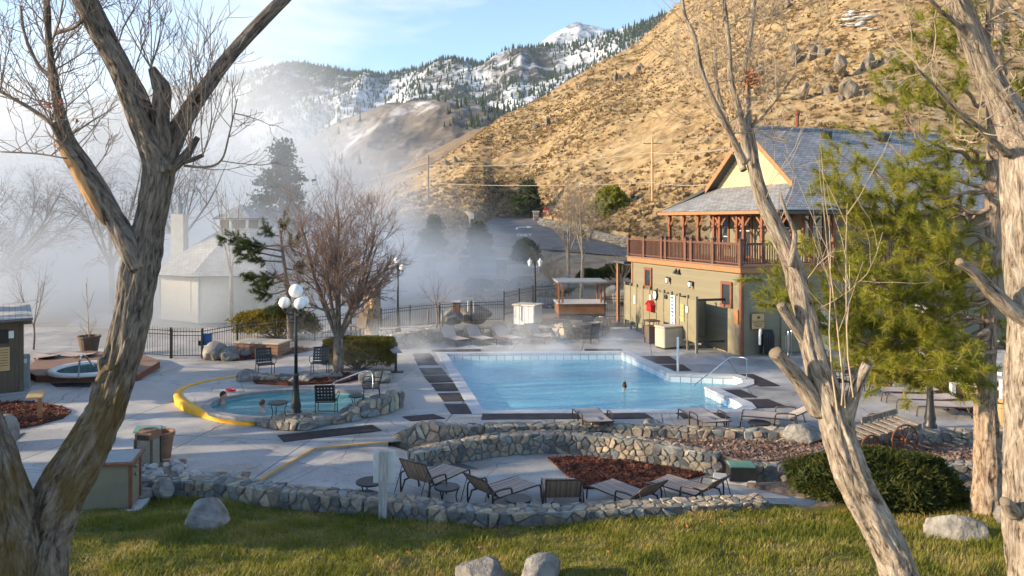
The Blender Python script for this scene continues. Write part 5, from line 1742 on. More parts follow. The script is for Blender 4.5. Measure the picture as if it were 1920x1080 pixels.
# steps and stair rail under the terrace
st = thing('stairs', 'wooden stairs with dark balusters beside the lodge, behind the pine', 'stairs', LM @ Vector((6.3, -1.6, 0)), LRZ)
for k in range(5):
    part('tread', B().add(box(0, 1.5, k * .28, k * .28 + .3, k * .17, k * .17 + .17, .01)), MT['greywood'], st)
part('stair_rail', B().add(tube([(1.5, -.1, 1.0), (4.2, -.1, 1.9)], .045, 4)).add(tube([(1.5, -.1, .3), (4.2, -.1, 1.2)], .045, 4)), MT['trim'], st)
bb = B().add(box(-.02, .02, -.02, .02, 0, .7)).mesh('baluster', MT['rail_brown'])
for k in range(18):
    link('baluster', bb, st, (1.55 + k * .15, -.1, .3 + k * .05))

# ---- things on and by the lodge
def wall_thing(name, label, cat, M, group=None):
    o = link(name, None)
    o.matrix_world = M
    o.empty_display_size = .1
    return tag(o, label, cat, group)
q = onfront(1420, 602)
s = wall_thing('caution_sign', 'tan CAUTION notice in a brown frame on the dark lodge wall', 'sign', LM @ Matrix.Translation((q.x, -.03, q.z)))
part('frame', B().add(box(-.34, .34, -.02, 0, -.35, .35, .01)), MT['trim'], s)
bd = part('board', B().add(box(-.3, .3, -.03, -.015, -.31, .31)), MT['sign_tan'], s)
M4 = Matrix.Translation((0, -.034, -.02)) @ Matrix.Rotation(R(90), 4, 'X')
flat_text('lettering', 'CAUTION', MT['ink'], bd, .125, M4)
e = B()
for dz, w in ((-.11, .46), (-.165, .4), (-.22, .3)):
    e.add(box(-w / 2, w / 2, -.034, -.031, dz - .008, dz + .008))
em = [(-.09, .12), (-.03, .16), (-.06, .22), (0, .19), (.05, .25), (.06, .18), (.12, .15), (.05, .13), (.02, .08), (-.02, .12)]
e.add(([(x, -.034, z) for x, z in em], [tuple(range(len(em)))[::-1]]))
part('emblem', e, MT['ink'], bd)
hs = thing('hose_rack', 'fat black hoses hanging in loops with a white hose against the lodge', 'hose', LM @ Vector((.85, -.35, 0)), LRZ)
for k in range(5):
    x = .02 + k * .11
    part('hose', B().add(tube(smooth_path([(x, .05, .06), (x, -.02, .7), (x + .02, .1, 1.02), (x + .03, .24, .9), (x + .03, .26, .08)], 5), .052, 8)), MT['dark_plastic'], hs)
part('hose', B().add(tube(smooth_path([(-.2, .0, .5), (-.2, .0, .9), (-.12, .08, 1.1), (-.03, .15, 1.05), (.0, .2, .9)], 6), .05, 8)), MT['white'], hs, label='white hose end')
ld = thing('pool_ladder', 'pair of chrome pool ladder rails leaning by the lodge wall', 'ladder', LM @ Vector((1.85, -.6, 0)), LRZ)
for x in (0, 1.35):
    for dx in (0, .16):
        part('rail', B().add(tube(smooth_path([(x + dx, 0, 0), (x + dx, 0, .9), (x + dx + .03, .08, 1.05), (x + dx + .05, .2, .9), (x + dx + .05, .22, .2)], 5), .022, 8)), MT['chrome'], ld)
part('bar', B().add(tube([(.15, .05, .98), (1.4, .05, .95)], .018, 6)), MT['chrome'], ld)
# shower partition
sa, sc_ = G(1172, 613), G(1306, 662)
sd_ = (sa - sc_); SL = sd_.length
srz = math.atan2(sd_.y, sd_.x)
sh = thing('shower_partition', 'olive panelled shower screen on posts along the lodge wall', 'partition', sc_, srz)
npan = 10
pw = SL / npan
pan = B().add(box(.015, pw - .015, -.02, .02, .42, 2.25, .006)).mesh('panel', MT['olive_panel'])
bat = B().add(box(.015, pw - .015, .021, .04, 1.28, 1.36, .004)).mesh('batten', MT['olive_panel'])
pst = B().add(box(-.05, .05, -.05, .05, 0, 2.4, .006)).mesh('post', MT['olive'])
for k in range(npan + 1):
    if k < npan:
        p = link('panel', pan, sh, (k * pw, 0, 0))
        link('batten', bat, p)
    link('post', pst, sh, (k * pw, 0, 0))
part('end_panel', B().add(box(-.02, .02, -1.5, -.05, 2.2, 2.3)).add(box(-.02, .02, -1.3, -.06, .42, .5)), MT['iron'], sh)
for k in (2, 4, 6, 8):
    part('divider', B().add(box(k * pw - .02, k * pw + .02, -1.35, -.05, .45, 2.1)), MT['olive_panel'], sh)
SM = Matrix.Translation(sc_) @ Matrix.Rotation(srz, 4, 'Z')
SI = SM.inverted()
def onscreen(x, y, off=.05):
    o = SI @ Vector((0, 0, HC)); q = SI @ P(x, y, 30)
    t = (off - o.y) / (q.y - o.y)
    return o + (q - o) * t
def on_sh(name, label, cat, x, y):
    q = onscreen(x, y)
    return wall_thing(name, label, cat, SM @ Matrix.Translation(q) @ Matrix.Rotation(R(180), 4, 'Z'))
c = on_sh('wall_clock', 'round black rimmed clock on the shower screen', 'clock', 1229, 553)
cm = Matrix.Rotation(R(90), 4, 'X')
part('rim', B().add(lathe([(.24, 0), (.26, .03), (.24, .07), (.21, .07), (.205, .04)], 24), cm), MT['iron'], c)
part('face', B().add(lathe([(.001, .042), (.21, .045)], 24), cm), MT['paper'], c)
part('hand', B().add(box(-.008, .008, -.058, -.052, 0, .13)).add(box(0, .10, -.058, -.052, -.008, .008)), MT['ink'], c)
c = on_sh('wall_clock', 'small dark round gauge right of the clock on the shower screen', 'gauge', 1249, 556)
part('rim', B().add(lathe([(.10, 0), (.11, .05), (.09, .06)], 18), cm), MT['iron'], c)
part('face', B().add(lathe([(.001, .055), (.09, .056)], 18), cm), MT['grey_paint'], c)
c = on_sh('red_box', 'red house shaped emergency box on the shower screen', 'box', 1224, 576)
part('body', B().add(prism([(-.26, -.2), (.26, -.2), (.26, .12), (0, .3), (-.26, .12)], 0, .22), Matrix.Rotation(R(90), 4, 'X')), MT['red_plastic'], c)
part('roof', B().add(prism([(-.32, .1), (0, .3), (.32, .1), (.32, .14), (0, .345), (-.32, .14)], -.005, .27), Matrix.Rotation(R(90), 4, 'X')), MT['red_plastic'], c)
part('latch', B().add(box(-.03, .03, -.245, -.22, -.05, .03, .005)), MT['chrome'], c)
c = on_sh('rules_poster', 'tall white and blue notice board on the shower screen', 'poster', 1262, 585)
bd = part('sheet', B().add(box(-.22, .22, -.02, 0, -.75, .75)), MT['paper'], c)
rg = np.random.default_rng(3)
for i in range(9):
    z = .66 - i * .16
    part('printed_block', B().add(box(-.18 + rg.uniform(0, .05), rg.uniform(.02, .19), -.025, -.021, z - .06, z + rg.uniform(-.01, .05))), MT['blue_print'], bd)
for nm, lab, x, y, w, h, mm in (('notice', 'tan framed notice on the panels right of the blue notice board', 1279, 586, .17, .38, 'sign_tan'), ('notice', 'small white note right of the tan notice on the shower screen', 1288, 580, .09, .13, 'paper'), ('notice', 'small white paper on the far left panel of the shower screen', 1190, 562, .1, .2, 'paper'), ('notice', 'small white paper just left of the clock', 1219, 558, .09, .13, 'paper')):
    c = on_sh(nm, lab, 'notice', x, y)
    pr = part('sheet', B().add(box(-w, w, -.015, 0, -h, h)), MT[mm], c)
    t = B()
    for k in range(3):
        t.add(box(-w * .7, w * .6, -.019, -.016, h * (.5 - .45 * k), h * (.5 - .45 * k) + .02))
    part('print', t, MT['ink'], pr)
q = onleft(1380, 594, .03)
c = wall_thing('notice', 'red brown notice on the corner of the lodge wall', 'notice', LM @ Matrix.Translation(q) @ Matrix.Rotation(R(-90), 4, 'Z'))
part('sheet', B().add(box(-.17, .17, -.02, 0, -.3, .3)), MT['trim_light'], c)
bn = thing('litter_bin', 'brown slatted litter bin before the shower screen', 'bin', G(1222, 643), LRZ)
for k in range(8):
    part('slat', B().add(box(-.27 + k * .07, -.215 + k * .07, -.25, -.235, .05, .78)), MT['brownwood'], bn)
part('body', B().add(box(-.25, .25, -.23, .25, .02, .8, .01)), MT['brownwood'], bn)
for x in (-.26, .22):
    for y in (-.25, .22):
        part('leg', B().add(box(x, x + .04, y, y + .04, 0, 1.0, .005)), MT['bronze'], bn)
part('lid', B().add(box(-.3, .3, -.29, .29, 1.0, 1.06, .02)), MT['bronze'], bn)
bx_ = thing('storage_box', 'tan plastic deck storage box by the shower screen', 'storage box', G(1255, 652), LRZ + .15)
part('body', B().add(box(-.55, .55, -.35, .35, .06, .92, .04)), MT['tan_plastic'], bx_)
part('lid', B().add(box(-.58, .58, -.38, .38, .92, 1.0, .03)), MT['tan_plastic'], bx_)
part('base', B().add(box(-.5, .5, -.3, .3, 0, .06)), MT['dark_plastic'], bx_)
for x in (-.5, 0, .5):
    part('rib', B().add(box(x - .03, x + .03, -.365, -.35, .1, .88, .005)), MT['tan_plastic'], bx_)

# ================================================================ pavilion in the steam
PC = P(452, 592, 47.5); PC.z = -.25
pv = thing('pavilion', 'cream eight sided pavilion with cupola and chimney in the steam', 'building', PC, R(14))
def octa(r, k, z):
    a = math.pi / 8 + k * math.pi / 4
    return Vector((r * math.cos(a), r * math.sin(a), z))
for k in range(8):
    a, c = octa(4.75, k, 0), octa(4.75, k + 1, 0)
    up = Vector((0, 0, 2.9))
    wv_ = part('wall', B().add(([a[:], c[:], (c + up)[:], (a + up)[:]], [(0, 1, 2, 3)])), MT['cream'], pv)
    d = (c - a).normalized(); nn = Vector((d.y, -d.x, 0))
    for t, w in ((0.0, .12), (1.0, .12)):
        m = a.lerp(c, t)
        part('corner_trim', B().add(cyl(m - up * .0, m + up, .07, .07, 6)), MT['white'], pv)
    part('shutter', B().add(prism([XY(a.lerp(c, .2) + nn * .03), XY(a.lerp(c, .8) + nn * .03), XY(a.lerp(c, .8) + nn * .0), XY(a.lerp(c, .2) + nn * .0)], .4, 2.5)), MT['cream'], wv_)
    e0, e1, t1, t0 = octa(5.6, k, 2.75), octa(5.6, k + 1, 2.75), octa(1.5, k + 1, 5.2), octa(1.5, k, 5.2)
    u = (e1 - e0).normalized(); v = ((t0 + t1) / 2 - (e0 + e1) / 2).normalized()
    roof_part('roof_panel', [e0, e1, t1, t0], .1, u, v, MT['shingle_pale'], pv)
    a, c = octa(1.25, k, 5.1), octa(1.25, k + 1, 5.1)
    part('cupola_post', B().add(cyl(a, a + Vector((0, 0, 1.0)), .09, .09, 6)), MT['white'], pv)
    part('cupola_sill', B().add(([a[:], c[:], (c + Vector((0, 0, .3)))[:], (a + Vector((0, 0, .3)))[:]], [(0, 1, 2, 3)])), MT['cream'], pv)
    part('louvre', B().add(([(a * .98 + Vector((0, 0, .35)))[:], (c * .98 + Vector((0, 0, .35)))[:], (c * .98 + Vector((0, 0, .95)))[:], (a * .98 + Vector((0, 0, .95)))[:]], [(0, 1, 2, 3)])), MT['brownwood'], pv)
    e0, e1 = octa(1.75, k, 6.05), octa(1.75, k + 1, 6.05)
    u = (e1 - e0).normalized(); v = (Vector((0, 0, 6.95)) - (e0 + e1) / 2).normalized()
    roof_part('cupola_roof', [e0, e1, Vector((0, 0, 6.95))], .08, u, v, MT['shingle_pale'], pv)
cq = P(337, 470, 46.0)
ch = part('chimney', B().add(box(-.38, .38, -.38, .38, 2.4, 6.3, .02), Matrix.Rotation(-R(14), 4, 'Z') @ Matrix.Translation((cq.x - PC.x, cq.y - PC.y, 0))), MT['cream'], pv)
part('chimney_cap', B().add(cyl((0, 0, 6.3), (0, 0, 6.9), .17, .17, 10), Matrix.Rotation(-R(14), 4, 'Z') @ Matrix.Translation((cq.x - PC.x, cq.y - PC.y, 0))).add(lathe([(.24, 6.85), (.2, 6.95), (.02, 7.05)], 10), Matrix.Rotation(-R(14), 4, 'Z') @ Matrix.Translation((cq.x - PC.x, cq.y - PC.y, 0))), MT['grey_paint'], ch)
struct('pavilion_apron', B().add(lathe([(9.5, -.05), (9.4, .02)], 24, (PC.x, PC.y, -.35))), MT['concrete'])

# ================================================================ cabin at the left edge
cb0 = G(44, 738)
cab = thing('cabin', 'brown board cabin with overhanging roof cut by the left edge', 'building', (cb0.x, cb0.y, 0), R(34))
part('wall', B().add(box(-4.0, -.03, .03, 3.2, 0, 2.42)), MT['brownwood'], cab)
vb = B().add(box(0, .196, -.02, 0, 0, 2.42, .004)).mesh('board', MT['brownwood'])
for k in range(20):
    link('board', vb, cab, (-.03 - (k + 1) * .2, .03, 0))
for k in range(15):
    link('board', vb, cab, (-.03, .05 + k * .2, 0), (0, 0, R(90)))
roof_part('roof', [(-4.4, -.5, 2.42), (.25, -.5, 2.5), (.25, 3.6, 2.62), (-4.4, 3.6, 2.54)], .08, (1, 0, .016), (0, 1, .03), MT['shingle_pale'], cab)
for k in range(6):
    part('rafter_tail', B().add(box(.0, .22, -.3 + k * .7, -.2 + k * .7, 2.28, 2.40)), MT['brownwood'], cab)
part('corner_trim', B().add(box(-.12, .01, -.01, .06, 0, 2.4, .005)), MT['brownwood'], cab)
part('footing', B().add(box(-4.1, .1, -.1, 3.3, 0, .08, .01)), MT['grey_paint'], cab)
for lab, cx, cz, w, h, mm in (('orange wooden notice on the cabin wall', -.52, 1.18, .15, .38, 'sign_tan'), ('white paper notice on the cabin wall', -.33, 1.95, .07, .12, 'paper'), ('dark screen with photo on the cabin wall', -.62, 1.9, .22, .22, 'ink')):
    n_ = wall_thing('notice', lab, 'notice', Matrix.Translation((cb0.x, cb0.y, 0)) @ Matrix.Rotation(R(34), 4, 'Z') @ Matrix.Translation((cx, -.01, cz)))
    part('sheet', B().add(box(-w, w, -.02, 0, -h, h, .004)), MT[mm], n_)
    if mm == 'sign_tan':
        pr = B()
        for k in range(7):
            pr.add(box(-w * .7, w * .7, -.024, -.021, h * (.75 - .22 * k), h * (.75 - .22 * k) + .015))
        part('print', pr, MT['ink'], n_)
        part('frame', B().add(box(-w - .02, w + .02, -.015, 0.0, -h - .02, h + .02, .004)), MT['brownwood'], n_)
gb = thing('waste_bin', 'tall grey waste bin beside the brown cabin', 'bin', G(42, 727), R(34))
part('body', B().add(box(-.22, .22, -.22, .22, 0, 1.1, .03)), MT['grey_paint'], gb)
part('flap', B().add(box(-.12, .12, -.235, -.22, .85, 1.0, .005)), MT['paper'], gb)

# ================================================================ things far behind
def pole(x, yt, yb, d, label, arm):
    a, c = P(x, yb, d), P(x, yt, d)
    p = thing('power_pole', label, 'pole', a, 0, 'power poles')
    h = (c - a).length
    part('pole', B().add(tube([(0, 0, -.5), (0, 0, h)], [.2, .15], 10)), MT['greywood'] if d > 120 else MT['sign_tan'], p)
    ar = part('crossarm', B().add(box(-arm, arm, -.06, .06, h - .9, h - .78, .01)), MT['greywood'], p)
    for t in (-.9, -.45, .45, .9):
        part('insulator', B().add(lathe([(.03, 0), (.06, .05), (.05, .16), (.01, .2)], 8, (t * arm, 0, h - .78))), MT['grey_paint'], ar)
    return p
pole(803, 290, 402, 150, 'slim grey power pole at the left foot of the hill', 1.2)
pole(1223, 258, 425, 105, 'tall yellow wooden power pole left of the lodge', 1.3)
def wire(p0, p1, sag, label):
    p0, p1 = np.array(p0[:]), np.array(p1[:])
    t = np.linspace(0, 1, 16)[:, None]
    path = p0 + (p1 - p0) * t - np.array([0, 0, 1.]) * sag * 4 * t * (1 - t)
    o = link('power_line', B().add(tube(path, .045, 4, False)).mesh('power_line', MT['tan_plastic']))
    tag(o, label, 'wire', 'power lines strung between the poles')
wire(P(803, 310, 150), P(1222, 286, 105), .8, 'upper power line strung between the two poles')
wire(P(803, 343, 150), P(1222, 342, 105), .5, 'lower power line strung between the two poles')
wire(P(1222, 286, 105), P(1430, 268, 46), .4, 'upper power line from the tall pole to the lodge')
wire(P(1222, 342, 105), P(1400, 342, 46), .3, 'lower power line from the tall pole to the lodge')
wire(P(803, 305, 150), P(560, 350, 320), 2, 'power line running left from the slim pole')
ss = thing('stop_sign', 'red octagonal stop sign at the top of the drive', 'sign', P(1023, 415, 139))
part('post', B().add(cyl((0, 0, -.3), (0, 0, 1.9), .05, .05, 6)), MT['grey_paint'], ss)
oc = [(.62 * math.cos(math.pi / 8 + k * math.pi / 4), .62 * math.sin(math.pi / 8 + k * math.pi / 4)) for k in range(8)]
pl_ = part('plate', B().add(prism(oc, 0, .03), Matrix.Translation((0, -.06, 1.85)) @ Matrix.Rotation(R(90), 4, 'X')), MT['red_plastic'], ss)
flat_text('lettering', 'STOP', MT['paper'], pl_, .42, Matrix.Translation((0, -.1, 1.85)) @ Matrix.Rotation(R(90), 4, 'X'))
s2 = thing('street_sign', 'small blue street sign on a post right of the stop sign', 'sign', P(1040, 412, 139))
part('post', B().add(cyl((0, 0, -.3), (0, 0, 2.3), .045, .045, 6)), MT['grey_paint'], s2)
part('plate', B().add(box(-.45, .45, -.03, .0, 2.0, 2.4)), MT['blue_mesh'], s2)

def iron_fence(label, pts, h=1.2, z=0.0, sp=.13, post=2.0, name='iron_fence'):
    W = [G(x, y, z) for x, y in pts] if not isinstance(pts[0], Vector) else pts
    t = thing(name, label, 'fence', W[0])
    L = [0]
    for a, c in zip(W[:-1], W[1:]):
        L.append(L[-1] + (c - a).length)
    def at(s):
        for i in range(len(W) - 1):
            if s <= L[i + 1] + 1e-6:
                return W[i].lerp(W[i + 1], (s - L[i]) / (L[i + 1] - L[i]))
        return W[-1]
    rl = B()
    pk = B()
    for zz in (.12, h * .82, h * .95):
        for a, c in zip(W[:-1], W[1:]):
            part('rail', B().add(tube([a + Vector((0, 0, zz)), c + Vector((0, 0, zz))], .016, 4)), MT['iron'], t, world=True)
    s = 0
    while s < L[-1]:
        p = at(s)
        pk.add(tube([p + Vector((0, 0, .08)), p + Vector((0, 0, h * 1.02)), p + Vector((0, 0, h * 1.08))], [.009, .009, .001], 4, False))
        s += sp
    part('pickets', pk, MT['iron'], t, world=True, kind='stuff')
    k = max(1, round(L[-1] / post))
    for i in range(k + 1):
        p = at(L[-1] * i / k)
        part('fence_post', B().add(box(-.03, .03, -.03, .03, 0, h * 1.06), Matrix.Translation(p)), MT['iron'], t, world=True)
    return t
iron_fence('short black iron fence just left of the garden gate', [(262, 668), (320, 672)])
iron_fence('long black iron fence from the gate round behind the trees and pool loungers', [(380, 671), (470, 652), (560, 642), (640, 634), (720, 622), (800, 611), (880, 605), (945, 602)], 1.15)
iron_fence('raised black iron fence between the white cabinet and the kiosk', [(945, 594), (1000, 578), (1046, 573)], 1.3, .45)
iron_fence('black iron fence between the kiosk and the lodge', [(1134, 597), (1176, 597)], 1.3, .2)
gt = iron_fence('black iron gate with dark posts near the forked tree', [(322, 672), (379, 672)], 1.15, 0, .12, 2.5, 'garden_gate')
gt['category'] = 'gate'
part('lock_box', B().add(box(-.08, .08, -.05, .05, .5, .7), Matrix.Translation(G(376, 671))), MT['iron'], gt, world=True)
bs_sign = thing('blue_sign', 'small blue notice fixed to the iron fence by the gate', 'sign', G(390, 670) + Vector((0, -.06, .75)))
part('plate', B().add(box(-.16, .16, -.01, .01, -.22, .22, .004)), MT['blue_mesh'], bs_sign)
part('frame', B().add(box(-.18, .18, 0, .015, -.24, .24, .004)), MT['iron'], bs_sign)

# white roadside fence with stone pillars
FZ = -.15
def stone_pillar(x, y, d, h, label, w=.55):
    a = P(x, y, d)
    t = thing('stone_pillar', label, 'pillar', a, 0, 'stone pillars along the drive')
    part('core', B().add(box(-w + .03, w - .03, -w + .03, w - .03, -.3, h)), MT['mortar'], t)
    part('cap', B().add(box(-w - .1, w + .1, -w - .1, w + .1, h, h + .16, .03)), MT['coping'], t)
    for r_ in range(5):
        for c in range(3):
            part('stone', B().add(rock(int(x) + r_ * 5 + c, (w * .36, .14, h * .115), 1, 4, .15), Matrix.Translation(((c - 1) * w * .66, -w, h * (r_ + .5) / 5))), MT['stone'], t)
    return t
PIL = [(805, 517, 80, 2.1, 'hazy stone pillar of the white fence, first from the left'), (870, 519, 80, 2.1, 'hazy stone pillar of the white fence, second from the left'), (940, 520, 80, 1.9, 'stone pillar of the white fence left of the small dark pine'), (1005, 424, 135, 2.6, 'pale stone pillar at the top end of the roadside wall')]
for a in PIL:
    stone_pillar(*a)
def white_fence(x0, x1, y0, y1, label):
    a, c = P(x0, y0, 80), P(x1, y1, 80)
    t = thing('white_fence', label, 'fence', a, 0, 'white picket fence along the drive')
    L = c.x - a.x
    for z in (.25, 1.05):
        part('rail', B().add(box(0, L, -.03, .03, z, z + .1)), MT['white'], t)
    pm = B().add(box(-.045, .045, -.05, -.031, .1, 1.3)).mesh('picket', MT['white'])
    k = int(L / .2)
    for i in range(k + 1):
        o = link('picket', pm, t, (L * i / k, 0, 0))
    part('snow_cap', B().add(box(0, L, -.06, .05, 1.30, 1.36, .02)), MT['white'], t)
white_fence(705, 795, 516, 516, 'white picket fence left of the hazy stone pillars')
white_fence(817, 860, 517, 518, 'white picket fence between the two hazy stone pillars')
white_fence(881, 930, 518, 519, 'white picket fence left of the pillar by the small pine')
white_fence(951, 1010, 520, 521, 'white picket fence right of the pillar by the small pine')
# kiosk
kq = G(1091, 600)
kk = thing('kiosk', 'open kiosk with flat metal roof and red brown counter', 'kiosk', kq, R(3))
for x in (-1.2, 1.2):
    for y in (0, 1.9):
        for dx in ((-.1, .1) if y == 0 else (0,)):
            part('post', B().add(box(x + dx - .05, x + dx + .05, y - .05, y + .05, 0, 2.1, .006)), MT['trim_light'], kk)
part('roof', B().add(box(-1.42, 1.42, -.3, 2.2, 2.1, 2.22, .02)), MT['grey_paint'], kk)
part('counter', B().add(box(-1.35, 1.35, -.12, 1.9, .35, .92, .01)), MT['trim_light'], kk)
part('counter_top', B().add(box(-1.42, 1.42, -.2, 2.0, .92, .98, .01)), MT['white'], kk)
part('base', B().add(box(-1.3, 1.3, -.05, 1.85, 0, .35)), MT['stone'], kk)
wc = thing('utility_cabinet', 'white painted cabinet with flat top near the iron fence', 'cabinet', G(990, 607), R(-28))
part('body', B().add(box(-.62, .62, -.5, .5, 0, 1.02, .01)), MT['white'], wc)
part('lid', B().add(box(-.7, .7, -.58, .58, 1.02, 1.1, .015)), MT['cream'], wc)
for k in range(5):
    part('batten', B().add(box(-.6 + k * .28, -.55 + k * .28, -.52, -.5, .02, 1.0)), MT['white'], wc)
# carved stump with plaque
cs = thing('carved_stump', 'carved tree stump with hollow top and small yellow plaque', 'stump', G(697, 640), R(-10))
path = np.array([(0, 0, -.1), (-.02, 0, .5), (.0, 0, 1.1), (.02, 0, 1.7), (.0, 0, 2.2)])
path = smooth_path(path, 8)
part('trunk', B().add(tube(path, np.interp(np.linspace(0, 1, len(path)), [0, .3, .7, 1], [.40, .36, .42, .40]), 36, True, bark_disp(88, .10))), MT['bark_pine'], cs, True)
for sx, h_ in ((-.3, .28), (.24, .42), (.05, .2)):
    part('carved_crest', B().add(rock(int(sx * 100) + 90, (.2, .26, h_), 3, 5, .2), Matrix.Translation((sx, 0, 2.22))), MT['bark_pine'], cs, True)
part('hollow', B().add(rock(97, (.12, .07, .3), 3, 2, .1), Matrix.Translation((.12, -.37, 1.85))), MT['sign_tan'], cs, True)
part('plaque', B().add(box(-.13, .17, -.44, -.36, 1.1, 1.42, .01)), MT['sign_tan'], cs)
# grey twin lantern lamp and dark pole behind the cabinet
def lantern_post(x, y, d, h, label, dark=True, head=True):
    a = P(x, y, d)
    t = thing('lantern_post', label, 'lamp', a)
    part('pole', B().add(tube([(0, 0, 0), (0, 0, .4), (0, 0, h)], [.10, .07, .05], 10)), MT['iron'] if dark else MT['grey_paint'], t)
    if head:
        for s in (-1, 1):
            ar = part('lantern', B().add(tube([(0, 0, h - .3), (s * .3, 0, h - .25)], .02, 6)).add(lathe([(.07, 0), (.15, .3), (.03, .4), (.01, .5)], 8, (s * .3, 0, h - .28))), MT['globe'], t)
    return t
lantern_post(1003, 592, 44, 3.2, 'dark lamp post with two pale lanterns by the white cabinet')
# ================================================================ fieldstone walls
def clip(poly, a, n):
    out = []
    for i in range(len(poly)):
        p, q = poly[i - 1], poly[i]
        dp, dq = np.dot(p - a, n), np.dot(q - a, n)
        if (dp <= 0) != (dq <= 0):
            out.append(p + (q - p) * (dp / (dp - dq)))
        if dq <= 0:
            out.append(q)
    return out
def voronoi(w, h, cell, rg):
    cell *= .8
    nx, ny = max(1, round(w / cell)), max(1, round(h / (cell * .82)))
    pts = []
    for j in range(ny):
        for i in range(nx):
            pts.append(((i + .5 + (.25 if j % 2 else -.25) + rg.uniform(-.48, .48)) * w / nx, (j + .5 + rg.uniform(-.42, .42)) * h / ny))
    pts = np.array(pts)
    keep = rg.uniform(size=len(pts)) < .72
    pts = pts[keep] if keep.sum() > 2 else pts
    cells = []
    for k, p in enumerate(pts):
        poly = [np.array(c, float) for c in ((0, 0), (w, 0), (w, h), (0, h))]
        d = np.sum((pts - p) ** 2, 1)
        for m in np.argsort(d)[1:15]:
            q = pts[m]
            poly = clip(poly, (p + q) / 2, q - p)
            if len(poly) < 3:
                break
        if len(poly) >= 3:
            cells.append(np.array(poly))
    return cells
def stone_mesh(poly, gap, relief, rg, fmap, name='stone', m=None):
    c = poly.mean(0)
    d = np.linalg.norm(poly - c, axis=1)
    if d.max() < .03:
        return None
    poly = c + (poly - c) * np.maximum(.3, 1 - gap / np.maximum(d, 1e-3))[:, None]
    q = []
    n = len(poly)
    for i in range(n):
        a, b_ = poly[i], poly[(i + 1) % n]
        q += [a + (b_ - a) * .2, a + (b_ - a) * .8]
    q = np.array(q)
    n = len(q)
    rl = relief * rg.uniform(.45, 1.5)
    r1 = c + (q - c) * .87
    ta, tb_ = rg.normal(size=2) * .12
    V = [fmap(x, y, -.02) for x, y in q] + [fmap(x, y, rl * rg.uniform(.75, 1.1) + ta * (x - c[0]) + tb_ * (y - c[1])) for x, y in r1] + [fmap(c[0], c[1], rl * rg.uniform(.9, 1.25))]
    Fs = [(i, (i + 1) % n, n + (i + 1) % n, n + i) for i in range(n)] + [(n + i, n + (i + 1) % n, 2 * n) for i in range(n)]
    return B().add((V, Fs))
def stone_wall(label, pts, z0, heights, thick, cell, seed, relief=.035, flip=1, name='stone_wall', top=True, mt='stone'):
    rg = np.random.default_rng(seed)
    ctrl = [(*G(x, y, z0), 0) if not isinstance(x, Vector) else x for x, y in pts]
    hs = np.array(heights, float)
    ctrl = [np.array([c[0], c[1], z0, h]) for c, h in zip(ctrl, np.interp(np.linspace(0, 1, len(pts)), np.linspace(0, 1, len(hs)), hs))]
    pa = smooth_path(ctrl, 8)
    L = np.concatenate(([0], np.cumsum(np.linalg.norm(np.diff(pa[:, :2], axis=0), axis=1))))
    Tn = np.gradient(pa[:, :2], axis=0); Tn /= np.linalg.norm(Tn, axis=1)[:, None]
    N = np.stack([-Tn[:, 1], Tn[:, 0]], 1)
    if np.mean(np.sum(N * (-pa[:, :2]), 1)) < 0:
        N = -N
    N = N * flip
    W = L[-1]
    def at(u):
        return np.array([np.interp(u, L, pa[:, k]) for k in range(4)]), np.array([np.interp(u, L, N[:, k]) for k in range(2)])
    base = pa[len(pa) // 2]
    t = thing(name, label, 'wall', (base[0], base[1], z0))
    off = np.array([base[0], base[1], z0])
    hm = float(np.mean(hs))
    # core
    V = []
    for p, n in zip(pa, N):
        h = p[3]
        for a, z in ((-.02, -.25), (-.02, h - .02), (-thick + .02, h - .02), (-thick + .02, -.25)):
            V.append((p[0] + n[0] * a - off[0], p[1] + n[1] * a - off[1], z))
    k = len(pa)
    Fs = [(4 * i + j, 4 * i + 4 + j, 4 * i + 4 + (j + 1) % 4, 4 * i + (j + 1) % 4) for i in range(k - 1) for j in range(3)] + [(0, 1, 2, 3), (4 * k - 4, 4 * k - 1, 4 * k - 2, 4 * k - 3)]
    part('mortar_core', B().add((V, Fs)), MT['mortar'], t)
    def front(u, v, d):
        p, n = at(u)
        return (p[0] + n[0] * (d - .02) - off[0], p[1] + n[1] * (d - .02) - off[1], v / hm * p[3])
    def topm(u, v, d):
        p, n = at(u)
        return (p[0] - n[0] * v - off[0], p[1] - n[1] * v - off[1], p[3] - .02 + d * .7)
    cnt = 0
    rest = B()
    for cells, fm in ((voronoi(W, hm, cell, rg), front), (voronoi(W, thick, cell, rg) if top else [], topm)):
        for c in cells:
            b = stone_mesh(c, .012, relief, rg, fm)
            if b is None:
                continue
            if cnt >= 290:
                for VV, FF in zip(b.V, [b.F]):
                    rest.V.append(VV); rest.UV.append(None)
                    rest.F += [f + rest.n for f in b.F]
                    rest.n += len(VV)
                continue
            part('stone', b, MT[mt], t)
            cnt += 1
    if rest.n:
        part('stones', rest, MT[mt], t, kind='stuff')
    # end faces
    for u, sgn in ((0, -1), (W, 1)):
        p, n = at(u)
        tn = np.array([-n[1], n[0]]); T0 = Tn[0] if u == 0 else Tn[-1]
        for c in voronoi(thick, p[3], cell, rg):
            b = stone_mesh(c, .012, relief, rg, lambda x, y, d: (p[0] - n[0] * x + sgn * T0[0] * d - off[0], p[1] - n[1] * x + sgn * T0[1] * d - off[1], y))
            if b is not None:
                part('stone', b, MT[mt], t)
    return t
stone_wall('long low fieldstone wall along the top of the foreground lawn', W1[3:16], -.16, [.34, .36, .36, .35, .32, .27, .22, .2], .46, .235, 201)
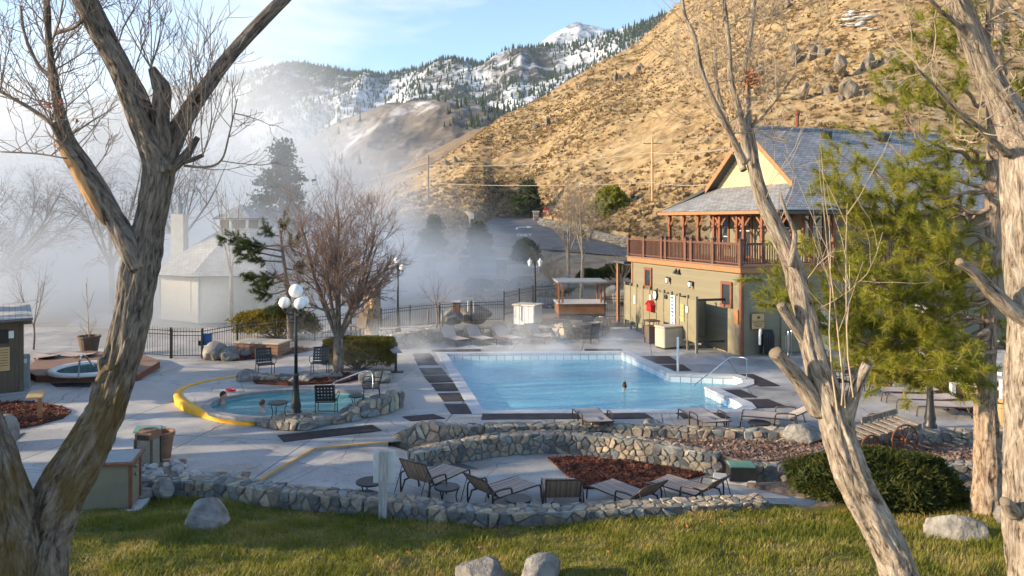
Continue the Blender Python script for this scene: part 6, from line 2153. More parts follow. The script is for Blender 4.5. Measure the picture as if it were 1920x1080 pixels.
stone_wall('curved fieldstone retaining wall round the lower patio', [(778, 886), (850, 871), (900, 862), (980, 853), (1060, 852), (1120, 857), (1180, 864), (1240, 873), (1300, 885), (1345, 892)], -.4, [.46, .5, .52, .52, .52, .5, .46], .42, .215, 202)
stone_wall('sunlit fieldstone wall stepping down left of the curved wall', [(730, 827), (765, 833), (800, 834), (840, 832), (880, 826), (912, 818)], -.1, [.08, .42, .52, .46, .36, .28], .4, .22, 203)
stone_wall('low stone edging wall between the pool deck and the mulch beds', [(912, 818), (1000, 816), (1100, 816), (1250, 822), (1400, 826), (1560, 829)], -.05, [.26, .26, .26, .26, .24], .42, .26, 204)
stone_wall('fieldstone wall behind the old cart on the right', [(1560, 832), (1660, 838), (1760, 838), (1900, 834)], -.05, [.32, .36, .36], .4, .28, 205)
stone_wall('fieldstone wall behind the juniper bush', [(1412, 909), (1480, 909), (1600, 915), (1750, 912), (1900, 905)], -.4, [.44, .44, .44], .42, .26, 206)
stone_wall('ring of rocks round the foot of the near lamp post', [(482, 797), (510, 805), (545, 808), (580, 806), (612, 799), (630, 795)], 0, [.16, .24, .26, .22, .14], .9, .26, 207, .06)
stone_wall('rising fieldstone wall right of the hot tub', [(630, 797), (665, 790), (700, 782), (735, 774), (758, 764)], 0, [.12, .36, .48, .52, .5], .42, .26, 208, .05)
stone_wall('low stone planter wall behind the hot tub', [(452, 716), (490, 722), (540, 722), (600, 718), (640, 716)], .1, [.32, .3, .28, .24], .4, .3, 209, .05)
stone_wall('grey fieldstone wall left of the pale loungers behind the pool', [(733, 656), (760, 654), (790, 648), (812, 640)], 0, [.62, .66, .66, .6], .6, .3, 210, .05)
stone_wall('long rough stone wall behind the row of pale loungers', [(812, 642), (870, 638), (950, 636), (1020, 634), (1060, 638)], 0, [.5, .5, .5, .55], .8, .34, 211, .06)
stone_wall('rounded stone planter in front of the kiosk', [(1035, 628), (1060, 634), (1100, 634), (1132, 630), (1144, 618)], 0, [.55, .6, .62, .66], .7, .34, 212, .06)
stone_wall('sunlit stone wall along the right of the drive', [Vector((0, 0, 0))] and [(x, y) for x, y in ()] or [(1010, 600), (1040, 600)], -30, [.1, .1], .1, 3, 213) if False else None
# roadside wall on the slope
rw = [RP(x, y) for x, y in ((1010, 421), (1060, 434), (1110, 447), (1160, 460), (1204, 472))]
t = thing('roadside_wall', 'pale stone wall running down the right side of the drive', 'wall', rw[0])
b = B(); V = []
for p in rw:
    for dx, z in ((0, -1), (0, 1.15), (.5, 1.15), (.5, -1)):
        V.append((p.x + dx * .8 - rw[0].x, p.y + dx - rw[0].y, p.z + z - rw[0].z))
k = len(rw)
part('core', b.add((V, [(4 * i + j, 4 * i + 4 + j, 4 * i + 4 + (j + 1) % 4, 4 * i + (j + 1) % 4) for i in range(k - 1) for j in range(3)])), MT['mortar'], t)
MT['stone_pale'] = stone_mat('pale_wallstone', [(.46, .40, .30), (.38, .34, .27), (.52, .45, .34), (.42, .36, .26)], 1.5)
rg = np.random.default_rng(77)
for i in range(150):
    s = rg.uniform(0, k - 1.001); j = int(s)
    p = rw[j].lerp(rw[j + 1], s - j) - rw[0]
    part('stone', B().add(rock(300 + i, (rg.uniform(.3, .6), .2, rg.uniform(.16, .28)), 1, 3, .15)), MT['stone_pale'], t).location = (p.x, p.y + .02, p.z + rg.uniform(.1, 1.12))
# overlook wall left of the drive
ow = [P(x, y, d) for x, y, d in ((820, 405, 150), (850, 402, 138), (880, 402, 122), (889, 408, 112), (888, 418, 108))]
t = thing('overlook_wall', 'curved pale kerb wall at the top of the orange bank', 'wall', ow[0])
V = []
for p in ow:
    for dx, z in ((0, -1.2), (0, .55), (.5, .55), (.5, -1.2)):
        V.append((p.x - dx - ow[0].x, p.y + dx - ow[0].y, p.z + z - ow[0].z))
part('core', B().add((V, [(4 * i + j, 4 * i + 4 + j, 4 * i + 4 + (j + 1) % 4, 4 * i + (j + 1) % 4) for i in range(4) for j in range(3)])), MT['stone_pale'], t)

# ================================================================ boulders and stones
def boulder(x, y, z, w, h, seed, label, depth=None, rz=0.0, group=None, mt='boulder', name='boulder'):
    p = G(x, y, z)
    V, Fs = rock(seed, (w / 2, (depth or w) / 2, h * .62), 4, 13, .13)
    V = V.copy(); V[:, 2] += h * .36
    o = link(name, B().add((V, Fs)).mesh(name, MT[mt], False), None, p, (0, 0, rz))
    tag(o, label, 'rock', group)
    return o
lz = lambda x, y: 0
def lawn_pt(x, y):
    d = 20.0
    for k in range(60):
        p = P(x, y, d)
        z = float(lawn_z(np.array([p.x]), np.array([p.y]))[0])
        d += (p.z - z) * -1.2 if False else 0
        break
    ds = np.linspace(7, 17, 800)
    q = np.array([P(x, y, a)[:] for a in ds])
    zz = lawn_z(q[:, 0], q[:, 1])
    i = int(np.argmin(np.abs(q[:, 2] - zz) + np.where(zz < -.3, 9, 0)))
    return q[i]
def lawn_boulder(x, y, w, h, seed, label, depth=None, rz=0):
    p = lawn_pt(x, y)
    V, Fs = rock(seed, (w / 2, (depth or w) / 2, h * .62), 5, 14, .13)
    V = V.copy(); V[:, 2] += h * .22
    o = link('boulder', B().add((V, Fs)).mesh('boulder', MT['boulder'], True), None, tuple(p), (0, 0, rz))
    tag(o, label, 'boulder')
lawn_boulder(385, 984, .92, .52, 301, 'rounded grey boulder on the lawn near the left end of the stone wall')
lawn_boulder(897, 1092, .76, .42, 302, 'pale boulder cut by the bottom edge, left of the pair')
lawn_boulder(1012, 1092, .76, .5, 303, 'grey boulder cut by the bottom edge, right of the pair')
lawn_boulder(1790, 1010, 1.1, .5, 304, 'long angular boulder on the lawn near the pine', .7, -.4)
lawn_boulder(1888, 982, .5, .42, 305, 'pale boulder on the lawn half hidden by the right edge trunk')
boulder(308, 930, 0, .46, .36, 306, 'smooth boulder at the left end of the long low wall')
boulder(268, 932, 0, .55, .2, 307, 'flat pale rock beside the tan equipment box')
boulder(12, 832, 0, .6, .75, 308, 'upright grey rock on the mulch bed at the left edge')
boulder(690, 716, .2, .75, .42, 309, 'grey boulder under the hot tub handrail')
boulder(716, 716, .2, .8, .40, 310, 'square grey boulder at the right end of the hot tub handrail')
boulder(565, 716, .2, .9, .35, 311, 'pale boulder among the planter rocks behind the tub')
boulder(462, 718, .1, .7, .5, 312, 'upright sunlit rock at the left end of the planter')
boulder(1506, 826, 0, 1.0, .42, 313, 'large flat boulder at the right end of the stone edging')
boulder(1221, 806, 0, .62, .3, 314, 'small pinkish boulder on the pool edge between two loungers')
boulder(405, 674, 0, 1.0, .75, 315, 'big sunlit rock by the iron gate')
boulder(432, 674, 0, .9, .62, 316, 'jagged sunlit rock right of the rock by the gate')
boulder(458, 668, 0, .6, .35, 317, 'low rock before the wooden planter box')
boulder(1344, 886, -.35, .3, .3, 318, 'round grey stone beside the black utility box')
boulder(1362, 880, -.3, .3, .3, 319, 'pale stone squeezed behind the black utility box')
boulder(890, 600, 0, 2.0, .9, 320, 'broad hazy boulder by the iron fence behind the pool')
boulder(845, 606, 0, 1.5, .8, 321, 'hazy boulder left of the fence post behind the loungers')
boulder(1145, 560, .3, 1.2, 1.0, 322, 'white capped rock on the bank right of the kiosk')
boulder(1170, 572, .3, 1.6, 1.1, 323, 'dark rock on the bank beside the lodge')
boulder(1060, 545, .3, 2.2, 1.2, 324, 'long rock on the bank left of the kiosk')
rg = np.random.default_rng(9)
for i, (x, y) in enumerate([(x, y) for y in (534, 545, 556) for x in range(880, 1040, 22)]):
    p = P(x + rg.uniform(-8, 8), y + rg.uniform(-4, 4), 68 - (y - 534) * .7)
    V, Fs = rock(400 + i, (rg.uniform(.6, 1.3), .6, rg.uniform(.4, .8)), 2, 8, .15)
    o = link('bank_rock', B().add((V, Fs)).mesh('bank_rock', MT['boulder']), None, (p.x, p.y, -.3))
    tag(o, 'hazy rock on the shaded bank below the white fence', 'rock', 'rocks on the bank below the white fence')
# cobbles by the litter bin
for i in range(95):
    a, c = rg.uniform(0, 1), rg.uniform(0, 1)
    if i < 70:
        x = 238 + a * 108 - c * 5; y = 866 + c * 40
    else:
        x = 345 + a * 120; y = 889 + c * 10
    s = rg.uniform(.07, .15)
    V, Fs = rock(500 + i, (s, s * rg.uniform(.7, 1), s * .7), 2, 4, .08)
    o = link('cobble', B().add((V, Fs)).mesh('cobble', MT['cobble'], True), None, tuple(G(x, y, .03)), (0, 0, rg.uniform(0, 6)))
    tag(o, 'pale river cobble in the bed round the litter bin', 'stone', 'cobbles round the litter bin')
struct('cobble_bed', B().add(prism([XY(G(x, y)) for x, y in ((232, 862), (350, 862), (347, 886), (470, 886), (462, 905), (330, 910), (236, 915))], .0, .02)), MT['soil'])

# ================================================================ mulch beds
def mulch(label, pts, z, n, seed, mt='mulch', chip='chip', big=.05, world=None):
    poly = world or [XY(G(x, y, z)) for x, y in pts]
    o = struct('mulch_bed', B().add(prism(poly, z - .1, z + .03)), MT[mt])
    rg = np.random.default_rng(seed)
    xs = [p[0] for p in poly]; ys_ = [p[1] for p in poly]
    V, Fs = [], []
    k = 0
    pts_ = []
    while k < n:
        p = (rg.uniform(min(xs), max(xs)), rg.uniform(min(ys_), max(ys_)))
        k += 1
        if in_poly(p, poly):
            pts_.append((p[0], p[1], z + .035 + rg.uniform(0, .03)))
    P_ = np.array(pts_)
    m = len(P_)
    d = rg.normal(size=(m, 3)) * np.array([1, 1, .35]); d /= np.linalg.norm(d, axis=1)[:, None]
    s = np.cross(d, rg.normal(size=(m, 3)) * .4 + np.array([0, 0, 1])); s /= np.linalg.norm(s, axis=1)[:, None]
    L = rg.uniform(.4, 1.3, m)[:, None] * big; w = L * rg.uniform(.25, .5, m)[:, None]
    V = np.stack([P_ - d * L - s * w, P_ + d * L - s * w * .6, P_ + d * L + s * w, P_ - d * L + s * w * .7], 1).reshape(-1, 3)
    c = link('bark_chips', B().add((V, np.arange(4 * m).reshape(-1, 4))).mesh('bark_chips', MT[chip]), o)
    c['kind'] = 'stuff'
mulch('m', [(1027, 859), (1090, 916), (1215, 917), (1322, 890), (1250, 876), (1180, 866), (1100, 858)], -.39, 6500, 1, big=.04)
mulch('m', [], .0, 16000, 2, 'soil', 'chip_dry', .05, [XY(G(x, y, 0)) for x, y in ((1110, 820), (1250, 825), (1560, 831), (1900, 838))] + [(p[0], p[1] + .1) for p in W6B[:5][::-1]] + [(p[0], p[1] + .08) for p in W2B[5:][::-1]])
mulch('m', [(-80, 757), (60, 754), (110, 762), (134, 771), (118, 784), (70, 797), (20, 806), (-80, 812)], .02, 5000, 3)
mulch('m', [(392, 675), (450, 668), (560, 652), (595, 655), (520, 668), (440, 676)], .02, 1500, 4, 'mulch', 'chip', .08)
mulch('m', [(1560, 690), (1700, 688), (1880, 720), (1900, 790), (1700, 745), (1600, 705)], .02, 2500, 5, 'mulch', 'chip', .07)
mulch('m', [(470, 708), (640, 700), (700, 704), (640, 717), (540, 721), (480, 718)], .24, 1800, 6, 'mulch', 'chip', .06)
mulch('m', [(960, 602), (1050, 596), (1070, 604), (1000, 612)], .02, 300, 7, 'soil', 'chip_dry', .08)

# ================================================================ rubber mats
def rmat(pts, label, group='black rubber mats round the pool'):
    poly = [XY(G(x, y)) for x, y in pts]
    o = link('rubber_mat', B().add(prism(poly, .002, .018)).mesh('rubber_mat', MT['mat_black']))
    tag(o, label, 'mat', group)
order = ['nearest', 'second', 'third', 'fourth', 'fifth', 'sixth', 'seventh', 'eighth']
ML = [((833, 758), (888, 758), (905, 776), (845, 776)), ((820, 738), (868, 737), (880, 752), (832, 753)), ((808, 720), (852, 719), (864, 733), (818, 734)), ((794, 705), (838, 704), (850, 716), (805, 718)), ((786, 691), (828, 690), (838, 702), (795, 703)), ((777, 674), (812, 673), (822, 684), (784, 685)), ((774, 664), (806, 663), (814, 672), (778, 673))]
for p, w in zip(ML, order):
    rmat(p, 'black rubber mat along the left pool edge, %s from the camera' % w)
rmat(((905, 776), (1080, 775), (1090, 786), (902, 787)), 'long black mat along the front pool edge, left one')
rmat(((1118, 774), (1205, 773), (1225, 785), (1130, 786)), 'black mat along the front pool edge behind a lounger')
rmat(((1262, 772), (1345, 771), (1370, 784), (1282, 785)), 'black mat along the front pool edge behind the right lounger')
rmat(((1345, 732), (1388, 731), (1420, 745), (1372, 746)), 'black mat on the pool peninsula, farther one')
rmat(((1385, 750), (1440, 749), (1478, 764), (1412, 766)), 'black mat on the pool peninsula, nearer one')
rmat(((1362, 702), (1412, 702), (1462, 724), (1425, 725)), 'black mat beside the curved pool handrail')
rmat(((1196, 668), (1255, 668), (1275, 682), (1225, 682)), 'black mat on the right pool edge by the lodge, farther one')
rmat(((1230, 685), (1280, 684), (1296, 695), (1250, 696)), 'black mat on the right pool edge by the white post')
rmat(((1095, 655), (1165, 655), (1168, 659), (1098, 659)), 'black mat along the far pool edge at right')
rmat(((808, 656), (900, 655), (902, 659), (812, 660)), 'black mat along the far pool edge at left')
rmat(((520, 817), (698, 797), (716, 808), (532, 829)), 'long black runner mat on the deck before the hot tub', 'runner mats')
rmat(((755, 782), (812, 777), (835, 785), (770, 790)), 'black mat half hidden behind the sunlit stone wall', 'runner mats')
rmat(((95, 720), (172, 718), (168, 726), (105, 726)), 'black mat before the wooden tub deck', 'runner mats')
rmat(((25, 818), (47, 812), (22, 832), (0, 832)), 'black mat on the deck left of the forked trunk', 'runner mats')

# ================================================================ lamp posts
def lamp():
    t = thing('lamp_post', 'x', 'lamp', (0, 0, 0), 0, 'globe lamp posts')
    part('base', B().add(lathe([(.17, 0), (.17, .12), (.13, .18), (.15, .3), (.12, .42), (.09, .75), (.075, 1.15), (.095, 1.18), (.06, 1.25)], 14)), MT['iron'], t, True)
    part('pole', B().add(tube([(0, 0, 1.2), (0, 0, 3.2)], [.052, .042], 12)), MT['iron'], t, True)
    part('collar', B().add(lathe([(.05, 3.18), (.09, 3.22), (.06, 3.28), (.08, 3.34), (.05, 3.4)], 14)), MT['iron'], t, True)
    g = part('globe', B().add(uvsphere((0, 0, 3.6), .2, 28, 18)), MT['globe'], t, True)
    for k in range(3):
        a = R(185 + k * 120)
        d = Vector((math.cos(a), math.sin(a), 0))
        ar = part('arm', B().add(tube(smooth_path([(0, 0, 2.95), d * .15 + Vector((0, 0, 2.92)), d * .3 + Vector((0, 0, 2.98)), d * .32 + Vector((0, 0, 3.08))], 5), .02, 7)).add(lathe([(.03, 0), (.09, .03), (.06, .07)], 10, (d * .32 + Vector((0, 0, 3.06)))[:])), MT['iron'], t, True)
        part('globe', B().add(uvsphere((d * .32 + Vector((0, 0, 3.27)))[:], .165, 24, 16)), MT['globe'], ar, True)
    return t
lp = lamp()
place(lp, False, G(555, 781) + Vector((0, 0, .0)), 0, 'near black lamp post with white globes beside the hot tub', 'globe lamp posts')
place(lp, True, G(746, 622), R(20), 'far black lamp post with white globes behind the pool', 'globe lamp posts')
place(lp, True, G(1744, 804), R(40), 'lamp post with white globes half hidden in the pine', 'globe lamp posts')

# ================================================================ furniture
def lounger(label, loc, heading, back=35, pale=False, arms=True, group='striped sling loungers'):
    t = thing('sun_lounger', label, 'lounger', loc, heading - R(90), group)
    fm = MT['bronze']
    sm = MT['sling_pale'] if pale else MT['sling']
    bk = MT['sling_pale'] if pale else MT['sling_back']
    w, hz, L, yh = .36, .29, 1.5, .3
    ca, sa = math.cos(R(back)), math.sin(R(back))
    for s in (-1, 1):
        part('side_rail', B().add(tube(smooth_path([(s * w, yh - .15, hz), (s * w, .8, hz), (s * w, 1.4, hz), (s * w, 1.5, hz - .05), (s * w, 1.53, 0)], 5), .018, 7)), fm, t, True)
        part('leg', B().add(tube([(s * w, yh - .12, hz), (s * (w + .02), yh - .25, 0)], .018, 7)), fm, t, True)
        part('back_rail', B().add(tube([(s * w, yh, hz), (s * w, yh - .58 * ca, hz + .58 * sa)], .017, 7)), fm, t, True)
        if arms:
            part('armrest', B().add(tube(smooth_path([(s * (w + .05), yh - .2, 0), (s * (w + .05), yh - .2, hz + .1), (s * (w + .05), yh - .12, hz + .17), (s * (w + .05), yh + .2, hz + .16), (s * (w + .05), yh + .32, hz + .1), (s * (w + .03), yh + .36, 0)], 5), .02, 7)), fm, t, True)
    n = 10
    V, Fs = [], []
    for i in range(n + 1):
        y = yh + .02 + (1.42 - yh) * i / n
        sag = -.035 * math.sin(math.pi * i / n)
        for x in (-w, -w * .5, 0, w * .5, w):
            V.append((x, y, hz + .012 + sag * (1 - (x / w) ** 2)))
    for i in range(n):
        for j in range(4):
            k = i * 5 + j
            Fs.append((k, k + 1, k + 6, k + 5))
    so = part('seat_sling', B().add((V, Fs)).add(([(v[0], v[1], v[2] - .012) for v in V], [f[::-1] for f in Fs])), sm, t, True)
    V = []
    for i in range(7):
        q = i / 6
        for x in (-w, -w * .5, 0, w * .5, w):
            dp = .03 * math.sin(math.pi * q) * (1 - (x / w) ** 2)
            V.append((x, yh - .58 * q * ca - dp * sa, hz + .012 + .58 * q * sa - dp * ca))
    Fs = [(i * 5 + j + 5, i * 5 + j + 6, i * 5 + j + 1, i * 5 + j) for i in range(6) for j in range(4)]
    nrm = np.array([0, -sa, -ca]) * .014
    bo = part('back_sling', B().add((V, Fs)), sm, t, True)
    part('back_panel', B().add(([tuple(np.array(v) + nrm) for v in V], [f[::-1] for f in Fs])), bk, bo, True)
    part('cross_bar', B().add(tube([(-w, yh - .57 * ca, hz + .57 * sa), (0, yh - .6 * ca, hz + .57 * sa), (w, yh - .57 * ca, hz + .57 * sa)], .017, 7)), fm, t, True)
    part('prop', B().add(tube([(-w, yh - .4 * ca, hz + .4 * sa), (-w, yh - .45, .08), (w, yh - .45, .08), (w, yh - .4 * ca, hz + .4 * sa)], .011, 5)), fm, t, True)
    return t
def Lg(x, y, z=-.15):
    return G(x, y, z)
lounger('striped lounger with high back beside the white sign post', GL(772, 936), R(55), 60)
lounger('striped lounger second from the sign post, back half raised', GL(893, 958), R(42), 50)
lounger('striped lounger seen straight from behind with its back up', GL(1057, 970), R(91), 56)
lounger('striped lounger with low back, left of the rightmost one', GL(1222, 968), R(128), 44)
lounger('rightmost striped lounger on the lower patio, back part raised', GL(1345, 955), R(134), 42)
lounger('flat lounger at the pool edge, left of the pinkish boulder', Lg(1122, 812, 0), R(98), 8, True)
lounger('flat lounger at the pool edge, right of the pinkish boulder', Lg(1338, 812, 0), R(100), 8, True)
lounger('lounger with raised back at the pool edge behind the flat boulder', Lg(1500, 803, 0), R(160), 30, True)
for i, (x, y) in enumerate(((838, 641), (885, 640), (936, 639), (996, 636))):
    lounger('pale lounger facing the pool in the far row, %s from the left' % order[i].replace('nearest', 'first'), Lg(x, y, 0), R(-55), 52, True, i == 3, 'pale loungers behind the pool')
for lab, x, y, h, bk in (('pale flat lounger behind the cart, the nearest of the right group', 1815, 778, 172, 4), ('pale flat lounger behind the cart, the middle of the right group', 1770, 763, 175, 4), ('pale flat lounger behind the cart, the farthest of the right group', 1735, 748, 178, 6)):
    lounger(lab, Lg(x, y, 0), R(h), bk, True, False, 'pale loungers behind the cart')
for lab, x, y, h in (('pale lounger beside the cabin, left of the pair by the wooden tub deck', 88, 684, 150), ('pale lounger behind the wooden tub deck, right of the pair', 160, 680, 160)):
    lounger(lab, Lg(x, y, 0), R(h), 6, True, False, 'pale loungers by the wooden tub deck')
for lab, x, y, h in (('pale lounger left of the far lamp post, behind the carved stump', 735, 628, 170), ('pale lounger right of the far lamp post', 800, 624, 172), ('pale lounger beside the round bare tree, left of the carved stump', 665, 634, 170)):
    lounger(lab, Lg(x, y, 0), R(h), 6, True, False, 'pale loungers near the far lamp post')
def chair(label, loc, heading, group='black woven patio chairs', s=1):
    t = thing('patio_chair', label, 'chair', loc, heading - R(90), group)
    fm = MT['iron']
    w = .27
    for k in (-1, 1):
        part('leg', B().add(tube([(k * w, .24, 0), (k * w, .22, .42)], .013, 6)), fm, t)
        part('leg', B().add(tube([(k * w, -.26, 0), (k * w, -.2, .42)], .013, 6)), fm, t)
        part('armrest', B().add(tube(smooth_path([(k * w, .22, .42), (k * (w + .05), .26, .55), (k * (w + .05), .2, .65), (k * (w + .04), -.05, .64), (k * w, -.24, .62)], 4), .013, 6)), fm, t, True)
        part('back_post', B().add(tube([(k * w, -.2, .42), (k * w, -.32, .92)], .013, 6)), fm, t)
    part('seat_frame', B().add(tube([(-w, .24, .42), (w, .24, .42), (w, -.2, .42), (-w, -.2, .42), (-w, .24, .42)], .013, 6)), fm, t)
    part('top_rail', B().add(tube([(-w, -.32, .92), (w, -.32, .92)], .013, 6)), fm, t)
    part('stretcher', B().add(tube([(-w, .23, .06), (w, .23, .06)], .011, 6)), fm, t)
    sb = B()
    for k in range(6):
        x = -w + .045 + k * .09
        sb.add(box(x - .028, x + .028, -.2, .24, .43, .436))
        sb.add(([(x - .028, -.21, .46), (x + .028, -.21, .46), (x + .028, -.325, .91), (x - .028, -.325, .91)], [(0, 1, 2, 3)]))
    for k in range(5):
        y = -.16 + k * .088
        sb.add(box(-w, w, y - .028, y + .028, .438, .443))
        z = .5 + k * .095; yy_ = -.205 - (z - .44) * .255
        sb.add(([(-w, yy_ + .006, z - .03), (w, yy_ + .006, z - .03), (w, yy_ - .009, z + .03), (-w, yy_ - .009, z + .03)], [(0, 1, 2, 3)]))
    part('woven_straps', sb, MT['iron'], t, kind='stuff')
    return t
def side_table(label, loc, r=.26, h=.46, group='round black side tables'):
    t = thing('side_table', label, 'table', loc, 0, group)
    part('top', B().add(lathe([(r - .02, h - .03), (r, h - .02), (r, h), (r - .02, h + .01)], 24)), MT['iron'], t)
    for k in range(3):
        a = k * 2.1
        part('leg', B().add(tube(smooth_path([(math.cos(a) * r * .9, math.sin(a) * r * .9, h - .03), (math.cos(a) * r * .7, math.sin(a) * r * .7, h * .5), (math.cos(a) * r * .95, math.sin(a) * r * .95, 0)], 4), .013, 6)), MT['iron'], t)
    return t
chair('black woven chair with its back to the camera by the near lamp post', G(612, 779, .1), R(95))
chair('black woven chair on the right of the hot tub, turned sideways', G(697, 752, .35), R(190))
chair('black woven chair behind the hot tub, left one by the planter', G(497, 705, .2), R(-60))
chair('black woven chair behind the hot tub, right one near the tree trunk', G(600, 702, .2), R(-85))
side_table('round black side table left of the near lamp post', G(521, 786, .15), .27, .46)
side_table('small black side table beside the sideways chair', G(668, 768, .2), .22, .4)
side_table('round black side table behind the white sign post', GL(695, 941), .3, .42)
side_table('round black side table between the first two striped loungers', GL(838, 950), .27, .42)
side_table('round black side table between the second and third striped loungers', GL(972, 974), .27, .42)
side_table('low dark side table right of the pool edge loungers', G(1424, 806, 0), .3, .2)
tb = side_table('round dark dining table behind the far right pool corner', G(1092, 636), .55, .72, None)
for i, (x, y, h) in enumerate(((1072, 641, 40), (1108, 643, 130), (1100, 628, 250), (1124, 634, 190))):
    chair('dark woven chair at the round dining table, %s' % ('left side', 'front', 'far side', 'right side')[i], G(x, y), R(h), 'chairs at the far dining table')
tb = side_table('round dark dining table right of the leaning tree', G(1605, 738), .5, .72, None)
for i, (x, y, h) in enumerate(((1572, 738, 10), (1640, 738, 170), (1612, 722, 260))):
    chair('dark chair at the table right of the leaning tree, %s' % ('left side', 'right side', 'far side')[i], G(x, y), R(h), 'chairs at the right dining table')
pb = thing('pedestal_bench', 'dark bench on a single pedestal beside the hedge', 'bench', G(742, 699), R(8))
part('seat', B().add(box(-.16, .16, -.35, 1.1, .78, .84, .01), Matrix.Rotation(R(12), 4, 'Z')), MT['grey_paint'], pb)
part('pedestal', B().add(cyl((0, .1, 0), (0, .1, .78), .05)), MT['iron'], pb)
part('foot', B().add(box(-.28, .28, -.05, .25, 0, .05, .01)), MT['iron'], pb)
for (lab, x, y) in (('wooden picnic table left of the carved stump', 655, 640),):
    t = thing('picnic_table', lab, 'table', G(x, y), R(10))
    for k in range(4):
        part('plank', B().add(box(-.75, .75, -.36 + k * .18, -.2 + k * .18, .72, .76, .006)), MT['greywood'], t)
    for s in (-.5, .5):
        part('leg', B().add(box(s - .04, s + .04, -.25, -.17, 0, .72)), MT['iron'], t)
        part('leg', B().add(box(s - .04, s + .04, .17, .25, 0, .72)), MT['iron'], t)
sg = thing('easel_board', 'brown board on legs leaning beside the carved stump', 'sign', G(673, 645), R(-35))
part('board', B().add(box(-.3, .3, -.03, .03, .7, 1.55, .01), Matrix.Rotation(R(-12), 4, 'X')), MT['brownwood'], sg)
for s in (-.25, .25):
    part('leg', B().add(box(s - .03, s + .03, .0, .06, 0, .75)), MT['iron'], sg)

# ================================================================ rails, posts
def rail_thing(name, label, pts, r, m, cat='rail'):
    c = Vector(pts[0])
    t = thing(name, label, cat, c)
    part('tube', B().add(tube(smooth_path(pts, 7), r, 9)), MT[m], t, True, world=True)
    return t
a = G(1300, 723, -.3); c = G(1400, 712, 0)
def zup(p, z):
    return (p.x, p.y, z)
dd_ = P(1300, 723, a.y)
rail_thing('pool_handrail', 'bent steel handrail over the pool steps', [P(1300, 724, 25.6)[:], P(1340, 692, 26.2)[:], P(1368, 671, 26.6)[:], P(1382, 670, 26.6)[:], P(1398, 672, 26.4)[:], P(1400, 682, 26.4)[:], G(1400, 712)[:]], .024, 'chrome')
rail_thing('pool_handrail', 'curved steel handrail into the hot tub', [P(622, 729, 24.0)[:], P(626, 718, 24.2)[:], P(650, 708, 24.3)[:], P(680, 697, 24.2)[:], P(692, 697, 24.1)[:], P(699, 705, 24.0)[:], G(700, 733, .2)[:]], .026, 'chrome')
wp = thing('volleyball_post', 'short white post standing at the right pool edge', 'post', G(1271, 698))
part('post', B().add(cyl((0, 0, 0), (0, 0, 1.28), .045, .045, 12)), MT['white'], wp)
part('cap', B().add(uvsphere((0, 0, 1.28), .046, 10, 6)), MT['chrome'], wp)
for x, lab in ((878, 'left'), (888, 'right')):
    t = thing('white_stake', 'white pipe stake behind the pool fence, %s of two' % lab, 'post', G(x, 603))
    part('pipe', B().add(cyl((0, 0, 0), (0, 0, 1.15), .05, .05, 8)), MT['white'], t)
for x, y, lab in ((803, 620, 'left'), (830, 620, 'right')):
    t = thing('tree_stake', 'wooden stake of the thin young tree, %s side' % lab, 'post', G(x, y))
    part('stake', B().add(tube([(0, 0, 0), (0, 0, 1.05)], [.05, .04], 6)), MT['greywood'], t)
t = thing('gate_pillar', 'square brick fence pillar behind the pool loungers', 'pillar', G(856, 606))
part('shaft', B().add(box(-.2, .2, -.2, .2, 0, 1.15, .01)), MT['terracotta'], t)
part('cap', B().add(box(-.25, .25, -.25, .25, 1.15, 1.23, .01)), MT['coping'], t)
wr = thing('white_railing', 'white pipe railing running down past the pine trunk', 'railing', G(1692, 730))
q0, q1, q2 = G(1692, 730), G(1786, 752), G(1880, 772)
for p, h in ((q0, 1.55), (q1, .95), (q2, .95)):
    part('post', B().add(box(-.07, .07, -.07, .07, 0, h, .01), Matrix.Translation(p)), MT['white'], wr, world=True)
part('bucket_base', B().add(lathe([(.28, 0), (.3, .35), (.22, .42)], 16, q0[:])), MT['white'], wr, world=True)
for h0, h1, h2 in ((1.5, 1.0, 1.1), (.95, .6, .65)):
    part('rail', B().add(tube([q0 + Vector((0, 0, h0)), q1 + Vector((0, 0, h1)), q2 + Vector((0, 0, h2))], .06, 6)), MT['white'], wr, world=True)
part('rail', B().add(tube([q0 + Vector((0, 0, 1.45)), q2 + Vector((2.5, 3, 1.6))], .05, 6)), MT['white'], wr, world=True)
um = thing('folded_umbrella', 'folded bright blue umbrella near the stairs behind the pine', 'umbrella', G(1640, 668))
part('canopy', B().add(tube(smooth_path([(-1.1, 0, .85), (0, 0, 1.05), (1.2, .1, 1.25)], 6), np.interp(np.linspace(0, 1, 13), [0, .5, 1], [.03, .13, .06]), 8)), MT['blue_mesh'], um, True)
part('pole', B().add(tube([(1.2, .1, 0), (1.2, .1, 1.3)], .03, 8)), MT['iron'], um)

# ================================================================ tub deck at far left
od = thing('tub_deck', 'low wooden deck with octagonal edge round the left tub', 'deck', (*OCT[0], 0))
part('skirt', B().add(prism(OCT, 0, .22)), MT['trim'], od, world=True)
inner = offset_poly(OCT, .02)
lo_y, hi_y = min(p[1] for p in inner), max(p[1] for p in inner)
y = lo_y
while y < hi_y:
    pl_ = [np.array(p[:2]) for p in inner]
    if sum(pl_[i - 1][0] * pl_[i][1] - pl_[i][0] * pl_[i - 1][1] for i in range(len(pl_))) < 0:
        pl_ = pl_[::-1]
    c = clip(pl_, np.array([0, y]), np.array([0, -1.]))
    c = clip(c, np.array([0, y + .14]), np.array([0, 1.])) if len(c) > 2 else c
    if len(c) > 2:
        part('deck_board', B().add(prism([tuple(v) for v in c], .221, .25)), MT['deckboard'], od, world=True)
    y += .148
tc = G(172, 694, .25)
t2 = thing('spa_tub', 'small round white spa tub set in the wooden deck', 'hot tub', (tc.x, tc.y, .25))
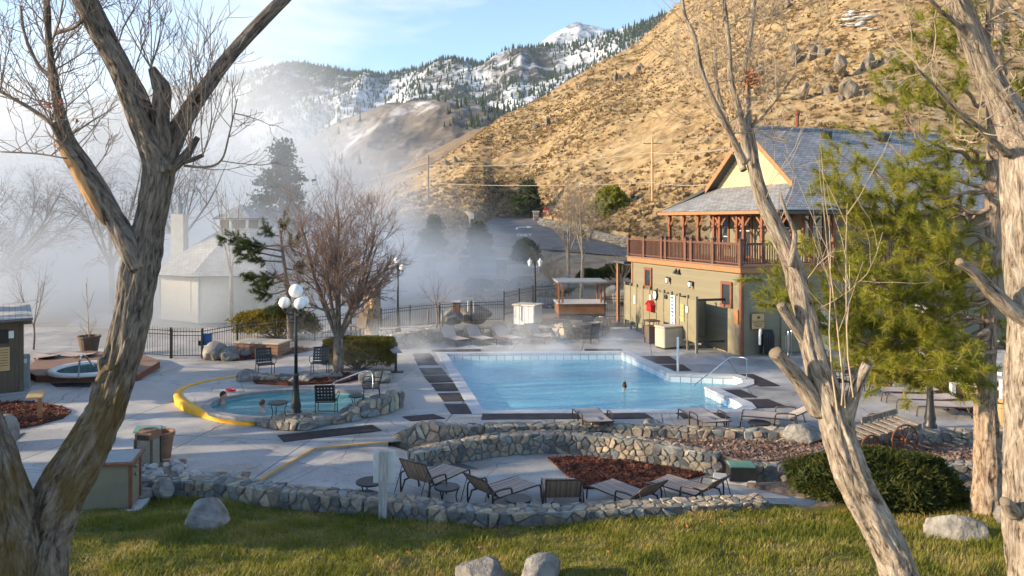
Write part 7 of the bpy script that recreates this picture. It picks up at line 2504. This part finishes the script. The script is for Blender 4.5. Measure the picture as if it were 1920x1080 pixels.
part('rim', B().add(lathe([(1.12, 0), (1.35, .0), (1.36, .1), (1.25, .14), (1.12, .1), (1.08, -.0)], 32)), MT['white'], t2, True)
part('water', B().add(lathe([(.001, .05), (1.12, .05)], 32)), MT['tub_water'], t2)
part('shell', B().add(lathe([(.001, .012), (1.1, .014)], 32)), MT['basin'], t2)
rail_thing('pool_handrail', 'steel grab rail beside the white spa tub', [G(147, 711, .25)[:], P(148, 690, G(147, 711, .25).y)[:], P(152, 668, G(147, 711, .25).y)[:], P(160, 668, 26.6)[:], P(178, 690, 27.0)[:]], .03, 'chrome')
fl = thing('planter_pot', 'big dark plant pot behind the wooden tub deck', 'pot', G(167, 665))
part('pot', B().add(lathe([(.3, 0), (.42, .7), (.46, .72), (.46, .8), (.38, .8), (.36, .7)], 20)), MT['brownwood'], fl)
part('soil', B().add(lathe([(.001, .72), (.37, .72)], 16)), MT['soil'], fl)
tw = B(); rg = np.random.default_rng(66)
for k in range(9):
    sprig(tw, (0, 0, .72), (rg.normal() * .5, rg.normal() * .5, 1), rg.uniform(.4, .8), .008, 1, rg)
sprig(tw, (0, 0, .72), (-.05, 0, 1), 2.3, .03, 1, rg, .2, .03)
part('stems', tw, MT['twig_pale'], fl)
mp = thing('marker_post', 'brown plaque on a post in the left mulch bed', 'sign', G(75, 788), R(15))
part('post', B().add(box(-.05, .05, -.05, .05, 0, .75, .008)), MT['trim_light'], mp)
part('plaque', B().add(box(-.2, .2, -.16, .16, .74, .79, .01), Matrix.Translation((0, 0, 0.1)) @ Matrix.Rotation(R(25), 4, 'X')), MT['sign_tan'], mp)
wpb = thing('planter_box', 'raised wooden planter box by the iron fence', 'planter', G(492, 664), R(-12))
for k in range(3):
    part('board', B().add(box(-1.0, 1.0, -.5, .5, k * .17, k * .17 + .16, .01)), MT['terracotta'], wpb)
part('cap', B().add(box(-1.06, 1.06, -.56, .56, .51, .57, .01)), MT['tan_plastic'], wpb)

# ================================================================ near left deck things
bn = bin2 = thing('litter_bin', 'stone aggregate litter bin with brown domed lid on the cobbles', 'bin', G(278, 872), R(-6))
part('body', B().add(box(-.22, .22, -.22, .22, .03, .78, .02)), MT['agg'], bn)
for x in (-.24, .24):
    for y in (-.24, .24):
        part('corner_post', B().add(box(x - .03, x + .03, y - .03, y + .03, 0, .8, .008)), MT['brownwood'], bn)
part('hood', B().add(box(-.26, .26, -.26, .26, .78, .98, .03)).add(lathe([(.26, .975), (.24, 1.03), (.12, 1.05), (.1, 1.02)], 20)), MT['terracotta'], bn)
bin2.scale = (.82, .82, .8)
part('opening', B().add(box(-.17, .17, -.275, -.25, .80, .93, .005)), MT['dark_plastic'], bn)
part('ash_hole', B().add(lathe([(.001, 1.055), (.1, 1.053)], 16)), MT['dark_plastic'], bn)
pt_ = thing('clay_pot', 'round brown clay pot behind the litter bin', 'pot', G(303, 858))
part('pot', B().add(lathe([(.2, 0), (.27, .5), (.3, .52), (.3, .62), (.25, .62), (.24, .5), (.2, .45)], 20)), MT['terracotta'], pt_)
part('soil', B().add(lathe([(.001, .5), (.24, .5)], 16)), MT['soil'], pt_)
hc = thing('hatch_cover', 'flat green utility hatch cover in the deck', 'hatch', G(277, 806))
part('lid', B().add(prism([XY(G(x, y) - G(277, 806)) for x, y in ((249, 812), (256, 800), (304, 799), (298, 812))], .002, .03)), MT['green_plastic'], hc)
eb = thing('equipment_box', 'tan equipment box with brown trim behind the forked trunk', 'box', G(190, 962), R(9))
part('body', B().add(box(-.52, .52, -.0, .55, .06, .9, .01)), MT['olive_panel'], eb)
for x in (-.55, .49):
    for y in (-.02, .52):
        part('corner_trim', B().add(box(x, x + .06, y, y + .06, .05, .91, .006)), MT['trim'], eb)
part('lid', B().add(([(-.6, -.06, .9), (.6, -.06, .9), (.6, .62, .98), (-.6, .62, .98), (-.6, -.06, .95), (.6, -.06, .95), (.6, .62, 1.03), (-.6, .62, 1.03)], [(0, 3, 2, 1), (4, 5, 6, 7), (0, 1, 5, 4), (1, 2, 6, 5), (2, 3, 7, 6), (3, 0, 4, 7)])), MT['trim'], eb)
part('lid_panel', B().add(([(-.54, .0, .962), (.54, .0, .962), (.54, .58, 1.03), (-.54, .58, 1.03)], [(0, 1, 2, 3)])), MT['grey_paint'], eb)
part('plinth', B().add(box(-.7, .7, -.1, .65, -.1, .05, .01)), MT['coping'], eb)
for z in (.65, .8):
    part('latch', B().add(box(.56, .6, .1, .16, z, z + .06, .01)), MT['chrome'], eb)
sp_ = lawn_pt(718, 974)
wsn = thing('sign_post', 'weathered wooden post carrying a white board, seen from behind', 'sign', (sp_[0], sp_[1], sp_[2] - .1))
part('post', B().add(box(-.075, .075, -.06, .06, 0, 1.42, .006)), MT['palewood'], wsn)
part('board', B().add(box(-.2, .22, .065, .09, .78, 1.4, .004)), MT['white'], wsn)
ub = thing('utility_box', 'black box with pale green lid in the gap of the stone wall', 'box', G(1390, 898, -.3), R(-4))
part('body', B().add(([(-.3, -.2, 0), (.3, -.2, 0), (.3, .25, 0), (-.3, .25, 0), (-.27, -.17, .3), (.27, -.17, .3), (.27, .22, .3), (-.27, .22, .3)], [(0, 3, 2, 1), (0, 1, 5, 4), (1, 2, 6, 5), (2, 3, 7, 6), (3, 0, 4, 7), (4, 5, 6, 7)])), MT['dark_plastic'], ub)
part('lid', B().add(box(-.29, .29, -.19, .24, .302, .35, .015)), MT['green_plastic'], ub)
t = thing('concrete_block', 'pale concrete block under the black utility box', 'block', G(1375, 906, -.4), R(-18))
part('block', B().add(box(-.45, .5, -.12, .25, 0, .13, .015)), MT['coping'], t)

# ================================================================ old cart
ct = cart = thing('farm_cart', 'old wooden farm cart with rusty spoked iron wheels', 'cart', G(1655, 842, 0), R(14))
for y in (-.42, .42):
    part('beam', B().add(box(-1.25, 1.0, y - .06, y + .06, .48, .62, .01), Matrix.Rotation(R(-9), 4, 'Y')), MT['greywood'], ct)
for k in range(9):
    x = -1.15 + k * .25
    part('slat', B().add(box(x, x + .14, -.5, .5, .62, .66, .006), Matrix.Rotation(R(-9), 4, 'Y')), MT['greywood'], ct)
part('rail', B().add(box(-.2, 1.05, .46, .52, .68, .84, .01), Matrix.Rotation(R(-9), 4, 'Y')), MT['greywood'], ct)
part('axle', B().add(cyl((.2, -.65, .42), (.2, .65, .42), .04)), MT['rust'], ct)
def wheel(x, y, r):
    a = np.arange(33) * 2 * math.pi / 32
    pth = np.stack([x + r * np.cos(a), 0 * a + y, r + r * np.sin(a)], 1)
    w_ = part('wheel', B().add(tube(pth, .028, 6, False)), MT['rust'], ct, True)
    for k in range(10):
        q = k * 2 * math.pi / 10
        part('spoke', B().add(cyl((x, y, r), (x + r * math.cos(q), y, r + r * math.sin(q)), .014, .014, 5)), MT['rust'], w_)
    part('hub', B().add(cyl((x, y - .1, r), (x, y + .1, r), .07, .07, 10)), MT['rust'], w_)
wheel(.2, -.62, .42); wheel(.2, .62, .42); wheel(-.85, -.55, .3); wheel(-.85, .55, .3)
part('tongue', B().add(tube([(-1.2, 0, .35), (-2.2, -.1, .1)], .04, 6)), MT['greywood'], ct)
cart.scale = (.86, .86, .86)
cp = thing('clay_pot', 'large tan pot between the pine trunk and the edge tree', 'pot', G(1878, 795))
part('pot', B().add(lathe([(.28, 0), (.36, .5), (.4, .52), (.4, .62), (.32, .62), (.3, .5)], 20)), MT['sign_tan'], cp)
part('soil', B().add(lathe([(.001, .52), (.31, .52)], 16)), MT['soil'], cp)

# ================================================================ bathers
def bather(label, pos, rz, skin, hair, zsurf, cut=.0, name='person', buns=False):
    """seated or standing figure with head and shoulders above the water; pos is the head top in the water plane"""
    t = thing(name, label, 'person', pos, rz, None)
    me = bpy.data.meshes.new('body')
    J = [(0, 0, -.62, .15), (0, 0, -.42, .145), (0, 0, -.22, .15), (0, 0, -.06, .12), (0, .0, .03, .058), (0, -.01, .10, .055),
         (.17, 0, -.08, .062), (.25, -.02, -.28, .048), (.24, -.16, -.46, .038), (.22, -.28, -.48, .032),
         (-.17, 0, -.08, .062), (-.25, -.02, -.28, .048), (-.24, -.16, -.46, .038), (-.22, -.28, -.48, .032),
         (.1, -.06, -.66, .09), (.12, -.42, -.66, .07), (.12, -.46, -1.0, .05), (-.1, -.06, -.66, .09), (-.12, -.42, -.66, .07), (-.12, -.46, -1.0, .05)]
    E = [(0, 1), (1, 2), (2, 3), (3, 4), (4, 5), (3, 6), (6, 7), (7, 8), (8, 9), (3, 10), (10, 11), (11, 12), (12, 13), (0, 14), (14, 15), (15, 16), (0, 17), (17, 18), (18, 19)]
    me.from_pydata([j[:3] for j in J], E, [])
    o = link('tmp', me)
    md = o.modifiers.new('skin', 'SKIN')
    for v, j in zip(me.skin_vertices[0].data, J):
        k = .78 if j[0] == 0 and j[2] < .0 else 1
        v.radius = (j[3], j[3] * k)
    me.skin_vertices[0].data[0].use_root = True
    o.modifiers.new('sub', 'SUBSURF').levels = 2
    dg = bpy.context.evaluated_depsgraph_get()
    dg.update()
    bm_ = bpy.data.meshes.new_from_object(o.evaluated_get(dg))
    bpy.data.objects.remove(o)
    Vb = np.array([v.co[:] for v in bm_.vertices]); Fb = [tuple(p.vertices) for p in bm_.polygons]
    # head: shaped sphere with brow, nose, chin, ears
    Vh, Fh = ico(4)
    Vh = Vh.copy()
    n0 = Vh.copy()
    Vh = Vh * np.array([.076, .096, .118])
    low = np.clip(-n0[:, 2], 0, 1)
    Vh[:, 0] *= 1 - .32 * low; Vh[:, 1] *= 1 - .12 * low
    nose = np.exp(-((n0[:, 0] / .17) ** 2 + ((n0[:, 2] + .12) / .22) ** 2)) * (n0[:, 1] < 0)
    Vh[:, 1] -= .024 * nose
    eye = sum(np.exp(-(((n0[:, 0] - s) / .16) ** 2 + ((n0[:, 2] - .08) / .11) ** 2)) for s in (-.36, .36)) * (n0[:, 1] < 0)
    Vh[:, 1] += .012 * eye
    mouth = np.exp(-((n0[:, 0] / .3) ** 2 + ((n0[:, 2] + .5) / .07) ** 2)) * (n0[:, 1] < 0)
    Vh[:, 1] += .007 * mouth
    ear = sum(np.exp(-(((n0[:, 1] - .05) / .16) ** 2 + ((n0[:, 2] + .02) / .24) ** 2)) * (np.sign(n0[:, 0]) == s) for s in (-1, 1))
    Vh[:, 0] += np.sign(n0[:, 0]) * .018 * ear * (np.abs(n0[:, 0]) > .8)
    Vh = Vh + np.array([0, -.025, .21])
    b = B().add((Vb, Fb)).add((Vh, Fh))
    part('body', b, MT[skin], t, True)
    keep = (n0[:, 2] > .28 - .55 * np.clip(n0[:, 1] + .35, 0, 1)) 
    fk = [tuple(f) for f in Fh if keep[f].all()]
    Vc = (Vh - np.array([0, -.025, .21])) * np.array([1.09, 1.07, 1.1]) + np.array([0, -.022, .212])
    Vc = Vc + (fbm(Vc * 40, 2, 3) * .006)[:, None]
    hb_ = B().add((Vc, fk))
    if buns:
        hb_.add(rock(5, (.06, .06, .05), 3, 0, .1), Matrix.Translation((0, .02, .345)))
    part('hair', hb_, MT[hair], t, True)
    sw = B()
    a = np.arange(16) * 2 * math.pi / 16
    part('swimwear', B().add(lathe([(.165, -.72), (.17, -.55), (.155, -.5)], 16)), MT['swim'], t, True)
    return t
h1 = G(417, 756, .08); bather('person with dark short hair and beard sitting at the left of the tub', h1 + Vector((0, 0, .03)), R(100), 'skin', 'hair', .1)
h2 = G(491, 772, .08); bather('person with brown hair and bare shoulders at the near tub edge', h2 + Vector((0, 0, .02)), R(150), 'skin2', 'hair_brown', .1)
h3 = G(1171, 731, -.27); bather('person with dark tied up hair in the middle of the pool', h3 + Vector((0, 0, -.1)), R(185), 'skin', 'hair', -.2, buns=True)
gg = thing('swim_ring', 'small red float lying on the far tub rim', 'float', G(432, 733, .23))
a = np.arange(25) * 2 * math.pi / 24
part('ring', B().add(tube(np.stack([.14 * np.cos(a), .09 * np.sin(a), 0 * a + .03], 1), .03, 8, False)), MT['red_plastic'], gg, True)

# ================================================================ leaf litter on the lawn edge
rg = np.random.default_rng(12)
q = np.array([lawn_pt(x, y) for x, y in zip(rg.uniform(480, 1500, 60), rg.uniform(975, 1070, 60))] + [lawn_pt(rg.normal(840, 60), rg.uniform(982, 1000)) for _ in range(60)])
o = link('fallen_leaves', B().add(leaf_cards(q + np.array([0, 0, .05]), .06, rg)).mesh('fallen_leaves', MT['dead_leaf']))
tag(o, 'scattered dry leaves on the lawn below the wall', 'leaves', None, 'stuff')
# ================================================================ off-frame building and trees, added to cast the long morning shade
# unseen lodge wing, added and sized to shade the lower patio
mb = thing('added_shade_wing', 'long timber lodge wing standing outside the picture at left', 'building', (-26, 10.8, 0), R(0))
part('wall', B().add(box(-6, 4.5, -1.4, 2.6, -.2, 5.6, .02)), MT['brownwood'], mb)
part('roof', B().add(([(-6.5, -2, 5.5), (5, -2, 5.5), (5, 3.2, 5.5), (-6.5, 3.2, 5.5), (-6.5, .6, 7.0), (5, .6, 7.0)], [(0, 1, 5, 4), (2, 3, 4, 5), (1, 2, 5), (3, 0, 4), (0, 3, 2, 1)])), MT['shingle'], mb)

for i, (x, y, h) in enumerate(((-21, 13.2, 9), (-24, 16.5, 10), (-22, 19.5, 8.5), (-27, 21.5, 11), (-25, 24.5, 9.5))):  # unseen bare trees, added to throw streaky shadows over the deck
    bare_tree('bare_tree', 'bare tree standing outside the picture at left, number %d from the road' % (i + 1) if False else 'bare tree outside the picture at left, %s from the lawn' % ('second', 'third', 'fourth', 'fifth', 'sixth', 'first')[i], Vector((x, y, 0)), h, 3.0, 150 + i, (MT['bark_mid'], MT['twig']), 2, 6, .4, .3, (3, 5), 'trees outside the picture')
# ================================================================ steam
def steam(name, label, lo, hi, fn, col=(.92, .96, 1.0), aniso=.0):
    m = bpy.data.materials.new(name)
    m.use_nodes = True
    nt = m.node_tree
    nt.nodes.clear()
    out = nt.nodes.new('ShaderNodeOutputMaterial')
    vol = nt.nodes.new('ShaderNodeVolumePrincipled')
    vol.inputs['Color'].default_value = (*col, 1)
    vol.inputs['Anisotropy'].default_value = aniso
    tc = nt.nodes.new('ShaderNodeTexCoord')
    sp = nt.nodes.new('ShaderNodeSeparateXYZ')
    nt.links.new(tc.outputs['Object'], sp.inputs[0])
    d = fn(nt, tc.outputs['Object'], sp.outputs['X'], sp.outputs['Y'], sp.outputs['Z'])
    nt.links.new(d, vol.inputs['Density'])
    nt.links.new(vol.outputs[0], out.inputs['Volume'])
    o = link(name, B().add(box(lo[0], hi[0], lo[1], hi[1], lo[2], hi[2])).mesh(name, m))
    return tag(o, label, 'steam', None, 'stuff')
def mrange(nt, v, a, b, c=0.0, d=1.0, smooth=True):
    n = nt.nodes.new('ShaderNodeMapRange')
    n.interpolation_type = 'SMOOTHSTEP' if smooth else 'LINEAR'
    for k, x in (('From Min', a), ('From Max', b), ('To Min', c), ('To Max', d)):
        n.inputs[k].default_value = x
    nt.links.new(v, n.inputs['Value'])
    return n.outputs[0]
def mul(nt, *a):
    r = a[0]
    for x in a[1:]:
        r = math_(nt, 'MULTIPLY', r, x)
    return r
def big(nt, v, x, y, z):
    mp = nt.nodes.new('ShaderNodeMapping')
    mp.inputs['Scale'].default_value = (1.2, .8, .55)
    nt.links.new(v, mp.inputs['Vector'])
    f = noise(nt, mp.outputs['Vector'], .045, 3, .55, .6)
    puff = mrange(nt, f, .39, .60)
    # denser and taller towards the left, over the hot river
    px = math_(nt, 'DIVIDE', x, y)
    left = mrange(nt, px, .02, -.42, .10, 1.0)
    edge = mrange(nt, px, .10, -.06)
    htop = math_(nt, 'MULTIPLY_ADD', left, 24.0, 7.0)
    zf = math_(nt, 'SUBTRACT', 1.0, math_(nt, 'DIVIDE', z, htop), clamp=True)
    zf = math_(nt, 'POWER', zf, 1.5)
    near = mrange(nt, y, 36, 50)
    farf = mrange(nt, y, 128, 112)
    return mul(nt, puff, left, edge, zf, near, farf, .12)
steam('steam', 'white steam cloud drifting up behind the pavilion and trees', (-100, 36, -1.2), (14, 128, 36), big)
def mid(nt, v, x, y, z):
    f = noise(nt, v, .16, 3, .55, .6)
    puff = mrange(nt, f, .34, .68)
    xf = mul(nt, mrange(nt, x, -16, -8), mrange(nt, x, 3.0, -4.0))
    yf = mul(nt, mrange(nt, y, 40, 46), mrange(nt, y, 96, 80))
    zf = math_(nt, 'POWER', math_(nt, 'SUBTRACT', 1.0, math_(nt, 'DIVIDE', z, 5.6), clamp=True), 1.3)
    return mul(nt, puff, xf, yf, zf, .12)
steam('steam', 'bluish steam bank over the hot creek behind the pool fence', (-16, 40, -1.0), (8, 96, 5.8), mid)
def low(nt, v, x, y, z):
    f = noise(nt, v, .5, 3, .55, .8)
    puff = mrange(nt, f, .42, .70)
    xf = mul(nt, mrange(nt, x, -10, -6), mrange(nt, x, 6.5, 3.5))
    yf = mul(nt, mrange(nt, y, 25, 30), mrange(nt, y, 37, 34))
    zf = math_(nt, 'POWER', math_(nt, 'SUBTRACT', 1.0, math_(nt, 'DIVIDE', z, 1.7), clamp=True), 1.2)
    return mul(nt, puff, xf, yf, zf, .38)
steam('steam', 'thin wisps of steam over the far end of the swimming pool', (-10, 25, -.26), (7, 39, 1.75), low)

def river(nt, v, x, y, z):
    f = noise(nt, v, .1, 3, .55, .6)
    puff = mrange(nt, f, .28, .62)
    xf = mul(nt, mrange(nt, x, -46, -38), mrange(nt, x, -6.5, -12))
    yf = mul(nt, mrange(nt, y, 37, 43), mrange(nt, y, 70, 60))
    zf = math_(nt, 'POWER', math_(nt, 'SUBTRACT', 1.0, math_(nt, 'DIVIDE', z, 7.0), clamp=True), 1.2)
    return mul(nt, puff, xf, yf, zf, .22)
steam('steam', 'dense white steam over the hot river behind the cabin and spa deck', (-46, 37, -1.1), (-6, 70, 7.2), river)
# ================================================================ thin valley haze round everything
hm = bpy.data.materials.new('haze')
hm.use_nodes = True
hm.node_tree.nodes.clear()
ho = hm.node_tree.nodes.new('ShaderNodeOutputMaterial')
hv = hm.node_tree.nodes.new('ShaderNodeVolumePrincipled')
hv.inputs['Color'].default_value = (.62, .80, 1.0, 1)
hv.inputs['Density'].default_value = .00005
hv.inputs['Anisotropy'].default_value = 0
hm.node_tree.links.new(hv.outputs[0], ho.inputs['Volume'])
o = link('haze', B().add(box(-5200, 3200, -300, 7600, -60, 1300)).mesh('haze', hm))
tag(o, 'thin bluish valley haze that pales the far mountains', 'haze', None, 'stuff')
